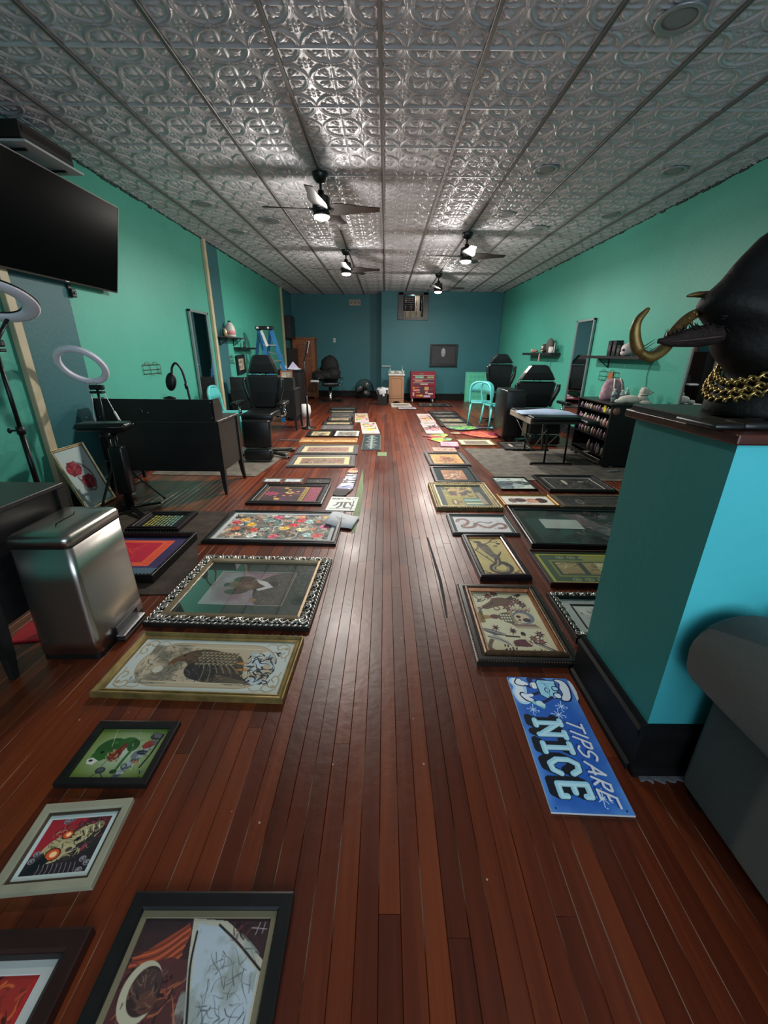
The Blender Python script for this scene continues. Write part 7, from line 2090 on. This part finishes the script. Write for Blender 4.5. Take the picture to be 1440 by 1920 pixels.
MB().prism([(-.12, .02), (.13, .02), (.0, .17)], -.05, -.045, axis='y').build('folded_card', mat('card_lilac', (170, 166, 190), .7), t)
for i, (x, y, h_) in enumerate(((-2.30, 9.62, .17), (-2.26, 9.72, .13), (-2.22, 9.60, .10))):
    bottle('squeeze_bottle', ('tallest white squeeze bottle on the drawer cabinet', 'middle white squeeze bottle on the drawer cabinet', 'shortest white squeeze bottle on the drawer cabinet')[i], (x, y, .995), [(0, 0), (.03, 0), (.031, h_ * .6), (.012, h_ * .75)], M_WHITE, [(.010, h_ * .74), (.004, h_), (0, h_)], M_WHITE, group='white squeeze bottles')
t = empty('framed_picture', (-1.93, 8.30, .735), 0, 'small wooden framed picture standing on the desk by the ladder', 'picture', rot=(R(-10), 0, 0))
Mv = Matrix(((1, 0, 0, 0), (0, 0, -1, 0), (0, 1, 0, .15), (0, 0, 0, 1)))
t.location = (-1.86, 8.08, .735)
pr, mi = P_flat(.025, .02); o = moulding(.22, .30, pr, mi).build('frame', mat('frame_orange_wood', (150, 92, 58), .5), t); o.matrix_local = Mv
o = art_obj('print', A_generic(.17 / .25, 30, (176, 170, 156), [(130, 120, 110)], 2, 10), .17, .25, t); o.matrix_local = Mv @ Matrix.Translation((0, 0, .008))
t = empty('globe_bin', (-1.78, 9.35, 0), 0, 'white round bin on the floor behind the ladder desk', 'bin'); MB().lathe([(0, 0), (.10, 0), (.13, .12), (.12, .24), (.08, .28), (0, .28)], 16).build('body', M_WHITE, t)
t = empty('blue_tub', (-1.95, 8.9, 0), 0, 'blue plastic tub on the floor under the ladder desk', 'tub'); MB().lathe([(0, 0), (.12, 0), (.15, .26), (.16, .27), (.145, .27), (.11, .02), (0, .02)], 16).build('body', mat('tub_blue', (50, 76, 96), .5), t)
# metal bars on floor by the chair base
t = empty('floor_bar', (-1.43, 6.70, 0), R(-3), 'grey flat steel bar lying on the floor beyond the left tattoo chair', 'bar'); MB().box(-.30, .22, -.025, .025, .001, .012, bev=.003).build('bar', mat('bar_grey', (120, 122, 126), .4, metal=.6), t)
t = empty('wall_outlet', (-1.60, YB, 1.71), 0, 'small white wall outlet on the back wall above jacket chair', 'outlet'); MB().box(-.035, .035, -.012, 0, -.06, .06, bev=.003).build('plate', M_WHITE, t); MB().box(-.012, .012, -.016, -.010, -.02, .02).build('switch', M_BLKPL, t)
MB().tube(crom([(0, -.010, -.06), (.02, -.012, -.3), (.03, -.012, -.8), (.12, -.014, -1.3), (.35, -.03, -1.50), (.62, -.05, -1.48), (.66, -.06, -1.46)], 6), .004, 6).build('cord', mat('cord_grey', (110, 130, 130), .6), t)
t = empty('wall_vent', (-.94, YB, 2.775), 0, 'three pale square vents high on the back wall', 'vent')
for i in (-1, 0, 1): MB().box(i * .118 - .052, i * .118 + .052, -.02, 0, -.08, .08, bev=.004).build('vent_block', mat('vent_cream', (176, 160, 146), .5, noise=.2), t); MB().box(i * .118 - .03, i * .118 + .03, -.024, -.018, -.05, .05).build('grille', mat('vent_shadow', (130, 112, 100), .6), t)

# floor fan
t = empty('floor_fan', (-.66, 13.55, 0), R(12), 'round black floor fan with grey blades by the back wall', 'fan')
b = MB(); cz = .29
for rr_ in (.27, .24, .20, .16, .12, .08): b.tube([(rr_ * math.cos(k * PI / 18), -.03 - .05 * (1 - (rr_ / .27) ** 2), cz + rr_ * math.sin(k * PI / 18)) for k in range(36)], .0035, 5, closed=True)
for k in range(20): a = k * PI / 10; b.tube([(.03 * math.cos(a), -.085, cz + .03 * math.sin(a)), (.16 * math.cos(a), -.065, cz + .16 * math.sin(a)), (.27 * math.cos(a), -.03, cz + .27 * math.sin(a))], .0025, 5)
b.build('front_grille', M_BLKMET, t)
MB().tube([(.275 * math.cos(k * PI / 18), 0, cz + .275 * math.sin(k * PI / 18)) for k in range(36)], .016, 8, closed=True).build('rim', M_BLKPL, t)
b = MB(); b.tube([(.20 * math.cos(k * PI / 18), .07, cz + .20 * math.sin(k * PI / 18)) for k in range(36)], .004, 5, closed=True)
for k in range(16): a = k * PI / 8; b.tube([(.02 * math.cos(a), .10, cz + .02 * math.sin(a)), (.275 * math.cos(a), .02, cz + .275 * math.sin(a))], .003, 5)
b.build('rear_grille', M_BLKMET, t)
for k in range(3):
    a = k * 2 * PI / 3 + .9; b = MB(); pts = []
    rings = []
    for q in range(7):
        r_ = .04 + q * .032; w = .04 + .06 * math.sin(PI * q / 6.5)
        c = Vector((math.cos(a + q * .05) * r_, 0, cz + math.sin(a + q * .05) * r_)); tv = Vector((-math.sin(a), .45, math.cos(a))).normalized()
        rings.append([c + tv * w, c - tv * w, c - tv * w + Vector((0, .004, 0)), c + tv * w + Vector((0, .004, 0))])
    b.loft(rings).build('blade', mat('fan_blade_grey', (150, 152, 150), .3, metal=.5), t)
MB().cyl((0, -.05, cz), (0, .09, cz), .05, n=16).build('motor', M_BLKPL, t)
b = MB()
for s_ in (-1, 1): b.tube([(s_ * .29, 0, cz), (s_ * .30, 0, .12), (s_ * .24, -.10, .012), (s_ * .24, .12, .012)], .011, 8)
b.cyl((-.24, .12, .012), (.24, .12, .012), .010, n=8); b.build('stand', M_BLKMET, t)
# small waste bin with white bag
t = empty('waste_bin', (-.07, 11.75, 0), 0, 'small black waste bin with white bag beside the sink cabinet', 'bin')
b = MB(); rings = [[(sx * w, sy * w * .8, z) for sx, sy in ((-1, -1), (1, -1), (1, 1), (-1, 1))] for z, w in ((0, .115), (.40, .145), (.41, .145))]; b.loft(rings, smooth=False); b.build('body', M_BLKPL, t)
b = MB(); rr = random.Random(2); rings = []
for z, w in ((.30, .150), (.36, .162), (.43, .160), (.46, .148), (.45, .12)):
    rings.append([(w * math.cos(k * PI / 8) * (1.05 + rr.uniform(-.06, .06)), w * .85 * math.sin(k * PI / 8) * (1.05 + rr.uniform(-.06, .06)), z + rr.uniform(-.02, .02)) for k in range(16)])
b.loft(rings, cap=False); b.ell((.03, -.13, .27), .035, .02, .035, 8); b.build('bag', mat('bag_white', (196, 198, 200), .5, bump=.5, bscale=30), t)
# sink cabinet
t = empty('sink_cabinet', (.325, 12.40, 0), 0, 'narrow brown sink cabinet with white basin top against the back wall', 'cabinet')
M_TANW = mat('tan_cabinet_wood', (160, 116, 84), .5, noise=.15, nscale=6, stretch=(6, 6, 1))
MB().box(-.215, .215, -.20, .30, .08, .76, bev=.003).build('carcass', M_TANW, t)
b = MB()
pl = [(-.215, 0), (-.215, .12), (.215, .12), (.215, 0), (.15, 0)] + [(.11 * math.cos(k * PI / 8), .06 * math.sin(k * PI / 8)) for k in range(9)] + [(-.15, 0)]
b.prism(pl, -.205, -.19, axis='y'); b.build('toe_board', M_TANW, t)
for s_ in (-1, 1): MB().box(s_ * .207 - .008, s_ * .207 + .008, -.20, .30, 0, .09).build('side_foot', M_TANW, t)
o = MB().box(-.185, .185, -.218, -.20, .14, .73, bev=.004).build('door', M_TANW, t)
b = MB()
for (a, c, z0, z1) in ((-.145, -.135, .20, .69), (.135, .145, .20, .69), (-.145, .145, .20, .21), (-.145, .145, .68, .69)): b.box(a, c, -.221, -.2185, z0, z1)
b.build('door_moulding', mat('tan_dark', (120, 82, 58), .5), o); MB().ell((.165, -.228, .69), .010, .010, .010, 8).build('knob', M_WHITE, o)
b = MB(); b.box(-.235, .235, -.235, .31, .76, .80, bev=.006); b.box(-.235, .235, .27, .31, .80, .87, bev=.004); b.build('basin_top', mat('basin_white', (206, 206, 204), .25), t)
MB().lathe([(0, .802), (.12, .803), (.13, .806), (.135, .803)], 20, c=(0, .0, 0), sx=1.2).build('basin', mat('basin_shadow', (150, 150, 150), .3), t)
b = MB(); b.tube(crom([(0, .22, .80), (0, .22, .88), (0, .18, .91), (0, .10, .89)], 5), .011, 8); b.box(-.07, .07, .20, .24, .80, .82, bev=.004)
for s_ in (-1, 1): b.cyl((s_ * .055, .22, .81), (s_ * .055, .22, .85), .014, n=10)
b.build('faucet', M_CHROME, t)
for i, (x, y, lab) in enumerate(((-.185, .24, 'clear pump bottle at the left of the white basin'), (.17, .24, 'clear pump bottle at the right of the white basin'))):
    bottle('soap_bottle', lab, (.325 + x, 12.40 + y - .06, .80), [(0, 0), (.025, 0), (.026, .10), (.010, .12), (.008, .15)], M_CLEAR, [(.006, .15), (.006, .19), (.02, .192), (.02, .20), (0, .20)], M_WHITE, group='pump bottles on the basin')
for i, (x, y, lab) in enumerate(((-.11, -.10, 'cream sponge pad at the left of the faucet'), (.10, -.10, 'cream sponge pad at the right of the faucet'))):
    t = empty('sponge', (.325 + x, 12.40 + y + .02, .807), 0, lab, 'sponge', 'cream pads on the basin'); MB().pad(-.05, .05, -.03, .03, 0, .045, .012).build('pad', mat('pad_cream', (196, 184, 160), .8), t)
t = empty('wall_towel_bar', (-.01, YBR, .985), 0, 'small white towel bar on the back wall left of the sink', 'rail')
MB().bar((-.09, -.03, 0), (.16, -.03, 0), .016, .022).build('bar', M_WHITE, t)
for x in (-.07, .14): MB().cyl((x, 0, 0), (x, -.03, 0), .010, n=8).build('bracket', M_WHITE, t)

# red tool chest with stickers
t = empty('tool_chest', (1.10, 12.62, 0), R(2), 'red wheeled tool chest covered with stickers by the back wall', 'tool chest')
M_RED = mat('chest_red', (138, 34, 50), .35, noise=.15)
MB().box(-.36, .36, -.20, .20, .12, .84, bev=.006).build('body', M_RED, t)
MB().box(-.36, .36, -.20, .20, .84, .87, bev=.006).build('lid', mat('lid_red_grey', (120, 60, 70), .4), t)
for i, z in enumerate((.76, .66, .56)):
    o = MB().box(-.32, .32, -.212, -.198, z - .085, z, bev=.002).build('drawer', M_RED, t)
    MB().box(-.31, .31, -.228, -.210, z - .012, z + .008, bev=.002).build('handle', mat('handle_alu', (186, 180, 176), .3, metal=.5), o)
door = MB().box(-.32, .32, -.210, -.198, .15, .46, bev=.002).build('door', mat('chest_dark_red', (112, 26, 44), .35), t)
for x in (-.30, .30):
    for y in (-.15, .15): MB().cyl((x - .015, y, .045), (x + .015, y, .045), .045, n=14).build('caster', mat('caster_pale', (176, 172, 166), .5), t); MB().box(x - .02, x + .02, y - .02, y + .02, .07, .12).build('fork', M_STEEL, t)
rr = random.Random(8)
stk = [(-.28, .42, .06, .05, (206, 140, 60)), (-.17, .43, .13, .03, (150, 96, 60)), (-.20, .35, .20, .05, (206, 130, 120)), (-.28, .24, .05, .10, (206, 160, 150)), (-.15, .29, .13, .025, (176, 120, 70)), (-.16, .20, .09, .05, (196, 120, 60)), (-.06, .20, .10, .05, (206, 170, 60)),
       (.12, .18, .20, .055, (190, 170, 190)), (.22, .25, .14, .04, (206, 196, 190)), (.10, .40, .12, .10, (200, 150, 100)), (.24, .38, .12, .09, (84, 60, 70)), (.10, .28, .08, .07, (170, 160, 150)), (-.03, .36, .10, .18, (56, 56, 62)), (-.20, .51, .20, .035, (70, 56, 60)), (.02, .52, .22, .03, (190, 176, 170)),
       (-.12, .71, .24, .055, (120, 170, 140)), (.20, .71, .20, .05, (140, 150, 110)), (.06, .705, .08, .03, (60, 56, 54)), (-.14, .61, .24, .04, (200, 130, 120)), (.20, .61, .20, .045, (70, 50, 80)), (-.06, .80, .12, .03, (110, 110, 100))]
for x, z, w, h_, col in stk: MB().box(x - w / 2, x + w / 2, -.2155, -.2125, z - h_ / 2, z + h_ / 2).build('sticker', mat('stk_%d_%d_%d' % col, col, .5, noise=.35, nscale=18), t)
# framed dark face picture
t = empty('wall_picture', (1.735, YBR, 1.31), 0, 'black framed dark picture of a pale face on the back wall', 'picture', rot=(0, R(0), 0))
Mv = Matrix(((1, 0, 0, 0), (0, 0, -1, 0), (0, 1, 0, 0), (0, 0, 0, 1)))
pr, mi = P_flat(.055, .045); o = moulding(.82, .60, pr, mi).build('frame', M_FB, t); o.matrix_local = Mv
o = art_obj('print', A_face(.71 / .49, 70), .71, .49, t); o.matrix_local = Mv @ Matrix.Translation((0, 0, .02))
MB().box(-.42, .42, -.07, 0, -.325, -.295, bev=.004).build('ledge', M_FB, t)
t = empty('wall_post', (3.05, 12.95, 0), 0, 'short dark upright board end at back baseboard by the leaning green panel', 'post')
MB().box(-.72, -.69, .09, .14, 0, .24).build('board', M_BLKWOOD, t)

# ------------------------------------------------------------------ stainless pedal bin
t = empty('pedal_bin', (-1.468, 1.742, 0), R(1.5), 'tall dented stainless steel pedal bin in the left foreground', 'bin')
M_SS = mat('brushed_stainless', (196, 192, 186), .30, metal=1, noise=.10, nscale=2.2, bump=.22, bscale=7, stretch=(1, 1, .6))
def rrect(hx, hy, r_, z, n=6, bow=0.0):
    out = []
    for cx, cy, a0 in ((hx - r_, hy - r_, 0), (-hx + r_, hy - r_, 90), (-hx + r_, -hy + r_, 180), (hx - r_, -hy + r_, 270)):
        for k in range(n):
            a = R(a0 + 90 * k / (n - 1)); out.append((cx + r_ * math.cos(a), cy + r_ * math.sin(a), z))
    return out
HX, HY = .132, .192
b = MB()
b.loft([rrect(HX * q, HY * q, .026, z) for z, q in ((.03, 1.04), (.10, 1.03), (.25, 1.015), (.40, 1.0), (.574, .985))], cap=True)
b.build('body', M_SS, t)
MB().loft([rrect(HX * 1.03, HY * 1.03, .028, z) for z in (0, .032)], smooth=False).build('base_ring', M_BLKPL, t)
MB().loft([rrect(HX * .99, HY * .99, .026, z) for z in (.572, .582)], smooth=False).build('seam', M_BLKPL, t)
b = MB()
b.loft([rrect(HX * q, HY * q2, .030, z) for z, q, q2 in ((.580, 1.01, 1.01), (.612, 1.01, 1.01), (.620, .985, .99), (.628, .90, .93), (.634, .5, .6), (.635, .2, .3))])
b.build('lid', M_SS, t)
b = MB(); b.box(HX * 1.0, HX + .018, -.075, .115, .035, .085, bev=.004); b.build('pedal_recess', M_BLKPL, t)
MB().box(HX + .012, HX + .055, -.085, .115, .022, .046, bev=.004).build('pedal', M_STEEL, t)
MB().box(HX + .012, HX + .054, -.083, .113, .006, .021, bev=.003).build('pedal_base', M_BLKPL, t)
MB().box(-HX - .012, -HX * 1.0, -HY * .8, HY * .8, .02, .57, bev=.004).build('rear_hinge_strip', M_BLKPL, t)
# red folder under the table
t = empty('red_folder', (-1.80, 1.72, 0), R(10), 'red folder on the floor behind the steel bin', 'folder'); MB().box(-.07, .10, -.06, .10, .001, .012, bev=.002).build('cover', mat('folder_red', (176, 28, 44), .5), t); MB().box(-.068, .098, -.056, .101, .0035, .0095).build('pages', M_WHITE, t)

# ------------------------------------------------------------------ black animal mount with gold horns on the partition cap
t = empty('animal_mount', (1.12, 1.25, PZ + .028), 0, 'black taxidermy animal bust with gold horns and gold chain on the partition cap', 'animal mount')
z0 = PZ + .028
M_FUR = mat('black_hide', (11, 10, 10), .6, noise=.3, nscale=14, bump=.6, bscale=60, spec=.22)
prof = [(0.000, 0.0850, 0.2600, 0.170), (0.030, 0.0875, 0.2625, 0.178), (0.070, 0.0840, 0.2460, 0.168), (0.100, 0.0700, 0.2050, 0.150), (0.125, 0.0550, 0.1900, 0.136), (0.150, 0.0375, 0.1875, 0.130), (0.180, 0.0125, 0.1975, 0.128), (0.215, -0.0060, 0.2060, 0.128), (0.250, -0.0210, 0.2110, 0.126), (0.280, -0.0415, 0.2165, 0.122), (0.310, -0.0535, 0.2185, 0.117), (0.335, -0.0505, 0.2155, 0.112), (0.365, -0.0280, 0.1980, 0.106), (0.400, -0.0160, 0.1880, 0.098), (0.435, -0.0080, 0.1780, 0.090), (0.465, 0.0000, 0.1600, 0.080), (0.487, 0.0100, 0.1250, 0.066), (0.498, 0.0300, 0.0700, 0.040)]
b = MB()
rings = []
for z, cx, rx, ry in prof:
    ring = []
    for k in range(28):
        a = 2 * PI * k / 28
        x, y = cx + rx * math.cos(a), ry * math.sin(a)
        # brow ridge, throat dewlap and muscle folds
        x += .010 * math.sin(z * 60) * (math.cos(a) < -.3); y += .007 * math.sin(z * 38 + k * .7)
        ring.append((x, y - .02, z))
    rings.append(ring)
b.loft(rings)
o = b.build('body', M_FUR, t); o.modifiers.new('sub', 'SUBSURF').levels = 1; o.modifiers['sub'].render_levels = 1
# nostril, eye
MB().ell((-.03, -.098, .43), .014, .010, .034, 10, M=Matrix.Rotation(R(20), 4, 'Y')).build('nostril', mat('nostril_black', (4, 4, 4), .3), t)
e = MB().ell((-.236, -.072, .318), .008, .007, .007, 12).build('eye', mat('eye_glass', (10, 9, 9), .06), t)
MB().tube(crom([(-.10, -.105, .455), (-.06, -.112, .40), (.0, -.118, .37), (.08, -.112, .36)], 6), .006, 6).build('mouth_line', mat('nostril_black', (4, 4, 4), .3), t)
# ear: dark leaf with ragged fur, pointing left
b = MB(); pts = crom([(-.20, -.04, .232), (-.25, -.045, .228), (-.30, -.05, .222), (-.35, -.05, .214), (-.385, -.05, .212)], 5)
m_ = len(pts); b.tube(pts, [(.016 + .016 * math.sin(PI * (i / (m_ - 1)) ** .8)) * max(.08, 1 - i / (m_ - 1)) ** .38 for i in range(m_)], 12, flat=.6, up=(0, 1, 0))
ear = b.build('ear', mat('ear_fur', (30, 20, 18), .7, noise=.5, nscale=50, bump=.8, bscale=120, spec=.2), t)
MB().tube(crom([(-.22, -.062, .226), (-.27, -.066, .220), (-.32, -.064, .214), (-.36, -.058, .211)], 5), [.004, .009, .010, .010, .009, .008, .008, .008, .008, .008, .007, .006, .006, .005, .004, .003], 8, flat=.4).build('ear_inner', mat('ear_brown', (52, 32, 28), .6, noise=.4, nscale=40), ear)
b = MB(); rr = random.Random(3)
for i in range(46):
    q = rr.random(); x = -.20 - .16 * q; z = .234 - .012 * q + .016 * math.sin(PI * q)
    L = rr.uniform(.010, .026)
    b.tube([(x, -.05 + rr.uniform(-.015, .02), z), (x - L * .7, -.05, z + L * .7)], [.0018, .0004], 4)
for i in range(20):
    z = rr.uniform(.24, .28); b.tube([(-.235, rr.uniform(-.08, .02), z), (-.235 - rr.uniform(.008, .02), -.03, z + rr.uniform(-.01, .012))], [.0028, .0005], 4)
b.build('ear_tufts', M_FUR, ear)
# horns
M_HORN = mat('gold_horn', (112, 88, 46), .42, metal=.6, noise=.45, nscale=26, bump=.35, bscale=40)
hp = crom([(-.22, .02, .300), (-.275, .01, .276), (-.318, -.01, .238), (-.350, -.03, .195), (-.392, -.045, .172), (-.432, -.05, .190), (-.450, -.05, .228), (-.450, -.05, .262), (-.428, -.05, .292)], 6)
m_ = len(hp); hr = []
for i in range(m_):
    q = i / (m_ - 1); hr.append(.0105 + .0055 * math.sin(PI * min(1, q * 1.6)) if q < .62 else .0125 * (1 - (q - .62) / .38) ** .55 + .0035)
MB().tube(hp, hr, 14).build('horn', M_HORN, t)
b = MB()
for i in range(10): p = hp[i]; b.ell(p + Vector((rr.uniform(-.01, .01), -.012, rr.uniform(-.01, .01))), .005, .004, .005, 6)
b.build('horn_knobs', M_HORN, t)
hp2 = crom([(-.22, .03, .335), (-.26, .03, .334), (-.285, .03, .330)], 4); MB().tube(hp2, [.010, .009, .008, .008, .007, .006, .005, .004, .002], 8).build('horn', M_HORN, t)
b = MB()
for i in range(26):
    q = rr.random(); p = hp[int(m_ * .50 + q * 8)]; sg = rr.choice((-1, 1)); L = rr.uniform(.010, .020)
    b.tube([p, p + Vector((sg * L * 1.2 + (-.010 if sg < 0 else .012), -.012, L + .010))], [.0016, .0004], 4)
b.build('horn_bristles', mat('bristle_green', (40, 52, 36), .7), t)
# plaited gold chain, two strands
for st, (dz, dr) in enumerate(((0, 0), (-.019, .010), (-.034, .018))):
    b = MB(); N = 92
    for k in range(N):
        a = 2 * PI * k / N
        def cp(a):
            x, y = .070 + (.212 + dr) * math.cos(a), -.02 + (.166 + dr) * math.sin(a)
            xx = min(x, .0)
            return Vector((x, y, .108 + dz + .75 * (xx + .14)))
        c = cp(a); d = (cp(a + .05) - cp(a - .05)).normalized(); up = Vector((0, 0, 1)); s_ = d.cross(up).normalized()
        A = (d * .8 + up * (.6 if k % 2 else -.6)).normalized()
        u_ = s_ if k % 2 else (s_ * .5 + up * .8)
        u_ = (u_ - A * u_.dot(A)).normalized()
        b.tube([c + A * math.cos(j * PI / 4) * .0120 + u_ * math.sin(j * PI / 4) * .0075 for j in range(8)], .0036, 5, closed=True)
    b.build('chain_strand', M_GOLD, t)
# dark scalloped base plate under the bust
b = MB(); rr = random.Random(6)
for i in range(9):
    x = -.285 + i * .075
    b.merge(MB().pad(x, x + .078, -.205, -.05, .0, .016 + .004 * (i % 2), .008).bm)
b.box(-.27, .42, -.13, .20, 0, .020, bev=.004)
b.build('base_plate', mat('scaled_leather', (26, 24, 24), .35, noise=.3, bump=.4, bscale=30), t)

# ------------------------------------------------------------------ grey sofa in front of the partition
M_SOFA = mat('sofa_grey', (84, 82, 78), .95, noise=.14, nscale=240, bump=.55, bscale=420, spec=.15, sheen=.15)
t = empty('sofa', (1.0, .40, 0), 0, 'dark grey rolled arm sofa at the bottom right corner', 'sofa')
b = MB(); rings = []
ys_ = [-.55, -.545, -.52, -.3, 0, .3, .55, .575, .58]
for i, y in enumerate(ys_):
    q = {0: .55, 1: .85, 2: 1.0}.get(i, {8: .4, 7: .85}.get(i, 1.0))
    rings.append([(.02 + .140 * q * math.cos(a) + .004 * math.sin(y * 9), y, .560 + .135 * q * math.sin(a)) for a in [2 * PI * k / 24 for k in range(24)]])
b.loft(rings); b.build('arm_roll', M_SOFA, t)
b = MB(); b.pad(-.005, .13, -.50, .560, .03, .50, .025); b.build('arm_side', M_SOFA, t)
MB().tube([(-.118, -.545, .56)] + [(.02 + .140 * math.cos(a), -.548, .560 + .135 * math.sin(a)) for a in [PI - PI * k / 10 for k in range(11)]], .006, 6).build('piping', M_SOFA, t)
MB().pad(.12, 1.9, -.42, .40, .10, .34, .03).build('seat_base', M_SOFA, t)
for i in range(2): MB().pad(.14 + i * .86, .99 + i * .86, -.46, .30, .34, .49, .05).build('seat_cushion', M_SOFA, t)
MB().pad(.12, 1.9, .36, .58, .10, .74, .06).build('back', M_SOFA, t)
for i in range(2): MB().pad(.16 + i * .86, .98 + i * .86, .14, .40, .46, .80, .08).build('back_cushion', M_SOFA, t)
for (x, y) in ((.04, -.46), (.04, .5), (1.84, -.4), (1.84, .5)): MB().box(x - .025, x + .025, y - .025, y + .025, 0, .05).build('foot', M_BLKWOOD, t)
